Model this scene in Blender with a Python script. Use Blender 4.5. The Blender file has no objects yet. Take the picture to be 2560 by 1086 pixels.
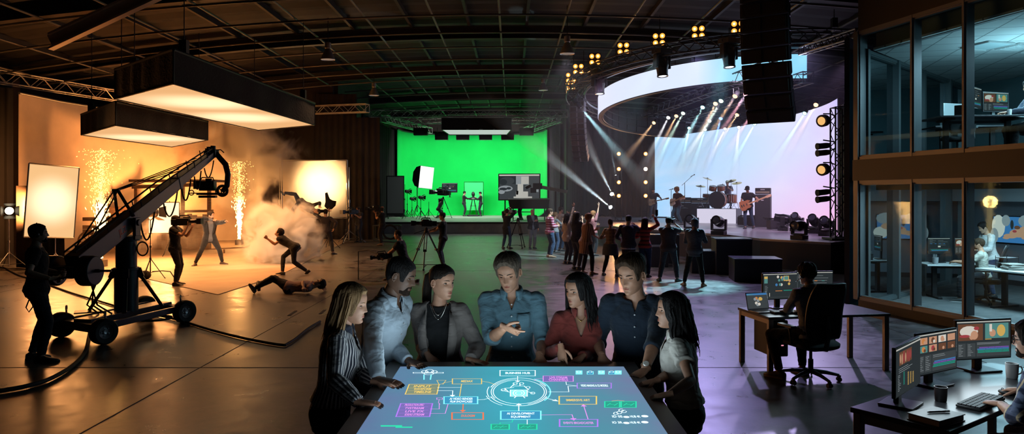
import bpy, bmesh, math, random
from mathutils import Vector as V, Matrix, Quaternion, noise
random.seed(7)
S = bpy.context.scene
COL = S.collection
R = math.radians
PI = math.pi
EYE = 2.15                      # camera height above the studio floor
def at(px, py, d):              # a point seen at pixel (px,py), d metres in front of the camera
 return V(((px-1280)/1800*d, d, EYE-(py-490)/1800*d))
def ground(px, py, z=0.0):      # the point of the level z seen at that pixel
 d = (EYE-z)*1800/(py-490)
 return V(((px-1280)/1800*d, d, z))
MATS = {}
def newmat(name):
 m = bpy.data.materials.new(name)
 m.use_nodes = True
 m.node_tree.nodes.clear()
 return m, m.node_tree
def nd(t, kind, **kw):
 n = t.nodes.new(kind)
 for k, v in kw.items():
  if k.startswith('i_'):
   n.inputs[k[2:].replace('_', ' ')].default_value = v
  else:
   setattr(n, k, v)
 return n
def c4(c):
 return (c[0], c[1], c[2], 1)
def pm(name, col=(.5, .5, .5), rough=.6, metal=0, spec=.5, var=.0, scale=8., bump=0., bscale=60., emit=None, es=0, stretch=None, sheen=0, trans=0):
 """principled material with optional noise variation of colour and a noise bump"""
 if name in MATS:
  return MATS[name]
 m, t = newmat(name)
 out = nd(t, 'ShaderNodeOutputMaterial')
 b = nd(t, 'ShaderNodeBsdfPrincipled')
 b.inputs['Base Color'].default_value = c4(col)
 b.inputs['Roughness'].default_value = rough
 b.inputs['Metallic'].default_value = metal
 b.inputs['Specular IOR Level'].default_value = spec
 if sheen:
  b.inputs['Sheen Weight'].default_value = sheen
 if emit:
  b.inputs['Emission Color'].default_value = c4(emit)
  b.inputs['Emission Strength'].default_value = es
 t.links.new(b.outputs[0], out.inputs[0])
 if var or bump:
  tc = nd(t, 'ShaderNodeTexCoord')
  src = tc.outputs['Object']
  if stretch:
   mp = nd(t, 'ShaderNodeMapping')
   mp.inputs['Scale'].default_value = stretch
   t.links.new(src, mp.inputs[0])
   src = mp.outputs[0]
  if var:
   n = nd(t, 'ShaderNodeTexNoise')
   n.inputs['Scale'].default_value = scale
   n.inputs['Detail'].default_value = 5
   t.links.new(src, n.inputs[0])
   r = nd(t, 'ShaderNodeValToRGB')
   r.color_ramp.elements[0].position = .3
   r.color_ramp.elements[1].position = .7
   r.color_ramp.elements[0].color = c4([x*(1-var) for x in col])
   r.color_ramp.elements[1].color = c4([min(1, x*(1+var)) for x in col])
   t.links.new(n.outputs[0], r.inputs[0])
   t.links.new(r.outputs[0], b.inputs['Base Color'])
  if bump:
   n2 = nd(t, 'ShaderNodeTexNoise')
   n2.inputs['Scale'].default_value = bscale
   n2.inputs['Detail'].default_value = 3
   t.links.new(src, n2.inputs[0])
   bp = nd(t, 'ShaderNodeBump')
   bp.inputs['Strength'].default_value = bump
   bp.inputs['Distance'].default_value = .02
   t.links.new(n2.outputs[0], bp.inputs['Height'])
   t.links.new(bp.outputs[0], b.inputs['Normal'])
 MATS[name] = m
 return m
def em(name, col, s=1.):
 if name in MATS:
  return MATS[name]
 m, t = newmat(name)
 out = nd(t, 'ShaderNodeOutputMaterial')
 e = nd(t, 'ShaderNodeEmission')
 e.inputs[0].default_value = c4(col)
 e.inputs[1].default_value = s
 t.links.new(e.outputs[0], out.inputs[0])
 MATS[name] = m
 return m
def fabric(name, col, rough=.9, pattern=None, col2=(1, 1, 1), scale=60., col3=None, wrinkle=.35):
 """cloth: broad wrinkle bump; pattern = 'vstripe','hstripe','plaid' woven into the cloth"""
 if name in MATS:
  return MATS[name]
 m, t = newmat(name)
 out = nd(t, 'ShaderNodeOutputMaterial')
 b = nd(t, 'ShaderNodeBsdfPrincipled')
 b.inputs['Roughness'].default_value = rough
 b.inputs['Specular IOR Level'].default_value = .25
 b.inputs['Sheen Weight'].default_value = .15
 t.links.new(b.outputs[0], out.inputs[0])
 tc = nd(t, 'ShaderNodeTexCoord')
 L = t.links.new
 def wave(axis, sc, lo, hi):
  sx = nd(t, 'ShaderNodeSeparateXYZ')
  L(tc.outputs['UV' if pattern == 'vstripe' else 'Object'], sx.inputs[0])
  mu = nd(t, 'ShaderNodeMath', operation='MULTIPLY')
  mu.inputs[1].default_value = sc
  L(sx.outputs[axis], mu.inputs[0])
  si = nd(t, 'ShaderNodeMath', operation='SINE')
  L(mu.outputs[0], si.inputs[0])
  rg = nd(t, 'ShaderNodeMapRange')
  rg.inputs[1].default_value = lo
  rg.inputs[2].default_value = hi
  L(si.outputs[0], rg.inputs[0])
  return rg.outputs[0]
 def mix(fac, a, bcol):
  mx = nd(t, 'ShaderNodeMix', data_type='RGBA')
  L(fac, mx.inputs[0])
  if isinstance(a, tuple):
   mx.inputs[6].default_value = c4(a)
  else:
   L(a, mx.inputs[6])
  mx.inputs[7].default_value = c4(bcol)
  return mx.outputs[2]
 if pattern in ('vstripe', 'hstripe'):
  f = wave(0 if pattern == 'vstripe' else 2, scale, .1, .5)
  L(mix(f, tuple(col), col2), b.inputs['Base Color'])
 elif pattern == 'plaid':
  f1 = wave(2, scale, .0, .6)
  f2 = wave(0, scale, .0, .6)
  f3 = wave(1, scale*.5, .85, .95)
  h1 = nd(t, 'ShaderNodeMath', operation='MULTIPLY')
  h1.inputs[1].default_value = .6
  L(f1, h1.inputs[0])
  h2 = nd(t, 'ShaderNodeMath', operation='MULTIPLY')
  h2.inputs[1].default_value = .6
  L(f2, h2.inputs[0])
  a = mix(h1.outputs[0], tuple(col), col2)
  a = mix(h2.outputs[0], a, col2)
  a = mix(f3, a, col3 or col2)
  L(a, b.inputs['Base Color'])
 else:
  n = nd(t, 'ShaderNodeTexNoise')
  n.inputs['Scale'].default_value = 14
  n.inputs['Detail'].default_value = 4
  L(tc.outputs['Object'], n.inputs[0])
  r = nd(t, 'ShaderNodeValToRGB')
  r.color_ramp.elements[0].color = c4([x*.85 for x in col])
  r.color_ramp.elements[1].color = c4([min(1, x*1.15) for x in col])
  L(n.outputs[0], r.inputs[0])
  L(r.outputs[0], b.inputs['Base Color'])
 mp = nd(t, 'ShaderNodeMapping')
 mp.inputs['Scale'].default_value = (9, 9, 16)
 L(tc.outputs['Object'], mp.inputs[0])
 n2 = nd(t, 'ShaderNodeTexNoise')
 n2.inputs['Scale'].default_value = 1.
 n2.inputs['Detail'].default_value = 2.5
 n2.inputs['Distortion'].default_value = .8
 L(mp.outputs[0], n2.inputs[0])
 bp = nd(t, 'ShaderNodeBump')
 bp.inputs['Strength'].default_value = wrinkle
 bp.inputs['Distance'].default_value = .05
 L(n2.outputs[0], bp.inputs['Height'])
 L(bp.outputs[0], b.inputs['Normal'])
 MATS[name] = m
 return m
class MB:
 def __init__(s):
  s.v = []
  s.f = []
  s.m = []
  s.cur = 0
 def add(s, verts, faces):
  o = len(s.v)
  s.v += [V(p) for p in verts]
  s.f += [tuple(i+o for i in f) for f in faces]
  s.m += [s.cur]*len(faces)
  return s
 def quad(s, a, b, c, d):
  return s.add([a, b, c, d], [(0, 1, 2, 3)])
 def box(s, c, size, rot=None):
  c = V(c)
  hx, hy, hz = size[0]/2, size[1]/2, size[2]/2
  p = [V((x, y, z)) for x in (-hx, hx) for y in (-hy, hy) for z in (-hz, hz)]
  if rot is not None:
   if not isinstance(rot, Matrix):
    rot = Matrix.Rotation(rot, 3, 'Z')
   p = [rot @ q for q in p]
  return s.add([q+c for q in p], [(0, 1, 3, 2), (4, 6, 7, 5), (0, 4, 5, 1), (2, 3, 7, 6), (0, 2, 6, 4), (1, 5, 7, 3)])
 def box2(s, a, b):
  a = V(a)
  b = V(b)
  return s.box((a+b)/2, (abs(b.x-a.x), abs(b.y-a.y), abs(b.z-a.z)))
 def bar(s, p, q, w, h=None, up=(0, 0, 1)):
  p = V(p)
  q = V(q)
  h = h or w
  d = (q-p)
  if d.length < 1e-6:
   return s
  z = d.normalized()
  u = V(up)
  if abs(z.dot(u)) > .98:
   u = V((0, 1, 0))
  x = z.cross(u).normalized()
  y = x.cross(z)
  P = [p+x*sx*w/2+y*sy*h/2 for sx, sy in ((-1, -1), (1, -1), (1, 1), (-1, 1))]
  Q = [a+d for a in P]
  return s.add(P+Q, [(3, 2, 1, 0), (4, 5, 6, 7), (0, 1, 5, 4), (1, 2, 6, 5), (2, 3, 7, 6), (3, 0, 4, 7)])
 def loft(s, rings, cap=True, closed=False):
  n = len(rings[0])
  vs = [p for r in rings for p in r]
  fs = []
  m = len(rings)
  for i in range(m if closed else m-1):
   a, b = i*n, ((i+1) % m)*n
   for j in range(n):
    k = (j+1) % n
    fs.append((a+j, a+k, b+k, b+j))
  if cap and not closed:
   fs.append(tuple(range(n-1, -1, -1)))
   fs.append(tuple(range((m-1)*n, m*n)))
  return s.add(vs, fs)
 def tube(s, pts, r, n=8, cap=True, round_=False, flat=1.0, up=None):
  """tube along pts; r scalar or list; rounded ends if round_"""
  pts = [V(p) for p in pts]
  rs = list(r) if isinstance(r, (list, tuple)) else [r]*len(pts)
  if round_:
   d0 = (pts[0]-pts[1]).normalized()
   d1 = (pts[-1]-pts[-2]).normalized()
   pts = [pts[0]+d0*rs[0]*.9, pts[0]+d0*rs[0]*.6]+pts+[pts[-1]+d1*rs[-1]*.6, pts[-1]+d1*rs[-1]*.9]
   rs = [rs[0]*.3, rs[0]*.78]+rs+[rs[-1]*.78, rs[-1]*.3]
  t = (pts[1]-pts[0]).normalized()
  u = V(up) if up is not None else (V((0, 0, 1)) if abs(t.z) < .9 else V((1, 0, 0)))
  x = t.cross(u).normalized()
  rings = []
  for i, p in enumerate(pts):
   if 0 < i < len(pts)-1:
    d = (pts[i+1]-pts[i-1])
   elif i == 0:
    d = pts[1]-pts[0]
   else:
    d = pts[-1]-pts[-2]
   if d.length > 1e-9:
    t = d.normalized()
   x = (x-t*x.dot(t))
   x = x.normalized() if x.length > 1e-6 else t.orthogonal().normalized()
   y = t.cross(x)
   rings.append([p+(x*math.cos(a)+y*math.sin(a)*flat)*rs[i] for a in [2*PI*j/n for j in range(n)]])
  return s.loft(rings, cap)
 def cyl(s, p, q, r, r2=None, n=12):
  return s.tube([p, q], [r, r if r2 is None else r2], n)
 def lathe(s, prof, c=(0, 0, 0), axis=(0, 0, 1), n=20, cap=True):
  c = V(c)
  z = V(axis).normalized()
  x = z.orthogonal().normalized()
  y = z.cross(x)
  rings = [[c+z*h+(x*math.cos(2*PI*j/n)+y*math.sin(2*PI*j/n))*max(r, 1e-4) for j in range(n)] for r, h in prof]
  return s.loft(rings, cap)
 def ell(s, c, r, rot=None, nu=14, nv=9):
  c = V(c)
  if isinstance(r, (int, float)):
   r = (r, r, r)
  rot = rot or Matrix.Identity(3)
  vs = []
  fs = []
  for i in range(1, nv):
   th = PI*i/nv
   for j in range(nu):
    a = 2*PI*j/nu
    vs.append(c+rot @ V((r[0]*math.sin(th)*math.cos(a), r[1]*math.sin(th)*math.sin(a), r[2]*math.cos(th))))
  top = len(vs)
  vs.append(c+rot @ V((0, 0, r[2])))
  vs.append(c+rot @ V((0, 0, -r[2])))
  for i in range(nv-2):
   for j in range(nu):
    k = (j+1) % nu
    fs.append((i*nu+j, (i+1)*nu+j, (i+1)*nu+k, i*nu+k))
  for j in range(nu):
   k = (j+1) % nu
   fs.append((top, j, k))
   fs.append((top+1, (nv-2)*nu+k, (nv-2)*nu+j))
  return s.add(vs, fs)
 def prism(s, poly, z0, z1):
  n = len(poly)
  return s.loft([[V((p[0], p[1], z0)) for p in poly], [V((p[0], p[1], z1)) for p in poly]])
 def torus(s, c, axis, R_, r, n=24, m=8, a0=0, a1=2*PI):
  c = V(c)
  z = V(axis).normalized()
  x = z.orthogonal().normalized()
  y = z.cross(x)
  full = abs(a1-a0-2*PI) < 1e-6
  k = n if full else n+1
  rings = []
  for i in range(k):
   a = a0+(a1-a0)*i/n
   d = x*math.cos(a)+y*math.sin(a)
   rings.append([c+d*(R_+r*math.cos(b))+z*r*math.sin(b) for b in [2*PI*j/m for j in range(m)]])
  return s.loft(rings, cap=not full, closed=full)
 def obj(s, name, mat, parent=None, smooth=True, angle=40, bevel=0, loc=None):
  me = bpy.data.meshes.new(name)
  me.from_pydata([tuple(p) for p in s.v], [], s.f)
  mats = mat if isinstance(mat, (list, tuple)) else [mat]
  for q in mats:
   me.materials.append(q)
  if len(mats) > 1:
   me.polygons.foreach_set('material_index', s.m)
  me.update()
  if smooth:
   me.polygons.foreach_set('use_smooth', [True]*len(me.polygons))
   me.set_sharp_from_angle(angle=R(angle))
  o = bpy.data.objects.new(name, me)
  COL.objects.link(o)
  if parent:
   o.parent = parent
  if loc:
   o.location = loc
  if bevel:
   b = o.modifiers.new('edge', 'BEVEL')
   b.width = bevel
   b.segments = 2
   b.limit_method = 'ANGLE'
  return o
def thing(name, label, cat, loc=(0, 0, 0), rz=0, group=None):
 o = bpy.data.objects.new(name, None)
 COL.objects.link(o)
 o.location = loc
 o.rotation_euler = (0, 0, rz)
 o.empty_display_size = .1
 return tag(o, label, cat, group)
def tag(o, label, cat, group=None, kind=None):
 if label:
  o['label'] = label
 if cat:
  o['category'] = cat
 if group:
  o['group'] = group
 if kind:
  o['kind'] = kind
 return o
def struct(mb, name, mat, parent=None, **kw):
 o = mb.obj(name, mat, parent, **kw)
 if not parent:
  o['kind'] = 'structure'
 return o
def kids(o):
 return [c for c in bpy.data.objects if c.parent == o]
def dup(o, loc=None, rz=None, label=None, group=None, parent=None, src=None):
 c = o.copy()
 COL.objects.link(c)
 if parent:
  c.parent = parent
 for ch in (src or TREE(o)):
  dup(ch, parent=c)
 if loc is not None:
  c.location = loc
 if rz is not None:
  c.rotation_euler = (0, 0, rz)
 if label:
  c['label'] = label
 if group:
  c['group'] = group
 return c
def TREE(o):
 return list(o.children)
def lamp(kind, name, loc, target=None, col=(1, 1, 1), power=100, size=.2, size_y=None, cone=40, blend=.3, parent=None):
 d = bpy.data.lights.new(name, kind)
 d.color = col
 d.energy = power
 if kind == 'AREA':
  d.size = size
  if size_y:
   d.shape = 'RECTANGLE'
   d.size_y = size_y
 else:
  d.shadow_soft_size = size
 if kind == 'SPOT':
  d.spot_size = R(cone)
  d.spot_blend = blend
 o = bpy.data.objects.new(name, d)
 COL.objects.link(o)
 o.location = loc
 if target is not None:
  o.rotation_euler = (V(target)-V(loc)).to_track_quat('-Z', 'Y').to_euler()
 return o
def lerp(a, b, t):
 return a+(b-a)*t
def smooth01(x):
 x = max(0., min(1., x))
 return x*x*(3-2*x)
def interp(tab, z):
 """smooth lookup in rows (z, a, b, ...)"""
 if z <= tab[0][0]:
  return tab[0][1:]
 for i in range(len(tab)-1):
  if z <= tab[i+1][0]:
   t = (z-tab[i][0])/(tab[i+1][0]-tab[i][0])
   p0 = tab[max(i-1, 0)][1:]
   p1 = tab[i][1:]
   p2 = tab[i+1][1:]
   p3 = tab[min(i+2, len(tab)-1)][1:]
   return tuple(.5*(2*b+(c-a)*t+(2*a-5*b+4*c-d)*t*t+(3*b-a-3*c+d)*t*t*t) for a, b, c, d in zip(p0, p1, p2, p3))
 return tab[-1][1:]
# ================================================================== people
HEADT = [  # z, front y, back y, half width, centre-y
 (-.117, .058, .020, .010), (-.112, .078, .004, .026), (-.100, .086, -.022, .041), (-.080, .086, -.050, .052), (-.060, .088, -.068, .059),
 (-.035, .088, -.083, .0655), (-.010, .086, -.092, .0695), (.015, .086, -.097, .072), (.035, .088, -.099, .0735), (.060, .083, -.097, .073),
 (.082, .068, -.087, .066), (.099, .046, -.069, .053), (.110, .020, -.046, .036), (.1155, -.004, -.026, .016), (.117, -.012, -.016, .004)]
def g2(a, b):
 return math.exp(-(a*a+b*b))
def face_disp(x, z, fem):
 ax = abs(x)
 d = 0.
 if -.05 < z < .03:
  if z > -.028:
   t = (.026-z)/.054
   h = .003+.021*max(0, t)**1.25
   sg = .0062+.0055*max(0, t)**2
  else:
   h = .024*smooth01((z+.043)/.015)
   sg = .0125
  d += h*math.exp(-(x/sg)**2)*(.88 if fem else 1)
 d -= .0105*g2((ax-.031)/.0165, (z-.003)/.0115)
 d += (.0018 if fem else .0042)*g2((ax-.027)/.022, (z-.024)/.008)
 d += .005*g2((ax-.046)/.017, (z+.022)/.018)
 d -= .003*g2((ax-.042)/.014, (z+.055)/.017)
 d += .0045*g2(x/.020, (z+.0575)/.0048)+.0050*g2(x/.017, (z+.0690)/.0055)
 d -= .0035*g2(x/.022, (z+.0628)/.0022)
 d -= .0035*g2(x/.016, (z+.079)/.005)
 d += .0055*g2(x/.018, (z+.096)/.010)
 d -= .002*g2(x/.004, (z+.048)/.006)
 return d
def head_pt(z, a, fem, grow=0.):
 yf, yb, w = interp(HEADT, z)
 w = max(w, .002)
 if fem:
  w *= .955
  if z < -.05:
   w *= 1-.10*smooth01((-.05-z)/.05)
 yc = -.008 if z < .09 else -.012
 ca, sa = math.cos(a), math.sin(a)
 p = .88
 x = w*math.copysign(abs(sa)**p, sa)
 if ca >= 0:
  y = yc+(yf-yc)*ca**p
  y += face_disp(x, z, fem)*smooth01(ca*2.2)
 else:
  y = yc+(yb-yc)*abs(ca)**.92
 q = V((x, y, z))
 if grow:
  vz = smooth01((z-.025)/.095)
  hz = 1-vz**2
  q += V((sa*hz, ca*hz, vz)).normalized()*grow
 return q
def face_y(x, z, fem):
 lo, hi = 0., PI/2
 for _ in range(18):
  m = (lo+hi)/2
  if head_pt(z, m, fem).x < abs(x):
   lo = m
  else:
   hi = m
 return head_pt(z, lo, fem).y
def add_head(mb, X, fem, hi=True):
 """X maps head coords (x left, y forward, z up) to the person's coords"""
 nz, na = (66, 72) if hi else (26, 26)
 rings = []
 for i in range(nz+1):
  z = -.117+.234*i/nz
  rings.append([X(head_pt(z, -(a+.28*math.sin(2*a)*.5) if hi else -a, fem)) for a in [2*PI*j/na for j in range(na)]])
 mb.loft(rings)
 for s in (-1, 1):       # ears
  Rm = Matrix.Rotation(s*.35, 3, 'Z') @ Matrix.Rotation(-.15, 3, 'X')
  t = MB()
  t.ell((0, 0, 0), (.006, .016, .029), nu=10, nv=7)
  if hi:
   t.tube([(s*.004, .010, -.012), (s*.007, -.006, -.024), (s*.008, -.016, -.004), (s*.008, -.014, .018), (s*.007, -.002, .028), (s*.005, .010, .018)], [.003, .0045, .0045, .0045, .0045, .003], 6, round_=True)
   t.ell((s*.002, .003, -.024), (.005, .007, .008), nu=8, nv=6)
  mb.add([X(Rm @ q + V((s*.0705, -.012, -.006))) for q in t.v], t.f)
def eye_parts(X, fem, gaze, parent, skin, lidcover=.45, iris='iris_brown'):
 w = MB()
 lids = MB()
 for s in (-1, 1):
  c = V((s*.0312, face_y(.0312, .003, fem)-.0068, .003))
  r = .0118
  gz = V((gaze[0], 1, gaze[1])).normalized()
  q = gz.to_track_quat('Y', 'Z').to_matrix()
  n, m = 16, 12
  rings = []
  for i in range(m+1):
   th = PI*i/m*.98+.02
   rings.append([X(c+q @ V((r*math.sin(th)*math.cos(b), r*math.cos(th), r*math.sin(th)*math.sin(b)))) for b in [2*PI*j/n for j in range(n)]])
  o = len(w.f)
  w.loft(rings)
  for k in range(o, len(w.f)):
   i = (k-o)//n
   w.m[k] = 2 if i < 2 else (1 if i < 4 else 0)
  for top in (1, 0):
   rows = []
   rr = .0131
   for i in range(6):
    row = []
    for j in range(11):
     az = R(-80+160*j/10)
     edge = (lidcover*(1-(az/R(95))**2*.8)-.15 if False else 0)
     if top:
      e0 = R(48-lidcover*58)*math.cos(az)
      el = lerp(e0, R(85), i/5)
     else:
      e0 = R(-24)*math.cos(az)
      el = lerp(e0, R(-85), i/5)
     row.append(X(c+V((math.sin(az)*math.cos(el)*rr*1.12, math.cos(az)*math.cos(el)*rr, math.sin(el)*rr))))
    rows.append(row)
   vs = [p for r_ in rows for p in r_]
   fs = [(i*11+j, i*11+j+1, (i+1)*11+j+1, (i+1)*11+j) for i in range(5) for j in range(10)]
   if not top:
    fs = [f[::-1] for f in fs]
   lids.add(vs, fs)
 w.obj('eyes', [pm('eye_white', (.75, .72, .68), .25), pm(iris, (.10, .05, .02), .2), pm('pupil', (.004, .004, .004), .1)], parent)
 lids.obj('eyelids', skin, parent)
 la = MB()
 for s in (-1, 1):
  c = V((s*.0312, face_y(.0312, .003, fem)-.0068, .003))
  pts = []
  for j in range(9):
   az = R(-78+156*j/8)
   el = R(48-lidcover*58)*math.cos(az)
   pts.append(X(c+V((math.sin(az)*math.cos(el)*.0138*1.1, math.cos(az)*math.cos(el)*.0138, math.sin(el)*.0138))))
  la.tube(pts, [.0004, .0008, .0011, .0013, .0013, .0013, .0011, .0009, .0004], 5)
 la.obj('lashes', pm('lash', (.01, .007, .005), .6), parent)
def brow_lips(X, fem, parent, hairm, lipcol):
 b = MB()
 for s in (-1, 1):
  pts = []
  for j in range(7):
   t = j/6
   x = .012+.037*t
   z = .0225+.006*math.sin(t*2.4)-.004*t
   pts.append(X(V((s*x, face_y(x, z, fem)+.0004, z))))
  b.tube(pts, [.0016, .0026, .003, .003, .0026, .002, .0008] if not fem else [.0012, .002, .0022, .002, .0018, .0014, .0006], 6, flat=1.3)
 b.obj('eyebrows', hairm, parent)
 l = MB()
 for zc, hw, rr in ((-.0585, .024, .0034), (-.0675, .021, .0041)):
  pts = []
  rs = []
  for j in range(11):
   t = -1+2*j/10
   x = hw*t
   z = zc+(.0035*t*t-.0008*math.exp(-(t/.15)**2) if zc > -.06 else .0050*t*t)*(-1 if zc > -.06 else 1)
   pts.append(X(V((x, face_y(x, z, fem)-.0014, z))))
   rs.append(rr*(1-.85*abs(t)**2.2))
  l.tube(pts, rs, 8)
 l.obj('lips', pm('lips_%d' % int(lipcol[0]*1000), lipcol, .45), parent)
def hair_cap(X, fem, style, hi, seed):
 """a shell of hair over the scalp, from the hairline to the crown"""
 mb = MB()
 na, nz = (132, 26) if hi else (28, 10)
 par = dict(side=.010, top=.022, back=.014, front=.070, nape=-.055, temple=.028, burn=-.03, tuft=.004)
 par.update(style)
 rnd = random.Random(seed)
 off = V((rnd.random()*9, rnd.random()*9, 0))
 rings = []
 for i in range(nz+1):
  t = i/nz
  row = []
  for j in range(na):
   a = 2*PI*j/na
   d = abs(a if a < PI else a-2*PI)          # 0 = front
   f = d/PI
   if par.get('sweep'):
    h = lerp(par['front'], par['nape']*lerp(.75, 1, smooth01((d-1.4)/.8)), smooth01((d-.62)/.62))
   elif d < .75:
    h = lerp(par['front'], par['temple']+.012, smooth01(d/.75)**2)
   elif d < 1.25:
    h = lerp(par['temple']+.012, par['burn'], smooth01((d-.75)/.35))
   elif d < 1.75:
    h = lerp(par['burn'], .02 if par['burn'] > -.05 else par['burn'], smooth01((d-1.25)/.2)*(1-smooth01((d-1.55)/.2)))
    h = lerp(h, par['nape']*.5, smooth01((d-1.55)/.2))
   else:
    h = lerp(par['nape']*.5, par['nape'], smooth01((d-1.75)/.6))
   z = lerp(h, .1168, t**.9)
   up = smooth01((z-.03)/.07)
   th = lerp(lerp(par['side'], par['back'], smooth01((f-.5)*3)), par['top'], up)
   if d < 1.2:
    th = lerp(th, par['top']*1.0, smooth01((z-.05)/.03)*.6)
   th *= smooth01(t*5+.05) if i else 0
   p = head_pt(z, -a, fem)
   nn = .55*noise.noise(V((p.x*38, p.y*38, p.z*26))+off)+noise.noise(V((math.cos(a)*11, math.sin(a)*11, t*1.6))+off)+.6*noise.noise(V((math.cos(a)*27, math.sin(a)*27, t*3))+off)
   th2 = (th+par['tuft']*nn*smooth01(t*4)) if i else -.002
   p = head_pt(z, -a, fem, th2)
   row.append(X(p))
  rings.append(row)
 return mb.loft(rings, cap=True)
def hair_locks(mb, X, fem, n, length, spread=.02, wave=.0, lift=.02, arc=(1.1, PI), r=.013, down=None, seed=1, front=.0, part=0.0, zlo=.0):
 """locks falling from the scalp; down = gravity in head coords"""
 rnd = random.Random(seed)
 dn = down or V((0, -.15, -1))
 for k in range(n):
  a = rnd.uniform(arc[0], arc[1])*rnd.choice((-1, 1))
  z0 = rnd.uniform(.045, .108)
  p = head_pt(z0, a, fem, .010)
  L = length*rnd.uniform(.85, 1.06)
  pts = [p]
  q = head_pt(zlo+rnd.uniform(-.02, .03), a, fem, lift*rnd.uniform(.7, 1.2))
  for i in range(1, 4):
   zz = lerp(z0, q.z, i/3)
   pts.append(head_pt(zz, a, fem, lerp(.012, lift, i/3)*rnd.uniform(.9, 1.1)))
  ph = rnd.uniform(0, 6)
  base = pts[-1].copy()
  o = V((math.sin(a), math.cos(a), 0))
  m = 7
  rem = max(.02, L-(z0-q.z))
  for i in range(1, m+1):
   t = i/m
   w = wave*math.sin(ph+t*9)*t**.5
   side = V((-o.y, o.x, 0))
   pts.append(base+dn.normalized()*rem*t+o*(spread*t*rnd.uniform(.7, 1.1)+w*.6)+side*w+V((0, front*t, 0)))
  rs = []
  for i in range(len(pts)):
   t = i/(len(pts)-1)
   rs.append(r*(.55+.6*math.sin(PI*min(1, t*1.1))**.7)*(1-.75*smooth01((t-.7)/.3)))
  mb.tube([X(p_) for p_ in pts], rs, 7, flat=.55)
 return mb
def two_bone(a, b, l1, l2, hint):
 """joint position between a and b; b is pulled in (or the limb stretched a little) when out of reach"""
 d = b-a
 D = d.length
 mx = (l1+l2)*.995
 if D > mx:
  s = min(D/mx, 1.06)
  l1 *= s
  l2 *= s
  if D > (l1+l2)*.999:
   b = a+d.normalized()*(l1+l2)*.998
  d = b-a
  D = d.length
 x = (l1*l1-l2*l2+D*D)/(2*D)
 h = math.sqrt(max(l1*l1-x*x, 0))
 n = d.normalized()
 hp = hint-n*hint.dot(n)
 hp = hp.normalized() if hp.length > 1e-5 else n.orthogonal()
 return a+n*x+hp*h, b
HANDS = {  # bends of the three joints for index..little, thumb bend, spread
 'rest': ([(14, 18, 12)]*4, 12, 8), 'flat': ([(5, 8, 5)]*4, 8, 9), 'relaxed': ([(22, 32, 20), (26, 36, 22), (30, 38, 24), (34, 40, 25)], 20, 4),
 'fist': ([(75, 95, 60)]*4, 50, 1), 'grip': ([(50, 60, 40)]*4, 35, 2), 'point': ([(6, 8, 5), (62, 80, 50), (70, 85, 50), (74, 85, 55)], 38, 2),
 'open': ([(4, 6, 4)]*4, 4, 12), 'type': ([(28, 38, 26), (24, 36, 26), (26, 38, 26), (34, 40, 26)], 15, 6)}
def add_hand(mb, wrist, fdir, pn, side, pose='relaxed', k=1., seg=8, clench=0):
 """palm and five fingers. fdir: direction of the fingers, pn: palm normal (out of the palm), side: +1 left, -1 right"""
 f = V(fdir).normalized()
 n = V(pn)
 n = (n-f*n.dot(f)).normalized()
 th = f.cross(n)*side*(-1)
 th = -th if False else th
 bends, tb, spr = HANDS[pose]
 w = V(wrist)
 rings = []
 for t, hw, hh in ((-.03, .025, .019), (.0, .027, .019), (.022, .034, .018), (.05, .041, .0165), (.075, .042, .0145), (.094, .040, .0115)):
  c = w+f*t*k
  rings.append([c+th*hw*k*math.cos(b)*(1 if abs(math.cos(b)) < .7 else 1)-n*hh*k*math.sin(b) for b in [2*PI*j/12 for j in range(12)]])
 mb.loft(rings)
 mb.ell(w+f*.035*k+th*.022*k+n*.006*k, (.018*k, .018*k, .018*k), nu=8, nv=6)
 for i, (off, L) in enumerate(((.030, .074), (.0105, .082), (-.0095, .076), (-.029, .060))):
  ang = R(spr)*(1.5-i)/1.5
  d = (f*math.cos(ang)+th*math.sin(ang)).normalized()
  p = w+f*.086*k+th*off*k-n*.001*k
  nn = n
  pts = [p-d*.018*k, p]
  segs = (L*.45, L*.31, L*.24)
  for b, sl in zip(bends[i], segs):
   c_, s_ = math.cos(R(b)), math.sin(R(b))
   d, nn = (d*c_+nn*s_), (nn*c_-d*s_)
   mid = pts[-1]+d*sl*k*.5
   pts.append(mid)
   pts.append(mid+d*sl*k*.5)
  r0 = (.0088 if i < 3 else .0078)*k
  rs = [r0, r0*1.05, r0*.96, r0*1.0, r0*.88, r0*.9, r0*.8, r0*.68]
  mb.tube(pts, rs, seg, round_=True)
 p = w+f*.028*k+th*.028*k+n*.004*k
 d = (f*.62+th*.72+n*.25).normalized()
 pts = [p-d*.01*k, p+d*.03*k]
 dd = d
 for b, sl in ((tb, .034), (tb*1.2, .026)):
  dd = (dd*math.cos(R(b))+(f*.7+n*.5-th*.35).normalized()*math.sin(R(b))).normalized()
  pts.append(pts[-1]+dd*sl*k)
 mb.tube(pts, [.0115*k, .0112*k, .0098*k, .0075*k], seg, round_=True)
def remesh(mb, voxel, smooth, name='tmp'):
 me = bpy.data.meshes.new(name)
 me.from_pydata([tuple(p) for p in mb.v], [], mb.f)
 bm = bmesh.new()
 bm.from_mesh(me)
 bmesh.ops.recalc_face_normals(bm, faces=bm.faces)
 bm.to_mesh(me)
 bm.free()
 o = bpy.data.objects.new(name, me)
 COL.objects.link(o)
 m = o.modifiers.new('r', 'REMESH')
 m.mode = 'VOXEL'
 m.voxel_size = voxel
 if smooth:
  q = o.modifiers.new('s', 'SMOOTH')
  q.factor = .5
  q.iterations = smooth
 dg = bpy.context.evaluated_depsgraph_get()
 out = bpy.data.meshes.new_from_object(o.evaluated_get(dg))
 bpy.data.objects.remove(o)
 bpy.data.meshes.remove(me)
 return out
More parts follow.
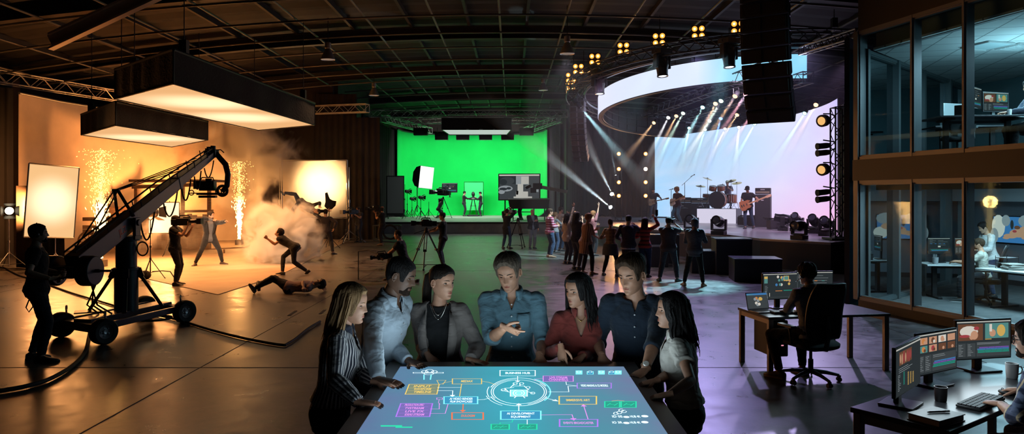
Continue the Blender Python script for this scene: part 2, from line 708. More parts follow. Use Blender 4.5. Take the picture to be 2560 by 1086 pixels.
def finish(me, name, mat, parent, cut=None, fold=0., seed=0, thick=0., uvfn=None, fscale=1.):
 if cut:
  bm = bmesh.new()
  bm.from_mesh(me)
  dead = [f for f in bm.faces if cut(f.calc_center_median())]
  bmesh.ops.delete(bm, geom=dead, context='FACES')
  for it in range(10):
   mv = []
   for v in bm.verts:
    nb = [e.other_vert(v) for e in v.link_edges if len(e.link_faces) == 1]
    if len(nb) == 2:
     mv.append((v, v.co*.4+(nb[0].co+nb[1].co)*.3))
   for v, c in mv:
    v.co = c
  bm.to_mesh(me)
  bm.free()
 if fold:
  me.update()
  o3 = V((seed*3.1, seed*1.7, seed))
  ns = [v.normal.copy() for v in me.vertices]
  for v, n in zip(me.vertices, ns):
   p = v.co
   q = V((p.x*7, p.y*7, p.z*13))*fscale+o3
   q2 = V((p.x*19, p.y*19, p.z*30))*fscale+o3
   d = (1-abs(noise.noise(q))*2.6)*.6+.5*noise.noise(q2)
   v.co = p+n*fold*d
 me.materials.clear()
 me.materials.append(mat)
 me.polygons.foreach_set('use_smooth', [True]*len(me.polygons))
 if uvfn:
  uv = me.uv_layers.new(name='UVMap')
  cache = [uvfn(v.co) for v in me.vertices]
  for lp in me.loops:
   uv.data[lp.index].uv = cache[lp.vertex_index]
 o = bpy.data.objects.new(name, me)
 COL.objects.link(o)
 o.parent = parent
 if thick:
  s = o.modifiers.new('thick', 'SOLIDIFY')
  s.thickness = thick
  s.offset = -1
 return o
SKIN = {'fair': (.48, .245, .155), 'tan': (.42, .24, .16), 'olive': (.40, .20, .125), 'dark': (.13, .065, .04), 'brown': (.25, .13, .08)}
HAIRC = {'black': (.008, .006, .006), 'dark': (.018, .011, .007), 'brown': (.05, .026, .013), 'blonde': (.30, .17, .075), 'grey': (.22, .20, .18), 'greybrown': (.10, .072, .052), 'ginger': (.30, .11, .04), 'white': (.5, .48, .45)}
def skin_mat(k):
 return pm('skin_'+k, SKIN[k], .5, spec=.4, var=.12, scale=30, bump=.05, bscale=300)
def hair_mat(k):
 return pm('hair_'+k, HAIRC[k], .6, spec=.25, var=.45, scale=6, bump=.6, bscale=26, stretch=(9, 9, 1.2))
CROP = dict(side=.006, top=.010, back=.008, tuft=.002)
SHORT = dict(front=.076, temple=.036, side=.010, top=.022, back=.014, tuft=.006)
QUIFF = dict(side=.008, top=.028, back=.013, tuft=.0045, front=.080, temple=.045)
BUZZ = dict(side=.003, top=.004, back=.004, tuft=.001, front=.066, temple=.035)
LONGCAP = dict(side=.012, top=.018, back=.018, nape=-.10, burn=-.01, temple=.034, tuft=.0028, front=.074, sweep=1)
TIGHT = dict(side=.007, top=.010, back=.010, nape=-.06, burn=.03, tuft=.0012, front=.070, temple=.04)
MESSY = dict(side=.022, top=.034, back=.026, nape=-.075, tuft=.014, burn=-.045)
def person(label, base, face, h=1.75, fem=False, build=1., lod=1, lean=0., side=0., twist=0., pel=None, spine=None, front=None,
   head=(0, 0, 0), feet=None, hands=None, elbow=None, knee=None, hpose=None, hdir=None, palm=None, toe=None,
   top=('tee', 'cloth_black', (.012, .012, .014)), over=None, bottom=('pants', 'denim_dark', (.02, .022, .03)), shoes=(.03, .03, .032),
   skin='fair', hair=('short', 'brown'), group=None, gaze=(0, -.25), lid=.55, beard=None, top_kw=None, bot_kw=None, hem=-.10, vneck=None,
   over_open=None, collar=False, extra=None, shoe_sole=None, legs=True, iris='iris_brown', sleeve_r=1.0, over_len=-.14, top_bulk=1.):
 """one figure. local frame: f forward, l to the person's left, u up, origin on the ground under the pelvis"""
 k = h/1.75
 th = R(face)
 F0 = V((math.cos(th), math.sin(th), 0))
 L0 = V((-math.sin(th), math.cos(th), 0))
 Z = V((0, 0, 1))
 base = V(base)
 root = thing('person', label, 'person', base, 0, group)
 def loc(p):
  if len(p) == 4 and p[0] == 'w':
   return V(p[1:])-base
  return F0*p[0]+L0*p[1]+Z*p[2]
 P = loc(pel) if pel else Z*.92*k
 if spine:
  U = loc(spine).normalized()
  F = loc(front)
  F = (F-U*F.dot(U)).normalized()
  L = U.cross(F)
  HB = (F, L, U)
 else:
  c, s = math.cos(R(lean)), math.sin(R(lean))
  U = Z*c+F0*s
  F = F0*c-Z*s
  q = Quaternion(F0, R(side))
  U = q @ U
  F = q @ F
  L = U.cross(F)
  HB = (F0, L0, Z)
 tw = Quaternion(U, R(twist))
 Fs, Ls = tw @ F, tw @ L
 tl = .53*k
 N = P+U*tl
 sw = (.148 if fem else .170)*k*build
 sh = {'L': N-U*.062*k+Ls*sw, 'R': N-U*.062*k-Ls*sw}
 hj = {'L': P+L*.09*k, 'R': P-L*.09*k}
 feet = feet or {'L': (0, .10*k, 0), 'R': (0, -.10*k, 0)}
 knee = knee or {}
 elbow = elbow or {}
 toe = toe or {}
 KN, AN, TO = {}, {}, {}
 for sd in 'LR':
  t = loc(feet[sd])
  ty = toe.get(sd, (8 if sd == 'L' else -8, 0))
  d = Quaternion(Z, R(ty[0])) @ F0
  if len(ty) > 2:
   d = loc(ty[2])
  else:
   d = (d*math.cos(R(ty[1]))-Z*math.sin(R(ty[1]))).normalized()
  upf = (Z-d*d.dot(Z))
  upf = upf.normalized() if upf.length > .2 else F0
  a = t+upf*.085*k
  hint = loc(knee[sd]) if sd in knee else F0+d*.3
  KN[sd], AN[sd] = two_bone(hj[sd], a, .43*k, .43*k, hint)
  TO[sd] = (d, upf)
 EL, WR = {}, {}
 hands = hands or {}
 for sd in 'LR':
  sg = 1 if sd == 'L' else -1
  t = loc(hands[sd]) if sd in hands else sh[sd]-Z*.50*k+L0*sg*.07*k+F0*.06*k
  hint = loc(elbow[sd]) if sd in elbow else (-Fs*.8+Ls*sg*.5-Z*.5)
  EL[sd], WR[sd] = two_bone(sh[sd], t, .29*k, .255*k, hint)
 hf, hl, hu = HB
 q = Quaternion(hu, R(head[0]))
 hf, hl = q @ hf, q @ hl
 q = Quaternion(hl, R(head[1]))
 hf, hu = q @ hf, q @ hu
 if head[2]:
  q = Quaternion(hf, R(head[2]))
  hl, hu = q @ hl, q @ hu
 C = N+U*.055*k+hu*.105*k+hf*.022*k
 hk = k*(1.0 if not fem else .97)*(1.05 if lod == 2 else 1)
 def X(p):       # head coords: x = person's left
  return C+(hl*p.x+hf*p.y+hu*p.z)*hk
 hi = lod == 2
 vox = {0: .02, 1: .0125, 2: .0075}[lod]*max(k, .8)
 smn = {0: 2, 1: 3, 2: 5}[lod]
 def torso(mb, g, s0=-.10, s1=.56, bulk=1., n=20, flare=0.):
  tab = [(-.10, .115, .085, 0), (-.03, .160 if not fem else .168, .112, 0), (.06, .152 if not fem else .160, .104, 0), (.17, .136 if not fem else .118, .094 if not fem else .084, .004),
    (.28, .152 if not fem else .132, .104 if not fem else .094, .008), (.39, .170 if not fem else .146, .112 if not fem else .100, .006), (.45, .158 if not fem else .134, .100 if not fem else .086, -.004),
    (.495, .108 if not fem else .092, .078 if not fem else .066, -.012), (.53, .066 if not fem else .054, .060 if not fem else .050, -.010), (.56, .054 if not fem else .044, .054 if not fem else .046, -.004)]
  rings = []
  m = 16
  for i in range(m+1):
   s = lerp(s0, s1, i/m)
   w, d, fy = interp(tab, s)
   b = smooth01((s-.05)/.3)
   Lx = (L*(1-b)+Ls*b).normalized()
   Fx = (F*(1-b)+Fs*b).normalized()
   c = P+U*s*k+Fx*fy*k
   fl = flare*k*(1-smooth01((s+.02)/.14))
   w = (w*build*bulk)*k+g+fl
   d = (d*build*bulk)*k+g+fl*1.3
   rings.append([c+Lx*w*math.copysign(abs(math.cos(a))**.85, math.cos(a))+Fx*d*math.copysign(abs(math.sin(a))**.85, math.sin(a)) for a in [2*PI*j/n for j in range(n)]])
  mb.loft(rings)
  if s1 < .4:
   return
  if fem:
   for sg in (-1, 1):
    mb.ell(P+U*.345*k+Fs*(.068*k)+Ls*sg*.066*k, .056*k+g)
  else:
   for sg in (-1, 1):
    mb.ell(P+U*.385*k+Fs*(.050*k)+Ls*sg*.07*k, .066*k*build+g*.8)
 def arm(mb, sd, g, frac=2.0, rr=1.):
  """frac: 1 = to the elbow, 2 = to the wrist"""
  ar = (.82 if fem else 1)*(.5+.5*build)*rr
  a, e, w = sh[sd], EL[sd], WR[sd]
  mb.ell(a, (.056*k*ar+g))
  mb.ell(lerp(a, N, .4)-U*.004*k, (.044*k*ar+g))
  pts, rs = [], []
  for t, r_ in ((0, .057), (.2, .054), (.5, .047), (.8, .042), (1., .041), (1.12, .043), (1.3, .043), (1.6, .035), (1.85, .0285), (2., .026)):
   if t > frac:
    break
   pts.append(lerp(a, e, t) if t <= 1 else lerp(e, w, t-1))
   rs.append(r_*k*ar+g)
  if pts and frac < 2:
   pts.append(lerp(a, e, frac) if frac <= 1 else lerp(e, w, frac-1))
   rs.append(rs[-1])
  mb.tube(pts, rs, 14)
 def leg(mb, sd, g, r_=1., end=1.):
  a, kn, an = hj[sd], KN[sd], AN[sd]
  lr = (.5+.5*build)*r_
  mb.tube([a+U*.02*k, lerp(a, kn, .25), lerp(a, kn, .6), lerp(a, kn, .9), kn, lerp(kn, an, .15), lerp(kn, an, .35), lerp(kn, an, .7), lerp(kn, an, end)],
    [x*k*lr+g for x in (.088, .086, .070, .057, .055, .054, .056, .042, .036)], 14)
  mb.ell(kn, .055*k*lr+g)
  mb.ell(a-F*.02*k, .088*k*lr+g)
 b = MB()
 torso(b, 0)
 b.tube([N-U*.03*k, N+(U+hu)*.03*k, C-hu*.075*k-hf*.012*k, C-hu*.03*k-hf*.012*k], [x*k*(.84 if fem else 1) for x in (.062, .055, .054, .056)], 14)
 for sd in 'LR':
  arm(b, sd, 0)
  if legs:
   leg(b, sd, 0)
   b.tube([AN[sd], AN[sd]-TO[sd][1]*.04*k+TO[sd][0]*.03*k], [.036*k, .035*k], 10)
 me = remesh(b, vox, smn)
 bm2 = MB()
 bm2.v = [v.co.copy() for v in me.vertices]
 bm2.f = [tuple(p.vertices) for p in me.polygons]
 bm2.m = [0]*len(bm2.f)
 bpy.data.meshes.remove(me)
 add_head(bm2, X, fem, hi)
 hpose = hpose or {}
 hdir = hdir or {}
 palm = palm or {}
 for sd in 'LR':
  sg = 1 if sd == 'L' else -1
  fd = (WR[sd]-EL[sd]).normalized()
  if sd in hdir:
   fd = loc(hdir[sd]).normalized()
  n = loc(palm[sd]) if sd in palm else (-L0*sg*1.0-F0*.3-Z*.05)
  if abs(n.normalized().dot(fd)) > .95:
   n = n+L0*.3+Z*.2
  add_hand(bm2, WR[sd], fd, n, sg, hpose.get(sd, 'relaxed'), k*(.92 if fem else 1.02), 8 if hi else 5)
 sm = skin_mat(skin)
 body = bm2.obj('body', sm, root, angle=80)
 g0 = {0: .016, 1: .014, 2: .0125}[lod]*k
 style, mname, col = top[:3]
 kw = dict(top_kw or {})
 fm = fabric(mname, col, **kw)
 t = MB()
 torso(t, g0, s0=hem, s1=.52, bulk=top_bulk, flare=.016 if hem < 0 else 0)
 fr = {'tee': .62, 'long': 2.0, 'rolled': 1.30, 'short': .5, 'none': 0., 'elbow': .95}[style]
 if style != 'none':
  for sd in 'LR':
   arm(t, sd, g0*(1.1 if not hi else 1.15), fr*.985, sleeve_r)
 me = remesh(t, vox, smn-1)
 cut = None
 NN = N.copy()
 if vneck:
  dep, wid = vneck
  def cut(p):
   r_ = p-NN
   u_, f_, l_ = r_.dot(U), r_.dot(Fs), abs(r_.dot(Ls))
   if u_ > -.012*k and r_.length < .082*k:
    return True
   return f_ > 0 and u_ > -dep*k and l_ < (u_+dep*k)*wid
 elif style != 'none':
  def cut(p):
   r_ = p-NN
   return r_.dot(U) > -.014*k and (r_-U*r_.dot(U)).length < .078*k
 uvfn = None
 if kw.get('pattern') == 'vstripe':
  segs = [(P, N, F, L, .15)]+[(sh[s_], EL[s_], F, L, .05) for s_ in 'LR']+[(EL[s_], WR[s_], F, L, .045) for s_ in 'LR']
  def uvfn(p):
   best = None
   for i, (a_, b_, f_, l_, rr) in enumerate(segs):
    ax = (b_-a_)
    tt = max(0, min(1, (p-a_).dot(ax)/ax.length_squared))
    d_ = (p-(a_+ax*tt)).length/rr
    if best is None or d_ < best[0]:
     best = (d_, i, tt)
   a_, b_, f_, l_, rr = segs[best[1]]
   ax = (b_-a_).normalized()
   e1 = (l_-ax*l_.dot(ax)).normalized()
   e2 = ax.cross(e1)
   v_ = p-a_
   if best[1] == 0:
    return (math.atan2(v_.dot(l_), v_.dot(f_))*.145, best[2])
   return (math.atan2(v_.dot(e2), v_.dot(e1))*rr*.9, best[2])
 fold = {0: .004, 1: .006, 2: .0065}[lod]
 finish(me, 'shirt' if style in ('long', 'rolled', 'short') else 'top', fm, root, cut, fold*k, seed=len(label) % 17, thick=.004 if cut else 0, uvfn=uvfn)
 if over:
  st, mn, oc = over[:3]
  om = fabric(mn, oc, **(over[3] if len(over) > 3 else {}))
  t = MB()
  torso(t, g0+.014*k, s0=over_len, s1=.505, bulk=1.04, flare=.016)
  for sd in 'LR':
   arm(t, sd, g0+.010*k, 1.97 if st == 'jacket' else .6)
  me = remesh(t, vox, smn-1)
  oo = over_open or (.04, .10)
  def cut2(p):
   r_ = p-P
   u_, f_, l_ = r_.dot(U)/k, r_.dot(Fs), abs(r_.dot(Ls))/k
   if u_ > .512 and l_ < .075:
    return True
   w = lerp(oo[0], oo[1], smooth01((u_-.10)/.36))
   if u_ < .10:
    w = oo[0]+.12*(.10-u_)
   return f_ > .02 and l_ < w
  finish(me, 'jacket', om, root, cut2, fold*.8*k, seed=5, thick=.008*k)
  if hi or lod == 1:      # lapels
   lp = MB()
   for sg in (-1, 1):
    lp.v += []
    ptsA = []
    for i in range(7):
     s = lerp(.14, .50, i/6)
     w0 = lerp(oo[0], oo[1], smooth01((s-.10)/.36))
     wid = .055*math.sin(PI*min(1, (i+.6)/6.4))**.8+.006
     dep = (.118 if not fem else .108)+(.030 if .22 < s < .42 and fem else .008)-.05*smooth01((s-.40)/.12)
     c = P+U*s*k+Fs*(dep*k*build+g0*2.2)
     ptsA.append((c+Ls*sg*w0*k, c+Ls*sg*(w0+wid)*k-Fs*.012*k))
    vs = [q for pr in ptsA for q in pr]
    fs = [(2*i, 2*i+1, 2*i+3, 2*i+2) for i in range(6)]
    lp.add(vs, fs)
   lo = lp.obj('lapels', om, root)
   sd_ = lo.modifiers.new('t', 'SOLIDIFY')
   sd_.thickness = .006
 if collar:
  cb = MB()
  fc = N+U*.005*k
  rows = [[], [], [], []]
  for j in range(25):
   a = R(28+304*j/24)
   d = (Fs*math.cos(a)+Ls*math.sin(a))
   op = 1+.5*math.exp(-((j if j < 12 else 24-j)/2.5)**2)
   r0 = .066*k*(.86 if fem else 1)
   rows[0].append(fc+d*r0-U*.030*k*math.cos(a)-U*.01*k)
   rows[1].append(fc+d*(r0*.98)+U*(.030-.014*math.cos(a))*k)
   rows[2].append(fc+d*(r0*1.12)+U*(.027-.014*math.cos(a))*k)
   rows[3].append(fc+d*(r0*(1.34+.12*(op-1)))-U*(.022*op+.012*math.cos(a))*k)
  vs = [p for r_ in rows for p in r_]
  fs = [(i*25+j, i*25+j+1, (i+1)*25+j+1, (i+1)*25+j) for i in range(3) for j in range(24)]
  cb.add(vs, fs)
  co = cb.obj('collar', fm, root, angle=180)
  q = co.modifiers.new('t', 'SOLIDIFY')
  q.thickness = .004
 if legs:
  st, mn, bc = bottom[:3]
  bmat = fabric(mn, bc, **(bot_kw or {}))
  t = MB()
  torso(t, g0*.85, s0=-.12, s1=.075)
  for sd in 'LR':
   leg(t, sd, g0*1.0, {'pants': 1.02, 'slim': .92, 'wide': 1.25}[st], .96)
  me = remesh(t, vox, smn-1)
  finish(me, 'trousers', bmat, root, None, fold*.9*k, seed=3)
  shm = pm('shoe_%d_%d' % (int(shoes[0]*999), int(shoes[2]*999)), shoes, .5)
  solem = pm('sole_%d' % int((shoe_sole or shoes)[0]*999), shoe_sole or (shoes[0]*.5, shoes[1]*.5, shoes[2]*.5), .7)
  for sd in 'LR':
   d, u = TO[sd]
   l = u.cross(d)
   g = AN[sd]-u*.085*k
   sb = MB()
   rings = []
   n = 12
   for x, w, hh in ((-.075, .022, .045), (-.07, .034, .075), (-.035, .040, .098), (.02, .043, .098), (.06, .046, .074), (.11, .050, .058), (.155, .048, .048), (.185, .036, .038), (.2, .016, .026)):
    c = g+d*x*k
    rings.append([c+l*w*k*math.cos(a)+u*(hh*k*(.5+.5*math.copysign(abs(math.sin(a))**.7, math.sin(a)))) for a in [2*PI*j/n for j in range(n)]])
   sb.loft(rings)
   so = sb.obj('shoe', shm, root)
   if lod:
    s2 = MB()
    pl = [(-.078, 0), (-.066, .036), (0, .043), (.06, .048), (.12, .054), (.17, .046), (.203, .018)]
    pl = pl+[(x, -y) for x, y in reversed(pl[1:])]
    s2.loft([[g+d*x*k+l*y*k*1.03+u*z for x, y in pl] for z in (.0, .022*k)])
    s2.obj('sole', solem, so)
  if hi and hem > -.02:
   bt = MB()
   rr = []
   for j in range(33):
    a = 2*PI*j/32
    rr.append(P+U*.075*k+L*math.cos(a)*(.155*k*build+g0*1.3)+F*math.sin(a)*(.104*k*build+g0*1.3))
   bt.tube(rr, .014*k, 8, flat=.3, up=U)
   bt.obj('belt', pm('belt_leather', (.03, .018, .012), .45), root)
 hs, hc = hair[:2]
 hm = hair_mat(hc)
 sd0 = (len(label)*7) % 23
 caps = {'crop': CROP, 'short': SHORT, 'quiff': QUIFF, 'buzz': BUZZ, 'long': LONGCAP, 'wavy': LONGCAP, 'pony': TIGHT, 'bun': TIGHT, 'messy': MESSY, 'curly': MESSY}
 if hs in caps:
  hb = hair_cap(X, fem, caps[hs], hi, sd0)
  down = V((hl.dot(-Z), hf.dot(-Z), hu.dot(-Z)))
  n = 70 if hi else 26
  if hs == 'long':
   hair_locks(hb, X, fem, n, .33, spread=.006, wave=.004, lift=.020, arc=(1.32, PI), down=down+V((0, -.28, 0)), seed=sd0, r=.0135 if hi else .02, zlo=-.03)
  elif hs == 'wavy':
   hair_locks(hb, X, fem, n, .34, spread=.022, wave=.018, lift=.028, arc=(1.32, PI), down=down+V((0, -.14, 0)), seed=sd0, r=.015 if hi else .021, zlo=-.02)
  elif hs == 'pony':
   c = V((0, -.115, .055))
   hb.ell(X(c), .022*hk, nu=10, nv=7)
   rnd = random.Random(3)
   for i in range(22 if hi else 8):
    o = V((rnd.uniform(-1, 1), rnd.uniform(-1, 1), 0))*.018
    pts = [X(c+o*.4)]+[X(c+V((o.x*1.2, o.y-.03, o.z))+V((o.x*.6*t, -.035*math.sin(t*2.2), 0))+down*.30*t*rnd.uniform(.9, 1.05)) for t in (.12, .3, .5, .7, .85, 1)]
    hb.tube(pts, [.006, .011, .012, .012, .010, .007, .002], 6)
  elif hs == 'bun':
   hb.ell(X(V((0, -.10, .085))), .042*hk, nu=12, nv=8)
  elif hs == 'curly':
   rnd = random.Random(5)
   for i in range(90 if hi else 45):
    a = rnd.uniform(.6, PI)*rnd.choice((-1, 1))
    z = rnd.uniform(-.06, .11)
    hb.ell(X(head_pt(z, a, fem, .02)), rnd.uniform(.014, .026), nu=6, nv=5)
  hb.obj('hair', hm, root, angle=60 if hs in ('long', 'wavy', 'pony') else 75)
 elif hs in ('cap', 'beanie', 'hood'):
  hb = MB()
  if hs == 'hood':
   rings = []
   for i in range(11):
    z = lerp(-.12, .12, i/10)
    rings.append([X(head_pt(z, -a, fem, .022)-V((0, .012, 0)) if abs(a-PI) > -1 else 0) for a in [2*PI*j/20 for j in range(20)]])
   for r_ in rings:
    for j in range(20):
     a = 2*PI*j/20
     if math.cos(a) > .45:
      r_[j] = r_[j]-hf*.05*hk*(math.cos(a)-.45)*2
   hb.loft(rings)
   hb.obj('hood', fm, root)
  else:
   rings = []
   for i in range(11):
    z = lerp(.035 if hs == 'cap' else .02, .117, (i/10)**.8)
    rings.append([X(head_pt(z, -a, fem, .014)) for a in [2*PI*j/24 for j in range(24)]])
   hb.loft(rings)
   if hs == 'cap':
    vs = []
    for i in range(3):
     for j in range(9):
      a = R(-60+120*j/8)
      q = head_pt(.04, a, fem, .012+.072*i/2*math.cos(a)**.6)
      q.z = .04-.012*i*.6
      vs.append(X(q))
    fs = [(i*9+j, i*9+j+1, (i+1)*9+j+1, (i+1)*9+j) for i in range(2) for j in range(8)]
    hb.add(vs, fs)
    hb.add([v-hu*.006 for v in vs], [f[::-1] for f in fs])
   hb.obj('hat', pm('hat_'+hc, HAIRC[hc], .8), root)
   h2 = MB()
   cap = dict(SHORT, front=.0, temple=.0) if False else SHORT
   h2 = hair_cap(X, fem, dict(CROP, front=.05), False, 2)
   h2.obj('hair', hair_mat('dark'), root)
 if beard:
  bb = MB()
  na = 40 if hi else 16
  rows = []
  for i in range(9 if hi else 6):
   t = i/(8 if hi else 5)
   row = []
   for j in range(na+1):
    a = lerp(-1.15, 1.15, j/na)
    topz = lerp(-.047, -.078, smooth01((abs(a)-.42)/.5))
    z = lerp(topz, lerp(-.114, -.100, smooth01((abs(a)-.5)/.6)), t)
    row.append(X(head_pt(z, a, fem, .0032*math.sin(PI*min(1, .05+t*.95))+.0004)))
   rows.append(row)
  vs = [p for r_ in rows for p in r_]
  m = na+1
  fs = []
  for i in range(len(rows)-1):
   for j in range(na):
    a = lerp(-1.15, 1.15, (j+.5)/na)
    t = (i+.5)/(len(rows)-1)
    z = lerp(lerp(-.047, -.078, smooth01((abs(a)-.42)/.5)), -.114, t)
    x = head_pt(z, a, fem).x
    if abs(x) < .0275 and -.0745 < z < -.0535:
     continue
    fs.append((i*m+j, (i+1)*m+j, (i+1)*m+j+1, i*m+j+1))
  bb.add(vs, fs)
  bo = bb.obj('beard', pm('beard_'+beard, (.022, .013, .010) if beard == 'black' else [x*.9+.004 for x in HAIRC[beard]], .95, spec=.1, var=.4, scale=90), root)
 if hi:
  eye_parts(X, fem, gaze, root, sm, lid, iris)
  sc = SKIN[skin]
  brow_lips(X, fem, root, hm, (min(1, sc[0]*.95), sc[1]*.62, sc[2]*.66))
 if extra:
  extra(dict(P=P, N=N, U=U, F=F, L=L, Fs=Fs, Ls=Ls, X=X, hk=hk, k=k, WR=WR, EL=EL, sh=sh, root=root, hf=hf, hl=hl, hu=hu, C=C, base=base, g=g0, F0=F0, L0=L0, fm=fm))
 root['_j'] = 0
 del root['_j']
 return root
# ================================================================== the hall
BLK = pm('black_metal', (.012, .012, .014), .45, spec=.4)
BLKG = pm('black_gloss', (.008, .008, .01), .22, spec=.5)
BLKF = fabric('black_duvetyne', (.011, .010, .010), wrinkle=.3)
STEEL = pm('stand_steel', (.45, .45, .45), .32, .9)
ALU = pm('truss_aluminium', (.42, .42, .43), .35, .85)
TRB = pm('truss_black', (.035, .035, .04), .4, .6)
RUB = pm('rubber', (.012, .012, .012), .75)
ROOF = pm('roof_deck', (.010, .009, .0085), .75, var=.35, scale=1.5)
PIPE = pm('grid_pipe', (.13, .115, .10), .5, .4)
GIRD = pm('roof_girder', (.030, .026, .024), .6, .2, var=.2, scale=3)
WALLD = pm('dark_wall', (.022, .014, .011), .85, var=.3, scale=1.2, bump=.15, bscale=14)
def concrete():
 m, t = newmat('polished_concrete')
 L = t.links.new
 out = nd(t, 'ShaderNodeOutputMaterial')
 b = nd(t, 'ShaderNodeBsdfPrincipled')
 L(b.outputs[0], out.inputs[0])
 tc = nd(t, 'ShaderNodeTexCoord')
 n1 = nd(t, 'ShaderNodeTexNoise', i_Scale=.7, i_Detail=9., i_Roughness=.66, i_Distortion=1.4)
 n2 = nd(t, 'ShaderNodeTexNoise', i_Scale=4., i_Detail=8., i_Roughness=.68, i_Distortion=.9)
 L(tc.outputs['Object'], n1.inputs[0])
 L(tc.outputs['Object'], n2.inputs[0])
 ad = nd(t, 'ShaderNodeMath', operation='MULTIPLY_ADD')
 ad.inputs[1].default_value = .55
 L(n2.outputs[0], ad.inputs[0])
 h = nd(t, 'ShaderNodeMath', operation='MULTIPLY')
 h.inputs[1].default_value = .5
 L(n1.outputs[0], h.inputs[0])
 L(h.outputs[0], ad.inputs[2])
 r = nd(t, 'ShaderNodeValToRGB')
 r.color_ramp.elements[0].position = .42
 r.color_ramp.elements[1].position = .63
 r.color_ramp.elements[0].color = (.030, .027, .025, 1)
 r.color_ramp.elements[1].color = (.165, .148, .134, 1)
 L(ad.outputs[0], r.inputs[0])
 L(r.outputs[0], b.inputs['Base Color'])
 rr = nd(t, 'ShaderNodeMapRange')
 rr.inputs[1].default_value = .35
 rr.inputs[2].default_value = .68
 rr.inputs[3].default_value = .23
 rr.inputs[4].default_value = .46
 L(ad.outputs[0], rr.inputs[0])
 L(rr.outputs[0], b.inputs['Roughness'])
 bp = nd(t, 'ShaderNodeBump')
 bp.inputs['Strength'].default_value = .035
 bp.inputs['Distance'].default_value = .02
 L(n2.outputs[0], bp.inputs['Height'])
 L(bp.outputs[0], b.inputs['Normal'])
 b.inputs['Specular IOR Level'].default_value = .5
 return m
fl = MB()
fl.quad((-20, -4, 0), (19, -4, 0), (19, 59, 0), (-20, 59, 0))
struct(fl, 'floor', concrete())
jm = pm('floor_joint', (.03, .027, .025), .8)
j = MB()
for y in (9.0, 20.6, 32.8):
 j.box((0, y, .0015), (30, .012, .003))
for x in (-11.4, -3.9, 6.1):
 j.box((x, 17, .0015), (.010, 36, .003))
struct(j, 'floor_joints', jm)
def zc(x):
 return 8.3-.0045*x*x
mb = MB()
xs = [-20+39*i/26 for i in range(27)]
ys = [-4+63*i/126 for i in range(127)]
vs_ = [V((x, y, zc(x)+.35+(.05 if (k % 2) else 0))) for k, y in enumerate(ys) for x in xs]
fs_ = [(a*27+b, a*27+b+1, (a+1)*27+b+1, (a+1)*27+b) for a in range(126) for b in range(26)]
mb.add(vs_, fs_)
struct(mb, 'ceiling', ROOF, smooth=False)
def arch(name, y, w, h, dz, mat, x0=-19.5, x1=18.5):
 mb = MB()
 n = 40
 rings = []
 for i in range(n+1):
  x = lerp(x0, x1, i/n)
  z = zc(x)+dz
  rings.append([V((x, y-w/2, z-h)), V((x, y+w/2, z-h)), V((x, y+w/2, z)), V((x, y-w/2, z))])
 mb.loft(rings)
 return struct(mb, name, mat, smooth=False)
for y in (13.5, 20.5, 27., 35., 44., 52.):   # I girders: web and flanges
 mb = MB()
 n = 40
 for w, z0, z1 in ((.04, -.42, -.02), (.26, -.46, -.42), (.26, -.02, .02)):
  rings = []
  for i in range(n+1):
   x = lerp(-19.5, 18.5, i/n)
   z = zc(x)+.2
   rings.append([V((x, y-w/2, z+z0)), V((x, y+w/2, z+z0)), V((x, y+w/2, z+z1)), V((x, y-w/2, z+z1))])
  mb.loft(rings)
 struct(mb, 'ceiling_girder', GIRD, smooth=False)
for k in range(19):                                # lighting grid: pipes across the hall
 y = 10.5+k*2.45
 mb = MB()
 mb.tube([(x, y, zc(x)-.42) for x in [lerp(-19, 18, i/30) for i in range(31)]], .035, 6)
 struct(mb, 'ceiling_pipe', PIPE)
for k in range(16):                                # ... and along it
 x = -17.6+k*2.15
 y1 = 57 if -8.8 < x < 3.4 else (36 if x < 0 else 43)
 mb = MB()
 mb.tube([(x, y, zc(x)-.34) for y in (6, 20, 35, y1)], .035, 6)
 struct(mb, 'ceiling_pipe', PIPE)
 mb = MB()
 mb.box2((x+.9, 8, zc(x+.9)+.2), (x+1.0, y1, zc(x+.9)+.38))
 struct(mb, 'ceiling_purlin', GIRD)
mb = MB()
a_, b_ = V((-10.9, 17.0, 5.62)), V((-7.2, 17.0, 7.35))
mb.bar(a_, b_, .20, .05)
mb.bar(a_+V((0, 0, .34)), b_+V((0, 0, .34)), .20, .05)
mb.bar(a_+V((0, 0, .17)), b_+V((0, 0, .17)), .03, .34)
struct(mb, 'ceiling_rafter', pm('rafter_lit_tint', (.62, .42, .28), .55), smooth=False)  # orange light from below is put into the rafter's base colour
def wall(name, a, b, z0=0., z1=8.9, th=.2, mat=None):
 mb = MB()
 a, b = V((*a, 0)), V((*b, 0))
 d = (b-a).normalized()
 n = V((-d.y, d.x, 0))*th
 mb.prism([(p.x, p.y) for p in (a, b, b+n, a+n)], z0, z1)
 return struct(mb, name, mat or WALLD, smooth=False)
wall('wall_left', (-19, 36), (-19, -3.5))
wall('wall_back_left', (-8.9, 36), (-19, 36))
wall('wall_alcove_left', (-8.9, 58), (-8.9, 36))
wall('wall_alcove_back', (3.7, 58), (-8.9, 58))
wall('wall_alcove_right', (3.7, 46.5), (3.7, 58))
wall('wall_back_right', (18, 46.5), (3.7, 46.5))
wall('wall_right', (18, -3.5), (18, 46.5))
wall('wall_front', (-19, -3.5), (18, -3.5))
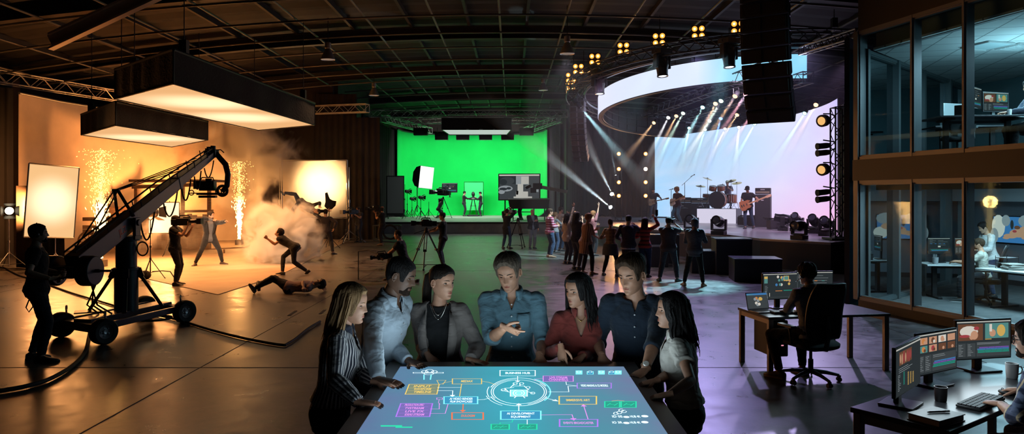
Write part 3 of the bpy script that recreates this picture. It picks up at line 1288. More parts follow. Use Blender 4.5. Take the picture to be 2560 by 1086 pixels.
def drape(name, label, pts, z0, z1, mat, pitch=.22, amp=.05, cat='curtain', group=None, th=.02):
 """a pleated hanging cloth along the plan polyline pts"""
 P_ = [V((*p, 0)) for p in pts]
 ln = [0]
 for a, b in zip(P_, P_[1:]):
  ln.append(ln[-1]+(b-a).length)
 n = max(12, int(ln[-1]/pitch*6))
 rows = []
 for i in range(n+1):
  s = ln[-1]*i/n
  k = max(q for q in range(len(ln)-1) if ln[q] <= s+1e-9)
  t = (s-ln[k])/(ln[k+1]-ln[k])
  p = P_[k].lerp(P_[k+1], t)
  d = (P_[k+1]-P_[k]).normalized()
  nn = V((-d.y, d.x, 0))
  rows.append((p, nn, math.sin(s/pitch*2*PI)+.5*math.sin(s/pitch*2.3+1)))
 mb = MB()
 zs = (z0, lerp(z0, z1, .33), lerp(z0, z1, .66), z1)
 vs = []
 for off in (0, th):
  for q, z in enumerate(zs):
   for p, nn, w in rows:
    c = p+nn*(w*amp*(1.25-.2*q)+off)
    vs.append(V((c.x, c.y, z)))
 m = n+1
 fs = []
 for q in range(3):
  for i in range(n):
   fs.append((q*m+i, q*m+i+1, (q+1)*m+i+1, (q+1)*m+i))
   o = 4*m
   fs.append((o+q*m+i, o+(q+1)*m+i, o+(q+1)*m+i+1, o+q*m+i+1))
 o = 4*m
 for i in range(n):
  fs.append((i+1, i, o+i, o+i+1))
  fs.append((3*m+i, 3*m+i+1, o+3*m+i+1, o+3*m+i))
 mb.add(vs, fs)
 return tag(mb.obj(name, mat, angle=70), label, cat, group)
SZ_ = .85
DRK = pm('black_drape', (.008, .007, .007), .95, var=.2, scale=3)
DRB = pm('brown_drape', (.020, .013, .010), .95, var=.2, scale=3)
DRV = pm('dark_violet_drape', (.020, .016, .022), .95, var=.2, scale=3)
drape('stage_curtain', 'tall black pleated curtain at the far left edge, beside the orange backdrop', [(-18.6, 24.6), (-17.35, 25.0)], 0, 5.9, DRK, .25, .07)
drape('stage_curtain', 'dark brown pleated drape right of the big lit diffusion frame', [(-9.8, 35.6), (-7.7, 35.7)], 0, 7.2, DRB, .3, .05)
drape('stage_curtain', 'dark drape hanging just left of the green screen, at the opening of its bay', [(-7.9, 35.2), (-6.5, 35.4)], 0, 6.0, DRB, .3, .06)
drape('stage_curtain', 'tall grey-black drape hanging against the left edge of the green screen', [(-8.62, 41.6), (-8.62, 51.0), (-8.35, 52.2)], .67, 6.9, DRK, .3, .06)
drape('stage_curtain', 'dark drape hanging against the right edge of the green screen', [(2.65, 52.4), (3.3, 48.5)], .67, 7.0, DRV, .4, .07)
drape('stage_curtain', 'wide black drape between the green screen bay and the concert stage', [(3.62, 46.0), (3.55, 40.9), (3.95, 40.6)], 0, 7.6, DRV, .45, .08)
drape('stage_curtain', 'wide black backdrop drape behind the orange lamp columns and the LED wall', [(4.2, 45.7), (12.5, 45.7)], 0, 7.8, DRV, .45, .08)
drape('stage_curtain', 'black masking drape behind the lighting tower, between stage and office', [(11.95, 25.3), (12.9, 24.6)], SZ_+.02, 7.6, DRK, .35, .06)
def truss(name, label, p, q, size=.3, mat=None, step=None, group=None, r=.024, cat='truss', tri=False):
 p, q = V(p), V(q)
 d = (q-p).normalized()
 up = V((0, 0, 1)) if abs(d.z) < .9 else V((0, 1, 0))
 x = d.cross(up).normalized()
 y = x.cross(d)
 mb = MB()
 offs = [(x*sx+y*sy)*size/2 for sx, sy in ((-1, -1), (1, -1), (1, 1), (-1, 1))] if not tri else [x*-size/2-y*size/3, x*size/2-y*size/3, y*size*.6]
 for o in offs:
  mb.tube([p+o, q+o], r, 6)
 n = max(2, int(round((q-p).length/(step or size*1.1))))
 m = len(offs)
 for i in range(n):
  a, b = p.lerp(q, i/n), p.lerp(q, (i+1)/n)
  for k in range(m):
   k2 = (k+1) % m
   o1, o2 = (k, k2) if i % 2 else (k2, k)
   mb.tube([a+offs[o1], b+offs[o2]], r*.55, 4, cap=False)
 for e in (p, q):
  for k in range(m):
   mb.tube([e+offs[k], e+offs[(k+1) % m]], r*.7, 5)
 return tag(mb.obj(name, mat or ALU), label, cat, group)
truss('lighting_truss', 'aluminium box truss along the left wall above the orange backdrop', (-18.2, 25.0, 6.35), (-15.4, 34.5, 6.35), .42, pm('truss_lit_warm', (.62, .56, .5), .4, .5))  # aluminium with the film set's warm light put into its colour
truss('lighting_truss', 'short aluminium truss above the lit square diffusion frame on the dark wall', (-9.75, 35.2, 6.35), (-6.9, 34.4, 6.35), .38, pm('truss_lit_warm', (.62, .56, .5), .4, .5))
MUS = pm('muslin', (.72, .56, .40), .9, var=.06, scale=2, bump=.25, bscale=1.5)
cur = [(-17.25, 25.2), (-17.25, 27.5), (-16.9, 29.5), (-16.1, 31.6), (-14.9, 33.3), (-13.6, 34.4), (-12.2, 34.9)]
o = drape('backdrop', 'tall cream cloth backdrop curving behind the film set', cur, .02, 5.72, MUS, 1.6, .015, 'backdrop')
mb = MB()
mb.tube([(p[0], p[1], 5.75) for p in cur], .045, 8)
mb.obj('top_pipe', STEEL, o)
GRN = pm('chroma_green', (.004, .58, .085), .85, spec=.2, var=.08, scale=.5)
st = MB()
st.box2((-8.66, 41.2, 0), (3.45, 57.6, .65))
stage_g = st.obj('studio_platform', pm('platform_grey', (.30, .33, .30), .5, var=.2, scale=2), smooth=False)
tag(stage_g, 'low grey platform that carries the green screen set', 'platform')
stp = MB()
stp.box((-2.6, 41.18, .60), (12.4, .05, .10))
stp.obj('edge_strip', pm('edge_dark', (.03, .035, .03), .6), stage_g)
plan = [(-8.2, 51.6), (-8.1, 53.2), (-7.6, 54.6), (-6.6, 55.7), (-5.2, 56.3), (-3., 56.5), (-.6, 56.3), (.8, 55.7), (1.8, 54.6), (2.3, 53.2), (2.5, 51.6)]
cx = -2.85
rows = []
for i in range(17):
 t = i/16
 if t < .5:
  a = t/.5*PI/2
  off, z = 1.0*(1-math.sin(a)), .66+.9*(1-math.cos(a))
 else:
  off, z = 0, lerp(1.56, 6.9, (t-.5)/.5)
 rw = []
 for x, y in plan:
  dd = V((cx-x, 49.5-y)).normalized()
  rw.append(V((x+dd.x*off, y+dd.y*off, z)))
 rows.append(rw)
mb = MB()
m = len(plan)
mb.add([p for r_ in rows for p in r_], [(i*m+k, i*m+k+1, (i+1)*m+k+1, (i+1)*m+k) for i in range(16) for k in range(m-1)])
gs = mb.obj('green_screen', GRN, angle=80)
sd_ = gs.modifiers.new('thick', 'SOLIDIFY')
sd_.thickness = .05
sd_.offset = -1
tag(gs, 'huge curved bright green screen filling the far bay', 'green screen')
mb = MB()
mb.tube([(x, y-.02, 6.95) for x, y in plan], .06, 8)
mb.obj('top_rail', BLK, gs)
truss('lighting_truss', 'front truss spanning the green screen bay, with orange-lit ends', (-9.6+.9, 43.8, 7.15), (3.4, 43.8, 7.15), .42)
truss('lighting_truss', 'truss above the black overhead softbox of the green screen', (-8.6, 48.6, 7.25), (3.4, 48.6, 7.25), .42)
truss('lighting_truss', 'slanting truss at the left above the green screen', (-8.2, 46.0, 7.1), (-6.0, 52.6, 6.9), .4)
truss('lighting_truss', 'slanting truss at the right above the green screen', (3.0, 46.0, 7.1), (1.0, 52.6, 6.9), .4)
def hang_softbox(label, poly, z0, z1, cloth, glow, group=None, wires=True, flange=.0):
 """a black-skirted overhead light box: poly is its plan outline"""
 cxy = sum((V((*p, 0)) for p in poly), V())/len(poly)
 rt = thing('overhead_softbox', label, 'softbox', (cxy.x, cxy.y, z0), 0, group)
 pl = [V((p[0]-cxy.x, p[1]-cxy.y, 0)) for p in poly]
 h = z1-z0
 sk = MB()
 n = len(pl)
 for i in range(n):
  a, b = pl[i], pl[(i+1) % n]
  d = (b-a)
  nn = V((d.y, -d.x, 0)).normalized()
  m = 16
  vs = []
  for q in range(2):
   for r_ in range(4):
    for k in range(m+1):
     t = k/m
     w = (.03*math.sin(k*1.9+i)+.02*math.sin(k*4.1))*math.sin(PI*t)*(math.sin(PI*r_/3)+.4)
     vs.append(a+d*t+nn*(w-q*.02)+V((0, 0, h*r_/3+(.02*math.sin(k*2.2) if r_ == 3 else 0))))
  mm = m+1
  fs = [(r_*mm+k, r_*mm+k+1, (r_+1)*mm+k+1, (r_+1)*mm+k) for r_ in range(3) for k in range(m)]
  o_ = 4*mm
  fs += [tuple(x+o_ for x in f[::-1]) for f in fs]
  sk.add(vs, fs)
 sk.obj('skirt', cloth, rt, angle=80)
 df = MB()
 c2 = [p*.995 for p in pl]
 df.loft([[p+V((0, 0, .012)) for p in c2], [p+V((0, 0, .02)) for p in c2]])
 df.obj('diffuser', glow, rt, smooth=False)
 fr = MB()
 for i in range(n):
  fr.tube([pl[i]+V((0, 0, h)), pl[(i+1) % n]+V((0, 0, h))], .035, 6)
  fr.tube([pl[i]+V((0, 0, .0)), pl[(i+1) % n]+V((0, 0, .0))], .018, 6)
  fr.tube([pl[i], pl[i]+V((0, 0, h))], .02, 6)
 fr.obj('frame', BLK, rt)
 tp = MB()
 tp.loft([[p+V((0, 0, h-.03)) for p in pl], [p+V((0, 0, h)) for p in pl]])
 tp.obj('top_cover', cloth, rt, smooth=False)
 if wires:
  for p in pl:
   wr = MB()
   q = V((p.x*.85, p.y*.85, 0))
   top = zc(q.x+cxy.x)-.3-z0
   wr.tube([q+V((0, 0, h)), q+V((0, 0, top))], .012, 5)
   wr.box(q+V((0, 0, h+.22)), (.16, .16, .3))
   wr.obj('hoist', BLK, rt)
 return rt
# ================================================================== film set (left)
def softglow(name, col, s):
 return em(name, col, s)
def hotglow(name, base, hot, spots, rad, k):
 """lit diffusion cloth: bulb-like hot spots painted into its emission (object coordinates)"""
 m, t = newmat(name)
 out = nd(t, 'ShaderNodeOutputMaterial')
 e = nd(t, 'ShaderNodeEmission')
 tc = nd(t, 'ShaderNodeTexCoord')
 acc = None
 for sp in spots:
  ds = nd(t, 'ShaderNodeVectorMath', operation='DISTANCE')
  ds.inputs[1].default_value = sp
  t.links.new(tc.outputs['Object'], ds.inputs[0])
  mr = nd(t, 'ShaderNodeMapRange')
  mr.interpolation_type = 'SMOOTHERSTEP'
  mr.inputs[1].default_value = rad
  mr.inputs[2].default_value = rad*.08
  t.links.new(ds.outputs['Value'], mr.inputs[0])
  if acc is None:
   acc = mr.outputs[0]
  else:
   mx = nd(t, 'ShaderNodeMath', operation='MAXIMUM')
   t.links.new(acc, mx.inputs[0])
   t.links.new(mr.outputs[0], mx.inputs[1])
   acc = mx.outputs[0]
 mi = nd(t, 'ShaderNodeMix', data_type='RGBA')
 t.links.new(acc, mi.inputs[0])
 mi.inputs[6].default_value = c4(base)
 mi.inputs[7].default_value = c4(hot)
 t.links.new(mi.outputs[2], e.inputs[0])
 e.inputs[1].default_value = k
 t.links.new(e.outputs[0], out.inputs[0])
 return m
GB_, GH_ = (.88, .47, .20), (1.45, 1.05, .60)
GLOWW = hotglow('softbox_glow_warm', GB_, GH_, ((.25, -2.3, 0), (-.1, 1.2, 0)), 2.1, 1.)
GLOWW2 = hotglow('softbox_glow_low', GB_, GH_, ((-.1, .2, 0),), 2.1, 1.)
sb1 = [(-7.1, 15.1), (-6.55, 23.9), (-9.1, 25.8), (-9.65, 17.5)]
hang_softbox('long black-skirted overhead softbox glowing warm, the higher of two over the film set', sb1, 4.5, 5.22, BLKF, GLOWW)
sb2 = [(-10.4, 18.9), (-10.1, 23.9), (-12.9, 27.3), (-13.1, 21.9)]
hang_softbox('smaller black-skirted overhead softbox, lower left of the long one', sb2, 4.0, 4.62, BLKF, GLOWW2)
mp_ = [ground(*p) for p in ((215, 668), (330, 690), (545, 738), (700, 689), (872, 602), (640, 586), (300, 600))]
mb = MB()
mb.prism([(p.x, p.y) for p in mp_], .002, .012)
tag(mb.obj('floor_sheet', pm('beige_sheet', (.34, .26, .185), .6, var=.12, scale=1.5, bump=.15, bscale=3), smooth=False), 'large beige sheet laid on the floor under the film set', 'floor sheet')
def cable(label, px, r=.022, z=None, cat='cable', name='cable', mat=None, group=None):
 pts = [ground(*p) for p in px]
 out = []
 n = len(pts)
 for i in range(n-1):
  p0, p1, p2, p3 = pts[max(i-1, 0)], pts[i], pts[i+1], pts[min(i+2, n-1)]
  for k in range(6):
   t = k/6
   q = .5*(2*p1+(p2-p0)*t+(2*p0-5*p1+4*p2-p3)*t*t+(3*p1-p0-3*p2+p3)*t*t*t)
   out.append(V((q.x, q.y, r+.004)))
 out.append(V((pts[-1].x, pts[-1].y, r+.004)))
 mb = MB()
 mb.tube(out, r, 8)
 return tag(mb.obj(name, mat or RUB), label, cat, group)
cable('thick black cable curving across the floor from the dolly to the left edge', [(-60, 992), (0, 985), (70, 972), (130, 952), (185, 918), (213, 885), (222, 850), (226, 826)], .026)
cable('black cable running under the crane dolly to a sharp bend on the open floor', [(120, 714), (180, 736), (250, 757), (330, 780), (430, 800), (520, 827), (600, 848), (680, 864), (712, 868)], .020)
cable('black cable from the sharp floor bend up towards the striped shirt woman', [(712, 868), (738, 852), (770, 826), (800, 808)], .020)
cable('cable on the floor at the far left behind the crane operator', [(-20, 668), (10, 672), (45, 690), (80, 700)], .018)
for i, (a, b) in enumerate((((722, 790), (740, 778)), ((812, 776), (800, 786)))):
 p, q = ground(*a), ground(*b)
 mb = MB()
 mb.bar(p+V((0, 0, .004)), q+V((0, 0, .004)), .05, .006)
 tag(mb.obj('tape_mark', RUB), ['short strip of dark tape on the floor right of the lying stuntman', 'second dark tape strip, nearer the blonde woman'][i], 'tape')
def stand(label, loc, h, spread=.5, mat=STEEL, group=None, rot=0., name='light_stand', r=.016):
 rt = thing(name, label, 'stand', loc, rot, group)
 p = MB()
 p.tube([(0, 0, .12), (0, 0, h*.55)], r, 8)
 p.tube([(0, 0, h*.55), (0, 0, h)], r*.72, 8)
 p.tube([(0, 0, h*.53), (0, 0, h*.57)], r*1.7, 8)
 p.tube([(0, 0, .5), (0, 0, .56)], r*1.7, 8)
 p.obj('pole', mat, rt)
 for i in range(3):
  a = i*2*PI/3+.4
  d = V((math.cos(a), math.sin(a), 0))
  l = MB()
  l.tube([V((0, 0, .54)), d*spread+V((0, 0, .015))], r*.7, 6)
  l.tube([V((0, 0, .18)), d*spread*.62+V((0, 0, .21))], r*.5, 5)
  l.ell(d*spread+V((0, 0, .018)), .018, nu=6, nv=5)
  l.obj('leg', mat, rt)
 return rt
def glowpanel(label, c, w, h, yaw, roll=0., glow=None, frame=BLK, name='lit_diffusion', depth=.05, cat='light panel', pitch=0.):
 """a framed sheet of lit diffusion; yaw = direction it faces (deg, world)"""
 rt = thing(name, label, cat, c, 0)
 a = R(yaw)
 n = V((math.cos(a), math.sin(a), 0))
 x = V((-n.y, n.x, 0))
 q = Quaternion(n, R(roll)) @ Quaternion(x, R(pitch))
 x = Quaternion(n, R(roll)) @ x
 n = q @ n
 z = n.cross(x)
 f = MB()
 for s in (-1, 1):
  f.tube([x*s*w/2-z*h/2, x*s*w/2+z*h/2], .022, 6)
  f.tube([x*-w/2+z*s*h/2, x*w/2+z*s*h/2], .022, 6)
 f.obj('frame', frame, rt)
 d = MB()
 P_ = [x*sx*w*.49+z*sz*h*.49 for sx, sz in ((-1, -1), (1, -1), (1, 1), (-1, 1))]
 d.loft([[p+n*.004 for p in P_], [p+n*.012 for p in P_]])
 d.obj('diffusion_cloth', glow, rt, smooth=False)
 return rt, n, x, z
PANG = hotglow('panel_glow', (.95, .55, .24), (1.5, 1.2, .75), ((0, 0, .0),), .95, 1.)
c = at(130, 504, 20)
rt, n, x, z = glowpanel('tall glowing white-orange light panel tilted on a stand behind the crane operator', c, 1.25, 2.0, -38, -4, PANG, frame=STEEL)
bk = MB()
P_ = [x*sx*.61+z*sz*.98 for sx, sz in ((-1, -1), (1, -1), (1, 1), (-1, 1))]
bk.loft([[p-n*.03 for p in P_], [p-n*.015 for p in P_]])
bk.obj('back_cloth', BLKF, rt, smooth=False)
stand('light stand carrying the tall tilted light panel at the left', (c.x, c.y+.14, 0), c.z+.3, .5, STEEL)
fl_ = MB()
p0, p1 = at(40, 470, 21.5), at(108, 470, 21.0)
fl_ = drape('cloth_flag', 'square brown cloth flag standing behind the tall tilted light panel', [(p0.x, p0.y), (p1.x, p1.y)], .01, 2.45, pm('brown_flag', (.10, .07, .05), .9), .5, .01, 'flag')
p0, p1 = at(95, 470, 20.6), at(158, 470, 20.3)
drape('cloth_flag', 'short dark cloth hanging low under the tall tilted light panel', [(p0.x, p0.y), (p1.x, p1.y)], .01, .98, BLKF, .3, .02, 'flag')
def barn_lamp(label, loc, aim, size=.2, glow=None, mat=BLK, name='film_lamp', group=None, doors=True, z0=0.):
 """fresnel lamp head with barn doors and a yoke"""
 loc = V(loc)
 rt = thing(name, label, 'lamp', loc, 0, group)
 d = (V(aim)-loc).normalized()
 b = MB()
 b.lathe([(0, -size*.9), (size*.5, -size*.88), (size*.62, -size*.6), (size*.62, size*.55), (size*.7, size*.58), (size*.7, size*.7), (size*.55, size*.7)], (0, 0, 0), d, 16)
 b.obj('housing', mat, rt)
 g = MB()
 g.lathe([(0, size*.705), (size*.54, size*.70), (size*.54, size*.66)], (0, 0, 0), d, 16)
 g.obj('lens', glow, rt)
 x = d.cross(V((0, 0, 1))).normalized()
 u = x.cross(d)
 if doors:
  for ax, s in ((x, 1), (x, -1), (u, 1), (u, -1)):
   o_ = u if ax is x else x
   k = MB()
   a0 = d*size*.72+ax*s*size*.66
   a1 = a0+d*size*.75+ax*s*size*.42
   k.loft([[a0+o_*size*.55, a0-o_*size*.55, a0-o_*size*.55+ax*s*.008, a0+o_*size*.55+ax*s*.008], [a1+o_*size*.75, a1-o_*size*.75, a1-o_*size*.75+ax*s*.008, a1+o_*size*.75+ax*s*.008]])
   k.obj('barn_door', mat, rt, smooth=False)
 y = MB()
 pts = [x*size*.8*math.cos(t)-V((0, 0, 1))*size*1.0*math.sin(t) for t in [PI*i/10 for i in range(11)]]
 y.tube(pts, .014, 6)
 y.obj('yoke', mat, rt)
 return rt
WARMLENS = em('lamp_lens_warm', (1., .78, .48), 6.)
p = at(22, 527, 20.6)
barn_lamp('small warm lamp on a stand at the far left edge by the black curtain', p, p+V((1, -1.2, -.05)), .2, WARMLENS)
stand('silver light stand at the far left edge', (p.x, p.y, 0), p.z-.2, .55)
p = at(376, 531, 18.5)
barn_lamp('barn-door lamp on a black stand, seen between crane arm and cameraman', p, p+V((1, 1.6, .05)), .2, em('lamp_lens_dim', (1., .7, .4), 1.5), STEEL)
st_ = stand('tall black stand with barn-door lamp and sandbagged base, left of the cameraman', (p.x, p.y, 0), p.z-.2, .34, BLK)
mb = MB()
mb.tube([(.05, 0, .20), (.30, .02, .22), (.50, .02, .20), (.62, .02, .02)], .014, 6)
mb.obj('boom_arm', BLK, st_)
mb = MB()
mb.ell((-.10, -.08, .12), (.16, .11, .12), nu=12, nv=8)
tag(mb.obj('sandbag', BLKF, loc=(p.x, p.y, 0)), 'round black sandbag slung on the tall lamp stand base', 'sandbag')
def sparks(label, base, height, width, n, seed, big=1.):
 rnd = random.Random(seed)
 mb = MB()
 base = V(base)
 for i in range(n):
  t = rnd.random()**1.7
  w = width*(.07+.9*t**1.35)
  a = rnd.uniform(0, 2*PI)
  r_ = w*abs(rnd.gauss(0, .42))
  p = V((math.cos(a)*r_, math.sin(a)*r_, height*t))
  core = t < .55
  L = rnd.uniform(.05, .14) if core else rnd.uniform(.02, .05)
  d = V((p.x*.9, p.y*.9, .8)).normalized() if t < .75 else V((rnd.uniform(-1, 1), rnd.uniform(-1, 1), -.6)).normalized()
  rr = rnd.uniform(.006, .013)*big*(1.7 if core and t < .3 else 1)
  mb.cur = 0 if t < .5 else 1
  q = d.orthogonal().normalized()*rr
  e = d.cross(q)
  mb.add([p-d*L/2, p+q, p+e, p-q, p-e, p+d*L/2], [(0, 2, 1), (0, 3, 2), (0, 4, 3), (0, 1, 4), (5, 1, 2), (5, 2, 3), (5, 3, 4), (5, 4, 1)])
 o = mb.obj('spark_fountain', [em('spark_hot', (1., .50, .16), 9.), em('spark_orange', (1., .42, .09), 6.)], smooth=False, loc=base)
 return tag(o, label, 'sparks', None, 'stuff')
f1 = ground(252, 668)
f2 = ground(598, 613)
for f, lab, zz in ((f1, 'left', .22), (f2, 'right', .24)):
 rt = thing('spark_machine', {'left': 'small square spark machine below the left spark fountain, behind the crane', 'right': 'small square spark machine below the right spark fountain, behind the pointing man'}[lab], 'spark machine', (f.x, f.y, 0))
 mb = MB()
 mb.box((0, 0, .12), (.28, .28, .22))
 mb.obj('housing', pm('machine_case', (.12, .10, .08), .5), rt, bevel=.015)
 mb = MB()
 mb.lathe([(.05, .23), (.06, .26), (.045, .26), (.04, .23)], (0, 0, 0), n=12)
 mb.obj('nozzle', BLK, rt)
sparks('bright orange spark fountain rising left behind the crane arm', (f1.x, f1.y, .26), 3.3, .85, 2200, 1, 1.25)
sparks('bright spark fountain rising beyond the pointing man in the suit', (f2.x, f2.y, .26), 3.4, .75, 1700, 2, 1.5)
WOOD = pm('weathered_wood', (.20, .11, .06), .8, var=.4, scale=4, stretch=(1, 1, 8), bump=.3, bscale=20)
def planks(mb, a, b, z0, z1, n, rnd, th=.03, gap=.012, vertical=False, skip=.1):
 a, b = V((*a, 0)), V((*b, 0))
 if vertical:
  for i in range(n):
   if rnd.random() < skip:
    continue
   p, q = a.lerp(b, i/n), a.lerp(b, (i+1)/n)
   mb.bar((p+q)/2+V((0, 0, z0)), (p+q)/2+V((0, 0, z1-rnd.uniform(0, .2))), (q-p).length-gap, th, up=(b-a).cross(V((0, 0, 1))))
 else:
  h = (z1-z0)/n
  for i in range(n):
   if rnd.random() < skip:
    continue
   z = z0+h*(i+.5)
   mb.bar(a+V((0, 0, z)), b+V((0, 0, z+rnd.uniform(-.03, .03))), th, h-gap)
rnd = random.Random(4)
rt = thing('wooden_cart', 'wrecked wooden cart with rails, between tilted light panel and left sparks', 'cart', (-15.2, 27.0, 0))
mb = MB()
planks(mb, (-.9, 0), (1.0, .2), .75, 1.35, 4, rnd)
planks(mb, (-.9, .9), (1.0, 1.1), .75, 1.35, 4, rnd)
mb.obj('side_boards', WOOD, rt, smooth=False)
mb = MB()
mb.box((.05, .5, .72), (1.9, 1.0, .07), .1)
mb.obj('bed', WOOD, rt)
for sx in (-.6, .7):
 w_ = MB()
 w_.torus((sx, -.12, .42), (0, 1, 0), .40, .035, 22, 6)
 for k in range(8):
  w_.tube([(sx, -.12, .42), (sx+.40*math.cos(k*PI/4), -.12, .42+.40*math.sin(k*PI/4))], .016, 5)
 w_.obj('wheel', WOOD, rt)
rt = thing('wooden_hut', 'ruined wooden hut front with beams, half hidden in smoke behind the crane', 'hut', (-13.6, 28.6, 0))
mb = MB()
planks(mb, (-1.3, 0), (1.5, 0), 0, 1.5, 14, rnd, vertical=True, skip=.25)
mb.obj('boards', WOOD, rt, smooth=False)
mb = MB()
for x_ in (-1.35, -.4, .5, 1.55):
 mb.bar((x_, .05, 0), (x_, .05, 2.55), .12)
mb.bar((-1.5, .05, 2.5), (1.7, .05, 2.62), .14)
mb.bar((-1.5, .05, 1.5), (1.7, .05, 1.55), .10)
mb.obj('posts', WOOD, rt, smooth=False)
mb = MB()
mb.box((.1, .5, 2.75), (3.3, 1.3, .10), 0)
mb.obj('roof', WOOD, rt)
rt = thing('wooden_barrier', 'low wooden plank barrier standing below the cream backdrop', 'barrier', (-15.9, 30.0, 0))
mb = MB()
planks(mb, (-.6, -.6), (1.2, .6), .1, 1.7, 7, rnd, skip=.05)
mb.obj('boards', WOOD, rt, smooth=False)
mb = MB()
for t in (0, .5, 1):
 mb.bar(V((-.6, -.55, 0)).lerp(V((1.2, .65, 0)), t), V((-.6, -.55, 1.85)).lerp(V((1.2, .65, 1.85)), t), .1)
mb.obj('posts', WOOD, rt, smooth=False)
c = at(410, 545, 25.6)
glowpanel('low bright light panel glowing through the smoke behind the cameraman', c, 1.0, 1.1, -72, 0, em('panel_glow_hot', (1., .62, .30), 2.2))
stand('stand behind the low light panel in the smoke', (c.x+.1, c.y+.2, 0), c.z+.6, .4, BLK)
a, b = ground(560, 634), ground(640, 628)
rt = thing('bench_rail', 'long low dark rail on short feet beside the right spark machine', 'rail', (a.x, a.y, 0))
d = b-a
mb = MB()
mb.bar(V((-.5, 0, .16)), V((d.x, d.y, .16)), .09, .035)
mb.obj('bar', WOOD, rt)
for t in (.0, .8):
 mb = MB()
 mb.bar(d*t+V((0, 0, 0)), d*t+V((0, 0, .15)), .05)
 mb.obj('foot', WOOD, rt)
cable('rope of dark hose lying by the right spark machine', [(610, 622), (640, 612), (662, 618), (690, 606), (720, 600)], .03, name='hose', cat='hose')
m, t = newmat('diffusion_silk')
out = nd(t, 'ShaderNodeOutputMaterial')
tr = nd(t, 'ShaderNodeBsdfTranslucent')
tr.inputs[0].default_value = (.85, .74, .60, 1)
df = nd(t, 'ShaderNodeBsdfDiffuse')
df.inputs[0].default_value = (.8, .7, .58, 1)
mx = nd(t, 'ShaderNodeMixShader')
mx.inputs[0].default_value = .35
t.links.new(tr.outputs[0], mx.inputs[1])
t.links.new(df.outputs[0], mx.inputs[2])
t.links.new(mx.outputs[0], out.inputs[0])
SILK = m
c = at(786, 473, 33)
DIFC = c
rt = thing('diffusion_frame', 'big square diffusion frame with a glowing hot spot, against the dark wall', 'diffusion frame', c, 0)
w_, h_ = 3.0, 2.66
mb = MB()
for s in (-1, 1):
 mb.tube([(s*w_/2, 0, -h_/2), (s*w_/2, 0, h_/2)], .03, 8)
 mb.tube([(-w_/2, 0, s*h_/2), (w_/2, 0, s*h_/2)], .03, 8)
mb.obj('frame', STEEL, rt)
mb = MB()
n = 24
vs_ = [V(((i/n-.5)*w_*.97, .012*math.sin(i*.9+j*.7)+.02*math.sin(j*.5), (j/n-.5)*h_*.97)) for j in range(n+1) for i in range(n+1)]
mb.add(vs_, [(j*(n+1)+i, j*(n+1)+i+1, (j+1)*(n+1)+i+1, (j+1)*(n+1)+i) for j in range(n) for i in range(n)])
mb.obj('silk', SILK, rt)
for s in (-1, 1):
 stand(['stand at the left edge of the square diffusion frame', 'silver roller stand at the right edge of the square diffusion frame'][(s+1)//2], (c.x+s*(w_/2+.09), c.y, 0), c.z+1.0, .75, STEEL, r=.028)
p = V((c.x+.25, 35.2, c.z+.25))
stand('stand of the film lamp behind the square diffusion frame', (p.x, p.y+.1, 0), p.z-.28, .5, BLK)
barn_lamp('film lamp shining from behind the square diffusion frame', p, c+V((.2, 0, .2)), .28, WARMLENS, BLK, doors=False)
lamp('SPOT', 'diffusion_key', p+V((0, -.45, 0)), c+V((.3, 0, .25)), (1, .62, .28), 1150, .18, cone=88, blend=.9)
p = ground(822, 622)
rt = thing('light_flag', 'dark notched flag on a stand in front of the square diffusion frame', 'flag', (p.x, p.y, 0))
mb = MB()
s = 1/66.
poly = [(-12, 0), (-9, 12), (-10, 36), (-4, 38), (0, 26), (3, 20), (10, 16), (20, 14), (18, 2), (8, -8), (-4, -8)]
vsA = [V((x_*s, 0, 1.72+y_*s)) for x_, y_ in poly]
mb.loft([vsA, [v+V((0, .02, 0)) for v in vsA]])
mb.obj('cloth', BLKF, rt, smooth=False)
mb = MB()
mb.tube([(0, .05, .1), (0, .05, 2.0)], .018, 6)
for k in range(3):
 mb.tube([(0, .05, .5), (.45*math.cos(k*2.1), .05+.45*math.sin(k*2.1), .01)], .013, 5)
mb.obj('stand', BLK, rt)
p = ground(783, 617)
mb = MB()
mb.loft([[V((x_*(1-.25*i), y_*(1-.2*i), .02+.2*i+.03*math.sin(x_*9+i))) for x_, y_ in [(.34*math.cos(a)*(1+.2*math.sin(3*a)), .22*math.sin(a)*(1+.15*math.cos(2*a))) for a in [2*PI*j/16 for j in range(16)]]] for i in (0, .6, 1.2, 1.7, 2.1)])
tag(mb.obj('sandbag', BLKF, loc=(p.x, p.y, 0)), 'dark sandbag on the beige sheet near the standing stuntman', 'sandbag')
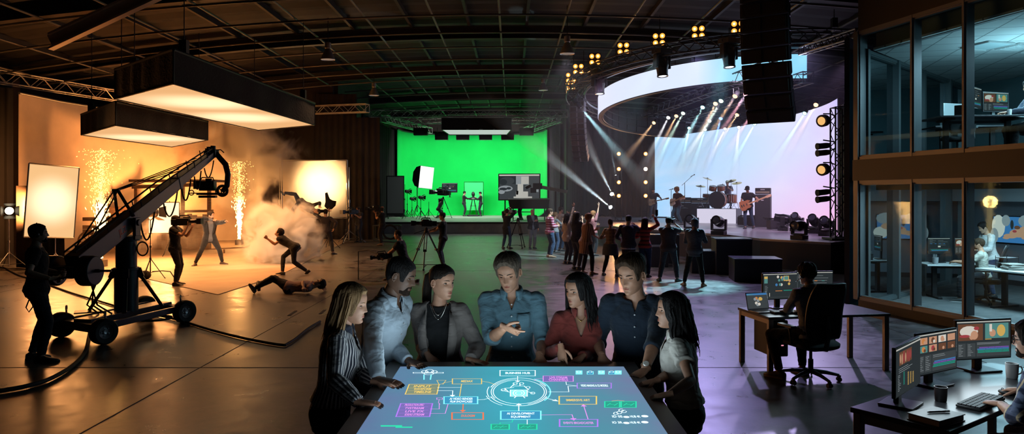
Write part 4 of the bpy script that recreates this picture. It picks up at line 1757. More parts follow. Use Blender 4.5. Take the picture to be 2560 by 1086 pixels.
def film_camera(label, loc, d, sc=1., name='video_camera', long=1., group=None, mbx=True, roll=None):
 loc = V(loc)
 d = V(d).normalized()
 rt = thing(name, label, 'camera', loc, 0, group)
 x = d.cross(V((0, 0, 1))).normalized()
 u = x.cross(d)
 M_ = Matrix((x, d, u)).transposed()
 def T(p):
  return M_ @ (V(p)*sc)
 def B(c, s_):
  mb = MB()
  mb.box((0, 0, 0), s_)
  mb.v = [T(v+V(c)) for v in mb.v]
  return mb
 b = B((0, -.05, 0), (.12, .26*long, .15))
 b.add(B((0, -.24*long, .0), (.10, .11, .12)).v, B((0, 0, 0), (1, 1, 1)).f)
 b.add(B((-.075, -.05, .02), (.03, .16, .09)).v, B((0, 0, 0), (1, 1, 1)).f)
 b.obj('body', BLK, rt, bevel=.008*sc)
 l = MB()
 l.lathe([(0, .05), (.048, .05), (.05, .10), (.042, .11), (.042, .20), (.055, .21), (.055, .26), (.045, .262), (0, .25)], (0, 0, 0), (0, 1, 0), 16)
 l.v = [T(v) for v in l.v]
 l.obj('lens', BLKG, rt)
 if mbx:
  h = B((0, .29, .0), (.15, .09, .12))
  h.obj('matte_box', BLK, rt, smooth=False)
 v_ = MB()
 v_.tube([(-.09, .06, .06), (-.12, .05, .085), (-.12, -.10, .085)], .022, 8)
 v_.v = [T(q) for q in v_.v]
 v_.obj('viewfinder', BLK, rt)
 g = MB()
 g.tube([(0, -.14, .08), (0, -.12, .13), (0, .06, .13), (0, .09, .08)], .013, 8)
 g.v = [T(q) for q in g.v]
 g.obj('handle', BLK, rt)
 return rt
def tripod(label, loc, h, spread, mat=BLK, rot=.3, group=None):
 rt = thing('tripod', label, 'tripod', loc, rot, group)
 hd = MB()
 hd.lathe([(.05, h-.16), (.07, h-.14), (.07, h-.10), (.045, h-.09), (.055, h-.03), (.03, h-.02), (.03, h)], n=14)
 hd.tube([(.03, 0, h-.05), (-.34, .12, h-.18)], .010, 6)
 hd.obj('head', mat, rt)
 for k in range(3):
  a = k*2*PI/3
  d = V((math.cos(a), math.sin(a), 0))
  tt = d.cross(V((0, 0, 1)))*.035
  l = MB()
  top, mid, ft = V((0, 0, h-.14))+d*.05, d*spread*.55+V((0, 0, h*.45)), d*spread+V((0, 0, .03))
  l.tube([top+tt, mid+tt], .014, 6)
  l.tube([top-tt, mid-tt], .014, 6)
  l.bar(mid-V((0, 0, .02))-(d*.02), mid+V((0, 0, .04)), .10, .05)
  l.tube([mid, ft], .018, 6)
  l.ell(ft, (.035, .035, .03), nu=8, nv=6)
  l.obj('leg', mat, rt)
 sp = MB()
 for k in range(3):
  a = k*2*PI/3
  d = V((math.cos(a), math.sin(a), 0))
  sp.bar(V((0, 0, .12)), d*spread*.86+V((0, 0, .10)), .03, .018)
 sp.obj('spreader', mat, rt)
 return rt
DARKP = pm('crane_paint', (.014, .011, .020), .4, .0, spec=.5)
cr = thing('camera_crane', 'big dark camera crane on a four-wheel dolly with its arm raised', 'camera crane', (-6.2, 11.575, 0))
O = V((-6.2, 11.575, 0))
Fw, Lw, Rw = V((-5.9, 10.4, 0))-O, V((-6.85, 10.95, 0))-O, V((-5.55, 12.2, 0))-O
Bw = Lw+Rw-Fw
axd = (Lw-Fw).normalized()
for wc, outw in ((Fw, -1), (Rw, -1), (Lw, 1), (Bw, 1)):
 wr = .19
 ty = MB()
 ax = axd*outw
 ty.lathe([(.10, -.075), (.165, -.085), (.187, -.06), (.19, -.02), (.19, .02), (.187, .06), (.165, .085), (.11, .075), (.10, .03)], wc+V((0, 0, wr)), ax, 30)
 wo = ty.obj('wheel', RUB, cr)
 hb = MB()
 hb.lathe([(.0, .055), (.03, .06), (.035, .04), (.05, .03), (.085, .045), (.105, .072), (.108, .05), (.1, -.05), (0, -.05)], wc+V((0, 0, wr)), ax, 20)
 for k in range(5):
  a = k*2*PI/5
  e1 = ax.orthogonal().normalized()
  e2 = ax.cross(e1)
  hb.ell(wc+V((0, 0, wr))+ax*.045+(e1*math.cos(a)+e2*math.sin(a))*.058, .011, nu=6, nv=5)
 hb.obj('rim', pm('wheel_rim', (.42, .38, .40), .35, .7), wo)
mid1, mid2 = (Fw+Lw)/2, (Rw+Bw)/2
ch = MB()
ch.bar(mid1+V((0, 0, .27)), mid2+V((0, 0, .27)), .30, .10)
ch.bar(Fw*.86+Lw*.14+V((0, 0, .22)), Lw*.86+Fw*.14+V((0, 0, .22)), .15, .12)
ch.bar(Rw*.86+Bw*.14+V((0, 0, .22)), Bw*.86+Rw*.14+V((0, 0, .22)), .15, .12)
sidev = (Fw-Lw)*.42
ch.bar(mid1+sidev+V((0, 0, .24)), mid2+sidev+V((0, 0, .24)), .06, .10)
ch.bar(mid1-sidev+V((0, 0, .24)), mid2-sidev+V((0, 0, .24)), .06, .10)
ch.box(mid1*.5-sidev*.9+V((0, 0, .33)), (.42, .30, .02), .5)
ch.obj('chassis', DARKP, cr, smooth=False, bevel=.008)
for q in (Fw, Lw, Rw):
 e = MB()
 e.torus(q*.93+V((0, 0, .44)), (1, .3, 0), .035, .009, 12, 6)
 e.tube([q*.93+V((0, 0, .3)), q*.93+V((0, 0, .41))], .014, 6)
 e.obj('tie_down_ring', STEEL, cr)
co = MB()
co.lathe([(.175, .30), (.175, .95), (.19, .96), (.19, 1.0), (.155, 1.01), (.155, 1.42), (.2, 1.43), (.2, 1.5), (.12, 1.52)], n=26)
co.obj('column', DARKP, cr)
for k, a in enumerate((R(25), R(115), R(205), R(295))):
 d = V((math.cos(a), math.sin(a), 0))
 g = MB()
 g.bar(d*.17+V((0, 0, .92)), d*.52+V((0, 0, .34)), .07, .05)
 g.bar(d*.17+V((0, 0, .98)), d*.22+V((0, 0, .84)), .10, .08)
 g.obj('brace', DARKP, cr, smooth=False, bevel=.006)
piv = V((0, 0, 1.72))
ARM = V((.1, 3.45, 1.42))
ad = ARM.normalized()
side = V((1, -.03, 0))
side = (side-ad*side.dot(ad)).normalized()
upv = side.cross(ad)
fk = MB()
for s in (-1, 1):
 fk.bar(side*s*.17+V((0, 0, 1.46)), side*s*.17+V((0, 0, 1.80)), .05, .16, up=(0, 1, 0))
fk.box((0, 0, 1.48), (.40, .22, .06))
fk.cyl(piv-side*.22, piv+side*.22, .05)
fk.obj('fork', DARKP, cr, bevel=.006)
rear = piv-ad*1.45
am = MB()
am.bar(rear, piv+ad*.2, .22, .27, up=(0, 0, 1))
rings = []
for t, w_, h_ in ((.15, .20, .25), (1.7, .17, .21), (1.72, .19, .23), (1.8, .19, .23), (1.82, .15, .18), (3.35, .12, .13)):
 c = piv+ad*t
 rings.append([c+side*sx*w_/2+upv*sy*h_/2 for sx, sy in ((-1, -1), (1, -1), (1, 1), (-1, 1))])
am.loft(rings)
am.obj('arm', DARKP, cr, smooth=False, bevel=.01)
rl = MB()
for s in (-1, 1):
 rl.tube([rear+upv*.20+side*s*.08, piv+ad*1.2+upv*.22+side*s*.07, piv+ad*3.3+upv*.13+side*s*.05], .014, 6)
for t in (-1.2, -.6, .4, 1.0, 1.7, 2.4, 3.0):
 for s in (-1, 1):
  rl.tube([piv+ad*t+upv*.05+side*s*.07, piv+ad*t+upv*.20+side*s*.075], .010, 5)
rl.obj('arm_rail', BLK, cr)
apex = piv+V((-.20, .06, .52))
ms = MB()
for s in (-1, 1):
 ms.bar(piv+ad*.02+side*s*.13+upv*.1, apex+side*s*.03, .035)
ms.bar(apex-side*.06, apex+side*.06, .04)
ms.obj('mast', BLK, cr)
gy = MB()
for s in (-1, 1):
 gy.tube([apex+side*s*.03, piv+ad*2.05+upv*.16+side*s*.06], .009, 5)
 gy.tube([apex+side*s*.03, piv+ad*2.75+upv*.13+side*s*.04], .009, 5)
 gy.tube([apex+side*s*.03, rear+ad*.15+upv*.10+side*s*.09], .012, 5)
gy.obj('guy_cables', BLK, cr)
cw = MB()
for s in (-1, 1):
 cw.lathe([(0, -.10), (.20, -.10), (.215, -.08), (.215, .08), (.2, .10), (.0, .10)], rear+side*s*.26-ad*.05-V((0, 0, .06)), side, 28)
cw.bar(rear-side*.4-ad*.05-V((0, 0, .06)), rear+side*.42-ad*.05-V((0, 0, .06)), .05)
cw.box(rear-ad*.12-V((0, 0, .04)), (.34, .34, .16))
cw.obj('counterweight', DARKP, cr, bevel=.006)
hl = MB()
hp = rear+side*.42-ad*.05-V((0, 0, .06))
HAND_W = V((-5.80, 9.16, 1.10))
hl.tube([hp-side*.05, hp+side*.12, hp+side*.16], .016, 8)
hl.tube([rear-ad*.2, HAND_W-O+V((-.02, .06, 0)), HAND_W-O+V((.10, -.02, 0))], .018, 8)
hl.obj('pan_handle', BLKG, cr)
hs = MB()
for t0, t1, sag in ((.25, .75, .42), (1.05, 1.6, .36), (1.75, 2.15, .32), (2.3, 2.6, .30), (2.75, 3.2, .26)):
 pts = []
 for i in range(11):
  t = i/10
  pts.append(piv+ad*lerp(t0, t1, t)-upv*.08+side*.08-V((0, 0, 1))*sag*math.sin(PI*t)**.8)
 hs.tube(pts, .013, 6)
hs.obj('cable_loop', RUB, cr)
c2 = MB()
for k in range(3):
 pts = [piv+side*(.1+.02*k)+V((-.12-.05*k, -.1, -.1)), V((-.28-.06*k, -.25, 1.2-.1*k)), V((-.30-.05*k, -.3, .8)), V((-.42+.08*k, -.36, .45)), mid1*.5+V((.1*k-.1, 0, .33))]
 c2.tube(pts, .014, 6)
c2.torus((.27, -.02, 1.30), (.3, 1, 0), .11, .012, 16, 6)
c2.torus((.3, .35, .12), (0, 0, 1), .24, .02, 20, 6)
c2.obj('control_cable', RUB, cr)
txc = bpy.data.curves.new('badge', 'FONT')
txc.body = 'JLZ'
txc.size = .15
txc.extrude = .002
to = bpy.data.objects.new('badge_text', txc)
COL.objects.link(to)
dg_ = bpy.context.evaluated_depsgraph_get()
tme = bpy.data.meshes.new_from_object(to.evaluated_get(dg_))
bpy.data.objects.remove(to)
bd = MB()
e = (piv-ad*.42)+side*.1115-upv*.045
fwd = ad
bd.add([e+fwd*v.co.x+upv*v.co.y+side*v.co.z for v in tme.vertices], [tuple(p_.vertices) for p_ in tme.polygons])
bd.obj('maker_badge', pm('badge_red', (.95, .12, .03), .5), cr, smooth=False)
tip = piv+ad*3.4
hd = MB()
hd.box(tip, (.16, .2, .16))
hd.cyl(tip-V((0, 0, .02)), tip+V((0, 0, .16)), .05)
for k in range(6):
 hd.box(tip+V((random.uniform(-.14, .14), random.uniform(-.2, .1), random.uniform(-.02, .12))), (.07, .08, .05))
hd.tube([tip+V((-.2, 0, .05)), tip+V((.15, 0, .08)), tip+V((.22, 0, .02))], .012, 6)
hd.obj('head_mount', BLK, cr)
gn = MB()
gp = [tip+V((.02, 0, .06)), tip+V((.12, .02, -.08)), tip+V((.24, .03, -.22)), tip+V((.29, .03, -.42)), tip+V((.27, .03, -.66)), tip+V((.18, .02, -.78))]
gn.tube(gp, [.05, .055, .06, .058, .055, .05], 10, up=(0, 1, 0))
gn.torus(gp[-1]+V((0, 0, .02)), (0, 1, 0), .10, .03, 18, 8)
gn.obj('gooseneck', BLK, cr)
cc = tip+V((-.10, -.02, -.66))
cm = MB()
cm.box(cc, (.30, .16, .20))
cm.box(cc+V((-.20, 0, .02)), (.14, .14, .17))
cm.box(cc+V((.05, 0, -.17)), (.50, .18, .035))
cm.box(cc+V((0, 0, -.22)), (.34, .12, .05))
for s in (-1, 1):
 cm.tube([cc+V((-.36, s*.06, -.15)), cc+V((.32, s*.06, -.15))], .012, 6)
cm.box(cc+V((.06, -.10, .10)), (.12, .05, .10))
cm.tube([cc+V((-.16, 0, .10)), cc+V((-.12, 0, .17)), cc+V((.10, 0, .17)), cc+V((.13, 0, .10))], .014, 6)
cm.torus(cc+V((.25, -.08, -.12)), (0, 1, 0), .06, .012, 14, 6)
cm.torus(cc+V((-.30, -.08, -.14)), (0, 1, 0), .05, .012, 14, 6)
cmo = cm.obj('camera', BLK, cr, bevel=.006)
ln = MB()
ln.lathe([(0, .1), (.055, .1), (.06, .2), (.075, .22), (.075, .3), (0, .29)], cc, (-.35, .93, 0), 16)
ln.obj('lens', BLKG, cmo)
# ================================================================== concert stage (right)
SZ = .85
stage_poly = [ground(x, y, SZ) for x, y in ((1470, 551), (1500, 561), (1560, 570), (1687, 580), (1819, 588), (1900, 598), (2077, 608), (2150, 600))]
stage_poly = [(p.x, p.y) for p in stage_poly]+[(12.75, 23.0), (13.4, 30), (13.2, 36), (11.9, 45), (4.1, 45.0), (4.0, 41)]
STG = pm('stage_deck', (.30, .27, .31), .28, spec=.55, var=.2, scale=1.5)
mb = MB()
mb.prism(stage_poly, 0, SZ-.05)
stg = mb.obj('concert_stage', pm('stage_fascia', (.010, .010, .013), .6), smooth=False)
tag(stg, 'large dark concert stage with a glossy deck, at the right of the hall', 'stage')
mb = MB()
mb.prism(stage_poly, SZ-.05, SZ)
mb.obj('deck', STG, stg, smooth=False)
mb = MB()
for a, b in zip(stage_poly[:8], stage_poly[1:8]):
 mb.bar(V((*a, SZ+.006)), V((*b, SZ+.006)), .05, .02)
mb.obj('edge_trim', pm('edge_alu', (.35, .35, .37), .35, .8), stg)
m, t = newmat('led_wall_picture')
L_ = t.links.new
out = nd(t, 'ShaderNodeOutputMaterial')
e = nd(t, 'ShaderNodeEmission')
e.inputs[1].default_value = 1.08
L_(e.outputs[0], out.inputs[0])
uv = nd(t, 'ShaderNodeTexCoord')
sp = nd(t, 'ShaderNodeSeparateXYZ')
L_(uv.outputs['UV'], sp.inputs[0])
rp = nd(t, 'ShaderNodeValToRGB')
for i, (p_, c_) in enumerate(((0, (.34, .66, .98)), (.28, (.52, .74, 1.)), (.55, (.68, .74, 1.)), (.85, (.72, .62, .98)), (1., (.55, .50, .95)))):
 q_ = rp.color_ramp.elements[i] if i < 2 else rp.color_ramp.elements.new(p_)
 q_.position = p_
 q_.color = c4(c_)
L_(sp.outputs[0], rp.inputs[0])
nz = nd(t, 'ShaderNodeTexNoise', i_Scale=2.2, i_Detail=6., i_Distortion=.8)
L_(uv.outputs['UV'], nz.inputs[0])
mr = nd(t, 'ShaderNodeMapRange')
mr.inputs[1].default_value = .45
mr.inputs[2].default_value = .75
mr.inputs[4].default_value = .55
L_(nz.outputs[0], mr.inputs[0])
mx = nd(t, 'ShaderNodeMix', data_type='RGBA')
L_(mr.outputs[0], mx.inputs[0])
L_(rp.outputs[0], mx.inputs[6])
mx.inputs[7].default_value = (.85, .86, 1., 1)
pk = nd(t, 'ShaderNodeMix', data_type='RGBA')
m1 = nd(t, 'ShaderNodeMapRange')
m1.inputs[1].default_value = .62
m1.inputs[2].default_value = .05
L_(sp.outputs[1], m1.inputs[0])
m2 = nd(t, 'ShaderNodeMath', operation='MULTIPLY')
L_(m1.outputs[0], m2.inputs[0])
L_(sp.outputs[0], m2.inputs[1])
L_(m2.outputs[0], pk.inputs[0])
L_(mx.outputs[2], pk.inputs[6])
pk.inputs[7].default_value = (.92, .50, .80, 1)
L_(pk.outputs[2], e.inputs[0])
LEDM = m
m, t = newmat('led_ring_picture')
L_ = t.links.new
out = nd(t, 'ShaderNodeOutputMaterial')
e = nd(t, 'ShaderNodeEmission')
e.inputs[1].default_value = 1.08
L_(e.outputs[0], out.inputs[0])
uv = nd(t, 'ShaderNodeTexCoord')
sp = nd(t, 'ShaderNodeSeparateXYZ')
L_(uv.outputs['UV'], sp.inputs[0])
rp = nd(t, 'ShaderNodeValToRGB')
for i, (p_, c_) in enumerate(((0, (.24, .66, .92)), (.14, (.34, .74, .98)), (.20, (.70, .80, 1.)), (.5, (.74, .78, 1.)), (1., (.70, .62, .98)))):
 q_ = rp.color_ramp.elements[i] if i < 2 else rp.color_ramp.elements.new(p_)
 q_.position = p_
 q_.color = c4(c_)
L_(sp.outputs[0], rp.inputs[0])
L_(rp.outputs[0], e.inputs[0])
RINGM = m
def led_strip(name, label, pts, z0, z1, mat, th, flip=False, cat='screen'):
 n = len(pts)
 vs = [V((p[0], p[1], z)) for z in (z0, z1) for p in pts]
 fs = [(i, i+1, n+i+1, n+i) for i in range(n-1)]
 if flip:
  fs = [f[::-1] for f in fs]
 me = bpy.data.meshes.new(name)
 me.from_pydata([tuple(v) for v in vs], [], fs)
 uv = me.uv_layers.new(name='UVMap')
 for lp in me.loops:
  k = lp.vertex_index
  uv.data[lp.index].uv = ((k % n)/(n-1), 0 if k < n else 1)
 me.materials.append(mat)
 face = bpy.data.objects.new('led_face', me)
 COL.objects.link(face)
 bk = MB()
 inner = []
 for i, p in enumerate(pts):
  a = V((*pts[max(i-1, 0)], 0))
  b = V((*pts[min(i+1, n-1)], 0))
  d = (b-a).normalized()
  nn = V((-d.y, d.x, 0))*(-th if flip else th)
  inner.append((V((*p, 0)), nn))
 rings = []
 for p, nn in inner:
  o1, o2 = p+nn*.12, p+nn
  rings.append([V((o1.x, o1.y, z0-.03)), V((o1.x, o1.y, z1+.03)), V((o2.x, o2.y, z1+.03)), V((o2.x, o2.y, z0-.03))])
 bk.loft(rings)
 fr = bk.obj(name, pm('led_cabinet', (.015, .015, .018), .6), smooth=False)
 face.parent = fr
 return tag(fr, label, cat)
ctl = [(8.53, 43.0), (10.0, 40.4), (11.06, 37.3), (11.8, 34.5), (12.1, 31.8), (12.15, 29.2), (12.0, 27.4), (11.7, 25.9)]
lw = []
for i in range(len(ctl)-1):
 p0, p1, p2, p3 = [V((*ctl[max(0, min(len(ctl)-1, k))], 0)) for k in (i-1, i, i+1, i+2)]
 for k in range(6):
  tt = k/6
  q = .5*(2*p1+(p2-p0)*tt+(2*p0-5*p1+4*p2-p3)*tt*tt+(3*p1-p0-3*p2+p3)*tt*tt*tt)
  lw.append((q.x, q.y))
lw.append(ctl[-1])
led_strip('led_wall', 'giant curved LED wall glowing pale blue to pink behind the band', lw, .92, 5.65, LEDM, .18)
RC = V((9.3, 29.0, 0))
def tilt(o):            # the ring hangs a little lower towards the back
 for ob in [o]+list(o.children):
  for v_ in ob.data.vertices:
   v_.co.z -= .085*(v_.co.y-22.5)
ring = []
for i in range(49):
 a = R(-88-172*i/48)
 ring.append((RC.x+5.8*math.cos(a), RC.y+5.8*math.sin(a)))
led_strip('led_ring', 'curved ring-shaped LED banner hanging above the stage, white to light blue', ring, 6.0, 6.78, RINGM, .16, True)
mb = MB()
for i in range(0, 49, 2):
 a = R(-88-172*i/48)
 for rr, z in ((5.6, 6.05),):
  mb.tube([(RC.x+5.62*math.cos(a), RC.y+5.62*math.sin(a), 6.0), (RC.x+5.62*math.cos(a), RC.y+5.62*math.sin(a), 7.0)], .015, 5)
for z in (6.02, 6.3, 6.6):
 mb.tube([(RC.x+5.6*math.cos(R(-88-172*i/48)), RC.y+5.6*math.sin(R(-88-172*i/48)), z) for i in range(49)], .02, 5)
mb.obj('inner_frame', TRB, bpy.data.objects['led_ring'])
mb = MB()
TR_, TZ = 6.9, 6.98
for rr in (TR_-.2, TR_+.2):
 for z in (TZ-.2, TZ+.2):
  mb.tube([(RC.x+rr*math.cos(R(-70-230*i/64)), RC.y+rr*math.sin(R(-70-230*i/64)), z) for i in range(65)], .03, 6)
for i in range(64):
 a0, a1 = R(-70-230*i/64), R(-70-230*(i+1)/64)
 for (r0, z0), (r1, z1) in (((TR_-.2, TZ-.2), (TR_+.2, TZ-.2)), ((TR_-.2, TZ+.2), (TR_+.2, TZ+.2)), ((TR_+.2, TZ-.2), (TR_+.2, TZ+.2)), ((TR_-.2, TZ+.2), (TR_-.2, TZ-.2))):
  mb.tube([(RC.x+r0*math.cos(a0), RC.y+r0*math.sin(a0), z0), (RC.x+r1*math.cos(a1), RC.y+r1*math.sin(a1), z1)], .016, 4, cap=False)
rtr = tag(mb.obj('ring_truss', TRB), 'dark circular lighting truss hanging above the LED banner', 'truss')
mb = MB()
for a in (-85, -130, -175, -220, -265):
 p = RC+V((TR_*math.cos(R(a)), TR_*math.sin(R(a)), TZ+.2))
 mb.tube([p, V((p.x, p.y, zc(p.x)))], .015, 5)
 mb.box(p+V((0, 0, .25)), (.16, .16, .3))
mb.obj('hoist_chain', BLK, rtr)
mb = MB()
mb.tube([(RC.x+6.35*math.cos(R(-88-180*i/48)), RC.y+6.35*math.sin(R(-88-180*i/48)), 6.86) for i in range(49)], .05, 6)
mb.obj('lower_rail', pm('rail_alu', (.3, .3, .33), .3, .8), rtr)
tilt(rtr)
tilt(bpy.data.objects['led_ring'])
BLD = em('blinder_lamp', (1., .33, .04), 1.8)
BLDH = em('blinder_core', (1., .58, .20), 4.5)
ords = ['first', 'second', 'third', 'fourth', 'fifth', 'sixth', 'seventh', 'eighth', 'ninth']
angs = [-100, -109, -119, -130, -142, -155, -167, -178, -189]
for i, a in enumerate(angs):
 p = RC+V(((TR_+.05)*math.cos(R(a)), (TR_+.05)*math.sin(R(a)), TZ+.42))
 p.z -= .085*(p.y-22.5)
 d = (V((0, 2, 2.4))-p).normalized()
 x = d.cross(V((0, 0, 1))).normalized()
 u = x.cross(d)
 rt = thing('blinder_light', 'orange four-lamp blinder on the ring truss, %s from the line array end' % ords[i], 'blinder', p, 0, 'orange blinders on the ring truss')
 hb = MB()
 hb.box((0, 0, 0), (.44, .10, .44), Matrix((x, d, u)).transposed())
 hb.tube([-x*.26, -x*.26-u*.28, x*.26-u*.28, x*.26], .015, 6)
 hb.obj('housing', BLK, rt, bevel=.01)
 for sx in (-1, 1):
  for sz in (-1, 1):
   lb = MB()
   c = d*.06+x*sx*.11+u*sz*.11
   lb.lathe([(.04, .037), (.055, .033), (.08, .012), (.085, 0)], c, d, 14, cap=False)
   lb.cur = 1
   lb.lathe([(.0, .04), (.04, .037)], c, d, 14, cap=False)
   lb.obj('lamp', [BLD, BLDH], rt)
def mover(label, loc, aim, sc=1., hang=False, lit=0, col=(1, 1, 1), group=None, cat='moving light'):
 """a moving-head stage light; lit = emission of its lens"""
 loc = V(loc)
 rt = thing('moving_head', label, cat, loc, 0, group)
 s = -1 if hang else 1
 up = V((0, 0, s))
 d = (V(aim)-(loc+up*.36*sc)).normalized()
 yaw = math.atan2(d.y, d.x)+PI/2
 ax = V((math.cos(yaw), math.sin(yaw), 0))
 ay = up.cross(ax)
 b = MB()
 Rm = Matrix((ax, ay, up)).transposed()
 b.box(up*.06*sc, (.36*sc, .30*sc, .11*sc), Rm)
 b.box(up*.12*sc, (.22*sc, .22*sc, .03*sc), Rm)
 for q in (-1, 1):
  b.tube([ax*q*.19*sc+up*.03*sc, ax*q*.22*sc+up*.06*sc, ax*q*.19*sc+up*.09*sc], .012*sc, 6)
 b.obj('base', BLK, rt, bevel=.012*sc)
 y = MB()
 for q in (-1, 1):
  y.bar(ax*q*.19*sc+up*.13*sc, ax*q*.195*sc+up*.44*sc, .05*sc, .13*sc, up=ay)
 y.bar(ax*-.21*sc+up*.145*sc, ax*.21*sc+up*.145*sc, .13*sc, .045*sc, up=up)
 y.obj('yoke', BLK, rt, bevel=.015*sc)
 h = MB()
 c = up*.37*sc
 h.lathe([(0, -.24*sc), (.10*sc, -.235*sc), (.145*sc, -.16*sc), (.15*sc, .02*sc), (.13*sc, .10*sc), (.12*sc, .22*sc), (.128*sc, .23*sc), (.128*sc, .26*sc), (.10*sc, .25*sc)], c, d, 18)
 ho = h.obj('head', BLKG, rt)
 g = MB()
 g.lathe([(0, .262*sc), (.06*sc, .258*sc), (.105*sc, .245*sc)], c, d, 16)
 g.obj('lens', em('mover_lens_%d_%d_%d_%d' % (lit*10, col[0]*99, col[1]*99, col[2]*99), col, lit) if lit else pm('lens_dark', (.05, .055, .07), .05, spec=.8), ho)
 return rt, loc+c+d*.27*sc, d
def parcan(label, loc, d, col, lit, sc=1., group='small beam lamps over the stage'):
 loc = V(loc)
 d = V(d).normalized()
 rt = thing('beam_lamp', label, 'stage lamp', loc, 0, group)
 b = MB()
 b.lathe([(0, -.26*sc), (.07*sc, -.25*sc), (.10*sc, -.18*sc), (.105*sc, 0), (.115*sc, .03*sc), (.10*sc, .02*sc)], (0, 0, 0), d, 14)
 x = d.cross(V((0, 0, 1))).normalized()
 b.tube([x*.12*sc-d*.08*sc, x*.12*sc-d*.08*sc+V((0, 0, .26*sc)), -x*.12*sc-d*.08*sc+V((0, 0, .26*sc)), -x*.12*sc-d*.08*sc], .012*sc, 5)
 b.obj('can', BLK, rt)
 g = MB()
 g.lathe([(0, .075*sc), (.05*sc, .068*sc), (.085*sc, .045*sc), (.10*sc, .015*sc)], (0, 0, 0), d, 14)
 g.obj('lens', em('par_lens_%d_%d_%d' % (col[0]*99, col[1]*99, col[2]*99), col, lit), rt)
 return rt
truss('lighting_truss', 'dark truss over the stage carrying the front rows of beam lamps', (6.3, 33.4, 5.98), (7.7, 20.9, 5.98), .34, TRB)
truss('lighting_truss', 'second dark truss over the stage, nearer the LED wall', (8.0, 35.5, 5.88), (9.3, 22.6, 5.88), .34, TRB)
truss('lighting_truss', 'cross truss at the far end over the stage', (5.4, 34.2, 5.95), (9.4, 35.6, 5.95), .34, TRB)
truss('lighting_truss', 'thin grey truss running from the line array to the office corner', at(2006, 128, 21), at(2150, 82, 17), .2, TRB)
BEAMS = []
cols = {'w': (.95, .95, 1.), 't': (.45, .95, 1.), 'b': (.15, .35, 1.), 'o': (1., .58, .30), 'p': (1., .45, .55), 'g': (.7, 1., .8)}
parlist = [(1838, 240, 'o', -58, 90), (1803, 252, 'g', -45, 75), (1757, 268, 't', -38, 70), (1708, 283, 'g', -36, 66), (1671, 294, 'w', -30, 60), (1635, 307, 'o', -40, 50),
   (1865, 236, 'p', -60, 90), (1774, 302, 'w', -40, 60), (1843, 287, 'o', -45, 70), (1885, 278, 'p', -40, 60), (1802, 296, 'b', -20, 80), (1789, 259, 'o', -30, 60),
   (1723, 320, 't', -12, 60), (1691, 290, 'o', -30, 60), (1683, 320, 't', -30, 70), (1813, 322, 'w', -35, 70), (1887, 310, 't', -45, 80), (1847, 318, 'w', -5, 60), (1763, 324, 't', -20, 60),
   (2012, 283, 't', -50, 80), (2040, 262, 'o', -30, 50)]
ccol = {'w': 'white', 't': 'teal', 'b': 'deep blue', 'o': 'warm orange', 'p': 'pinkish red', 'g': 'pale green'}
def rowname(py):
 return 'upper front' if py < 275 else 'middle' if py < 300 else 'lower back'
def parlabel(i):
 px, py, c = parlist[i][:3]
 same = sorted(q[0] for q in parlist if q[2] == c and rowname(q[1]) == rowname(py))
 w = '' if len(same) == 1 else ', '+(['leftmost', 'second from the left', 'third from the left', 'fourth from the left'][same.index(px)] if px != same[-1] else 'rightmost')
 return '%s stage lamp, %s row over the band%s' % (ccol[c], rowname(py), w)
for i, (px, py, c, dx, dy) in enumerate(parlist):
 d_ = 5940/(490-py)
 p = at(px, py, d_)
 q = at(px+dx*2.2, py+dy*2.2, d_*.93)
 dr = (q-p).normalized()
 parcan(parlabel(i), p, dr, cols[c], 2.6, .85)
 BEAMS.append((p+dr*.085, dr, cols[c], c, parlabel(i)))
ORL = em('orange_lamp', (1., .33, .05), 1.8)
ORC = em('orange_lamp_core', (1., .58, .22), 4.5)
for ci, (px, nm) in enumerate(((1547, 'left'), (1614, 'right'))):
 d_ = 36.5
 x0 = (px-1280)/1800*d_
 rt = thing('lamp_pole', ['dark ladder pole with the left column of orange lamps, behind the stage edge', 'dark pole with the orange lamp column beside the LED wall'][ci], 'pole', (x0, d_+.12, SZ))
 mb = MB()
 for s in (-.16, .16):
  mb.tube([(s, 0, 0), (s, 0, 3.9)], .02, 6)
 for k in range(12):
  mb.tube([(-.16, 0, .2+k*.32), (.16, 0, .2+k*.32)], .010, 5)
 mb.obj('rails', TRB, rt)
 mb = MB()
 mb.box((0, 0, .03), (.6, .5, .05))
 mb.obj('base', BLK, rt)
 for k, py in enumerate((385, 423, 456, 490)):
  p = at(px, py, d_)
  l = thing('orange_lamp', '%s round orange stage lamp in the %s' % (['top', 'second highest', 'third highest', 'lowest'][k], ['column farther from the LED wall', 'column next to the LED wall'][ci]), 'stage lamp', p, 0, 'round orange lamps in two columns')
  hb = MB()
  hb.lathe([(0, .12), (.08, .11), (.13, .04), (.14, 0), (.12, -.01)], (0, 0, 0), (0, 1, 0), 16)
  hb.obj('housing', BLK, l)
  g = MB()
  g.lathe([(.075, .026), (.12, .0)], (0, 0, 0), (0, -1, 0), 16, cap=False)
  g.cur = 1
  g.lathe([(0, .03), (.075, .026)], (0, 0, 0), (0, -1, 0), 16, cap=False)
  g.obj('lens', [ORL, ORC] if not (ci == 1 and k == 1) else [em('white_lamp', (1., .80, .60), 3.), em('white_lamp_core', (1., .95, .9), 8.)], l)
BIG = []
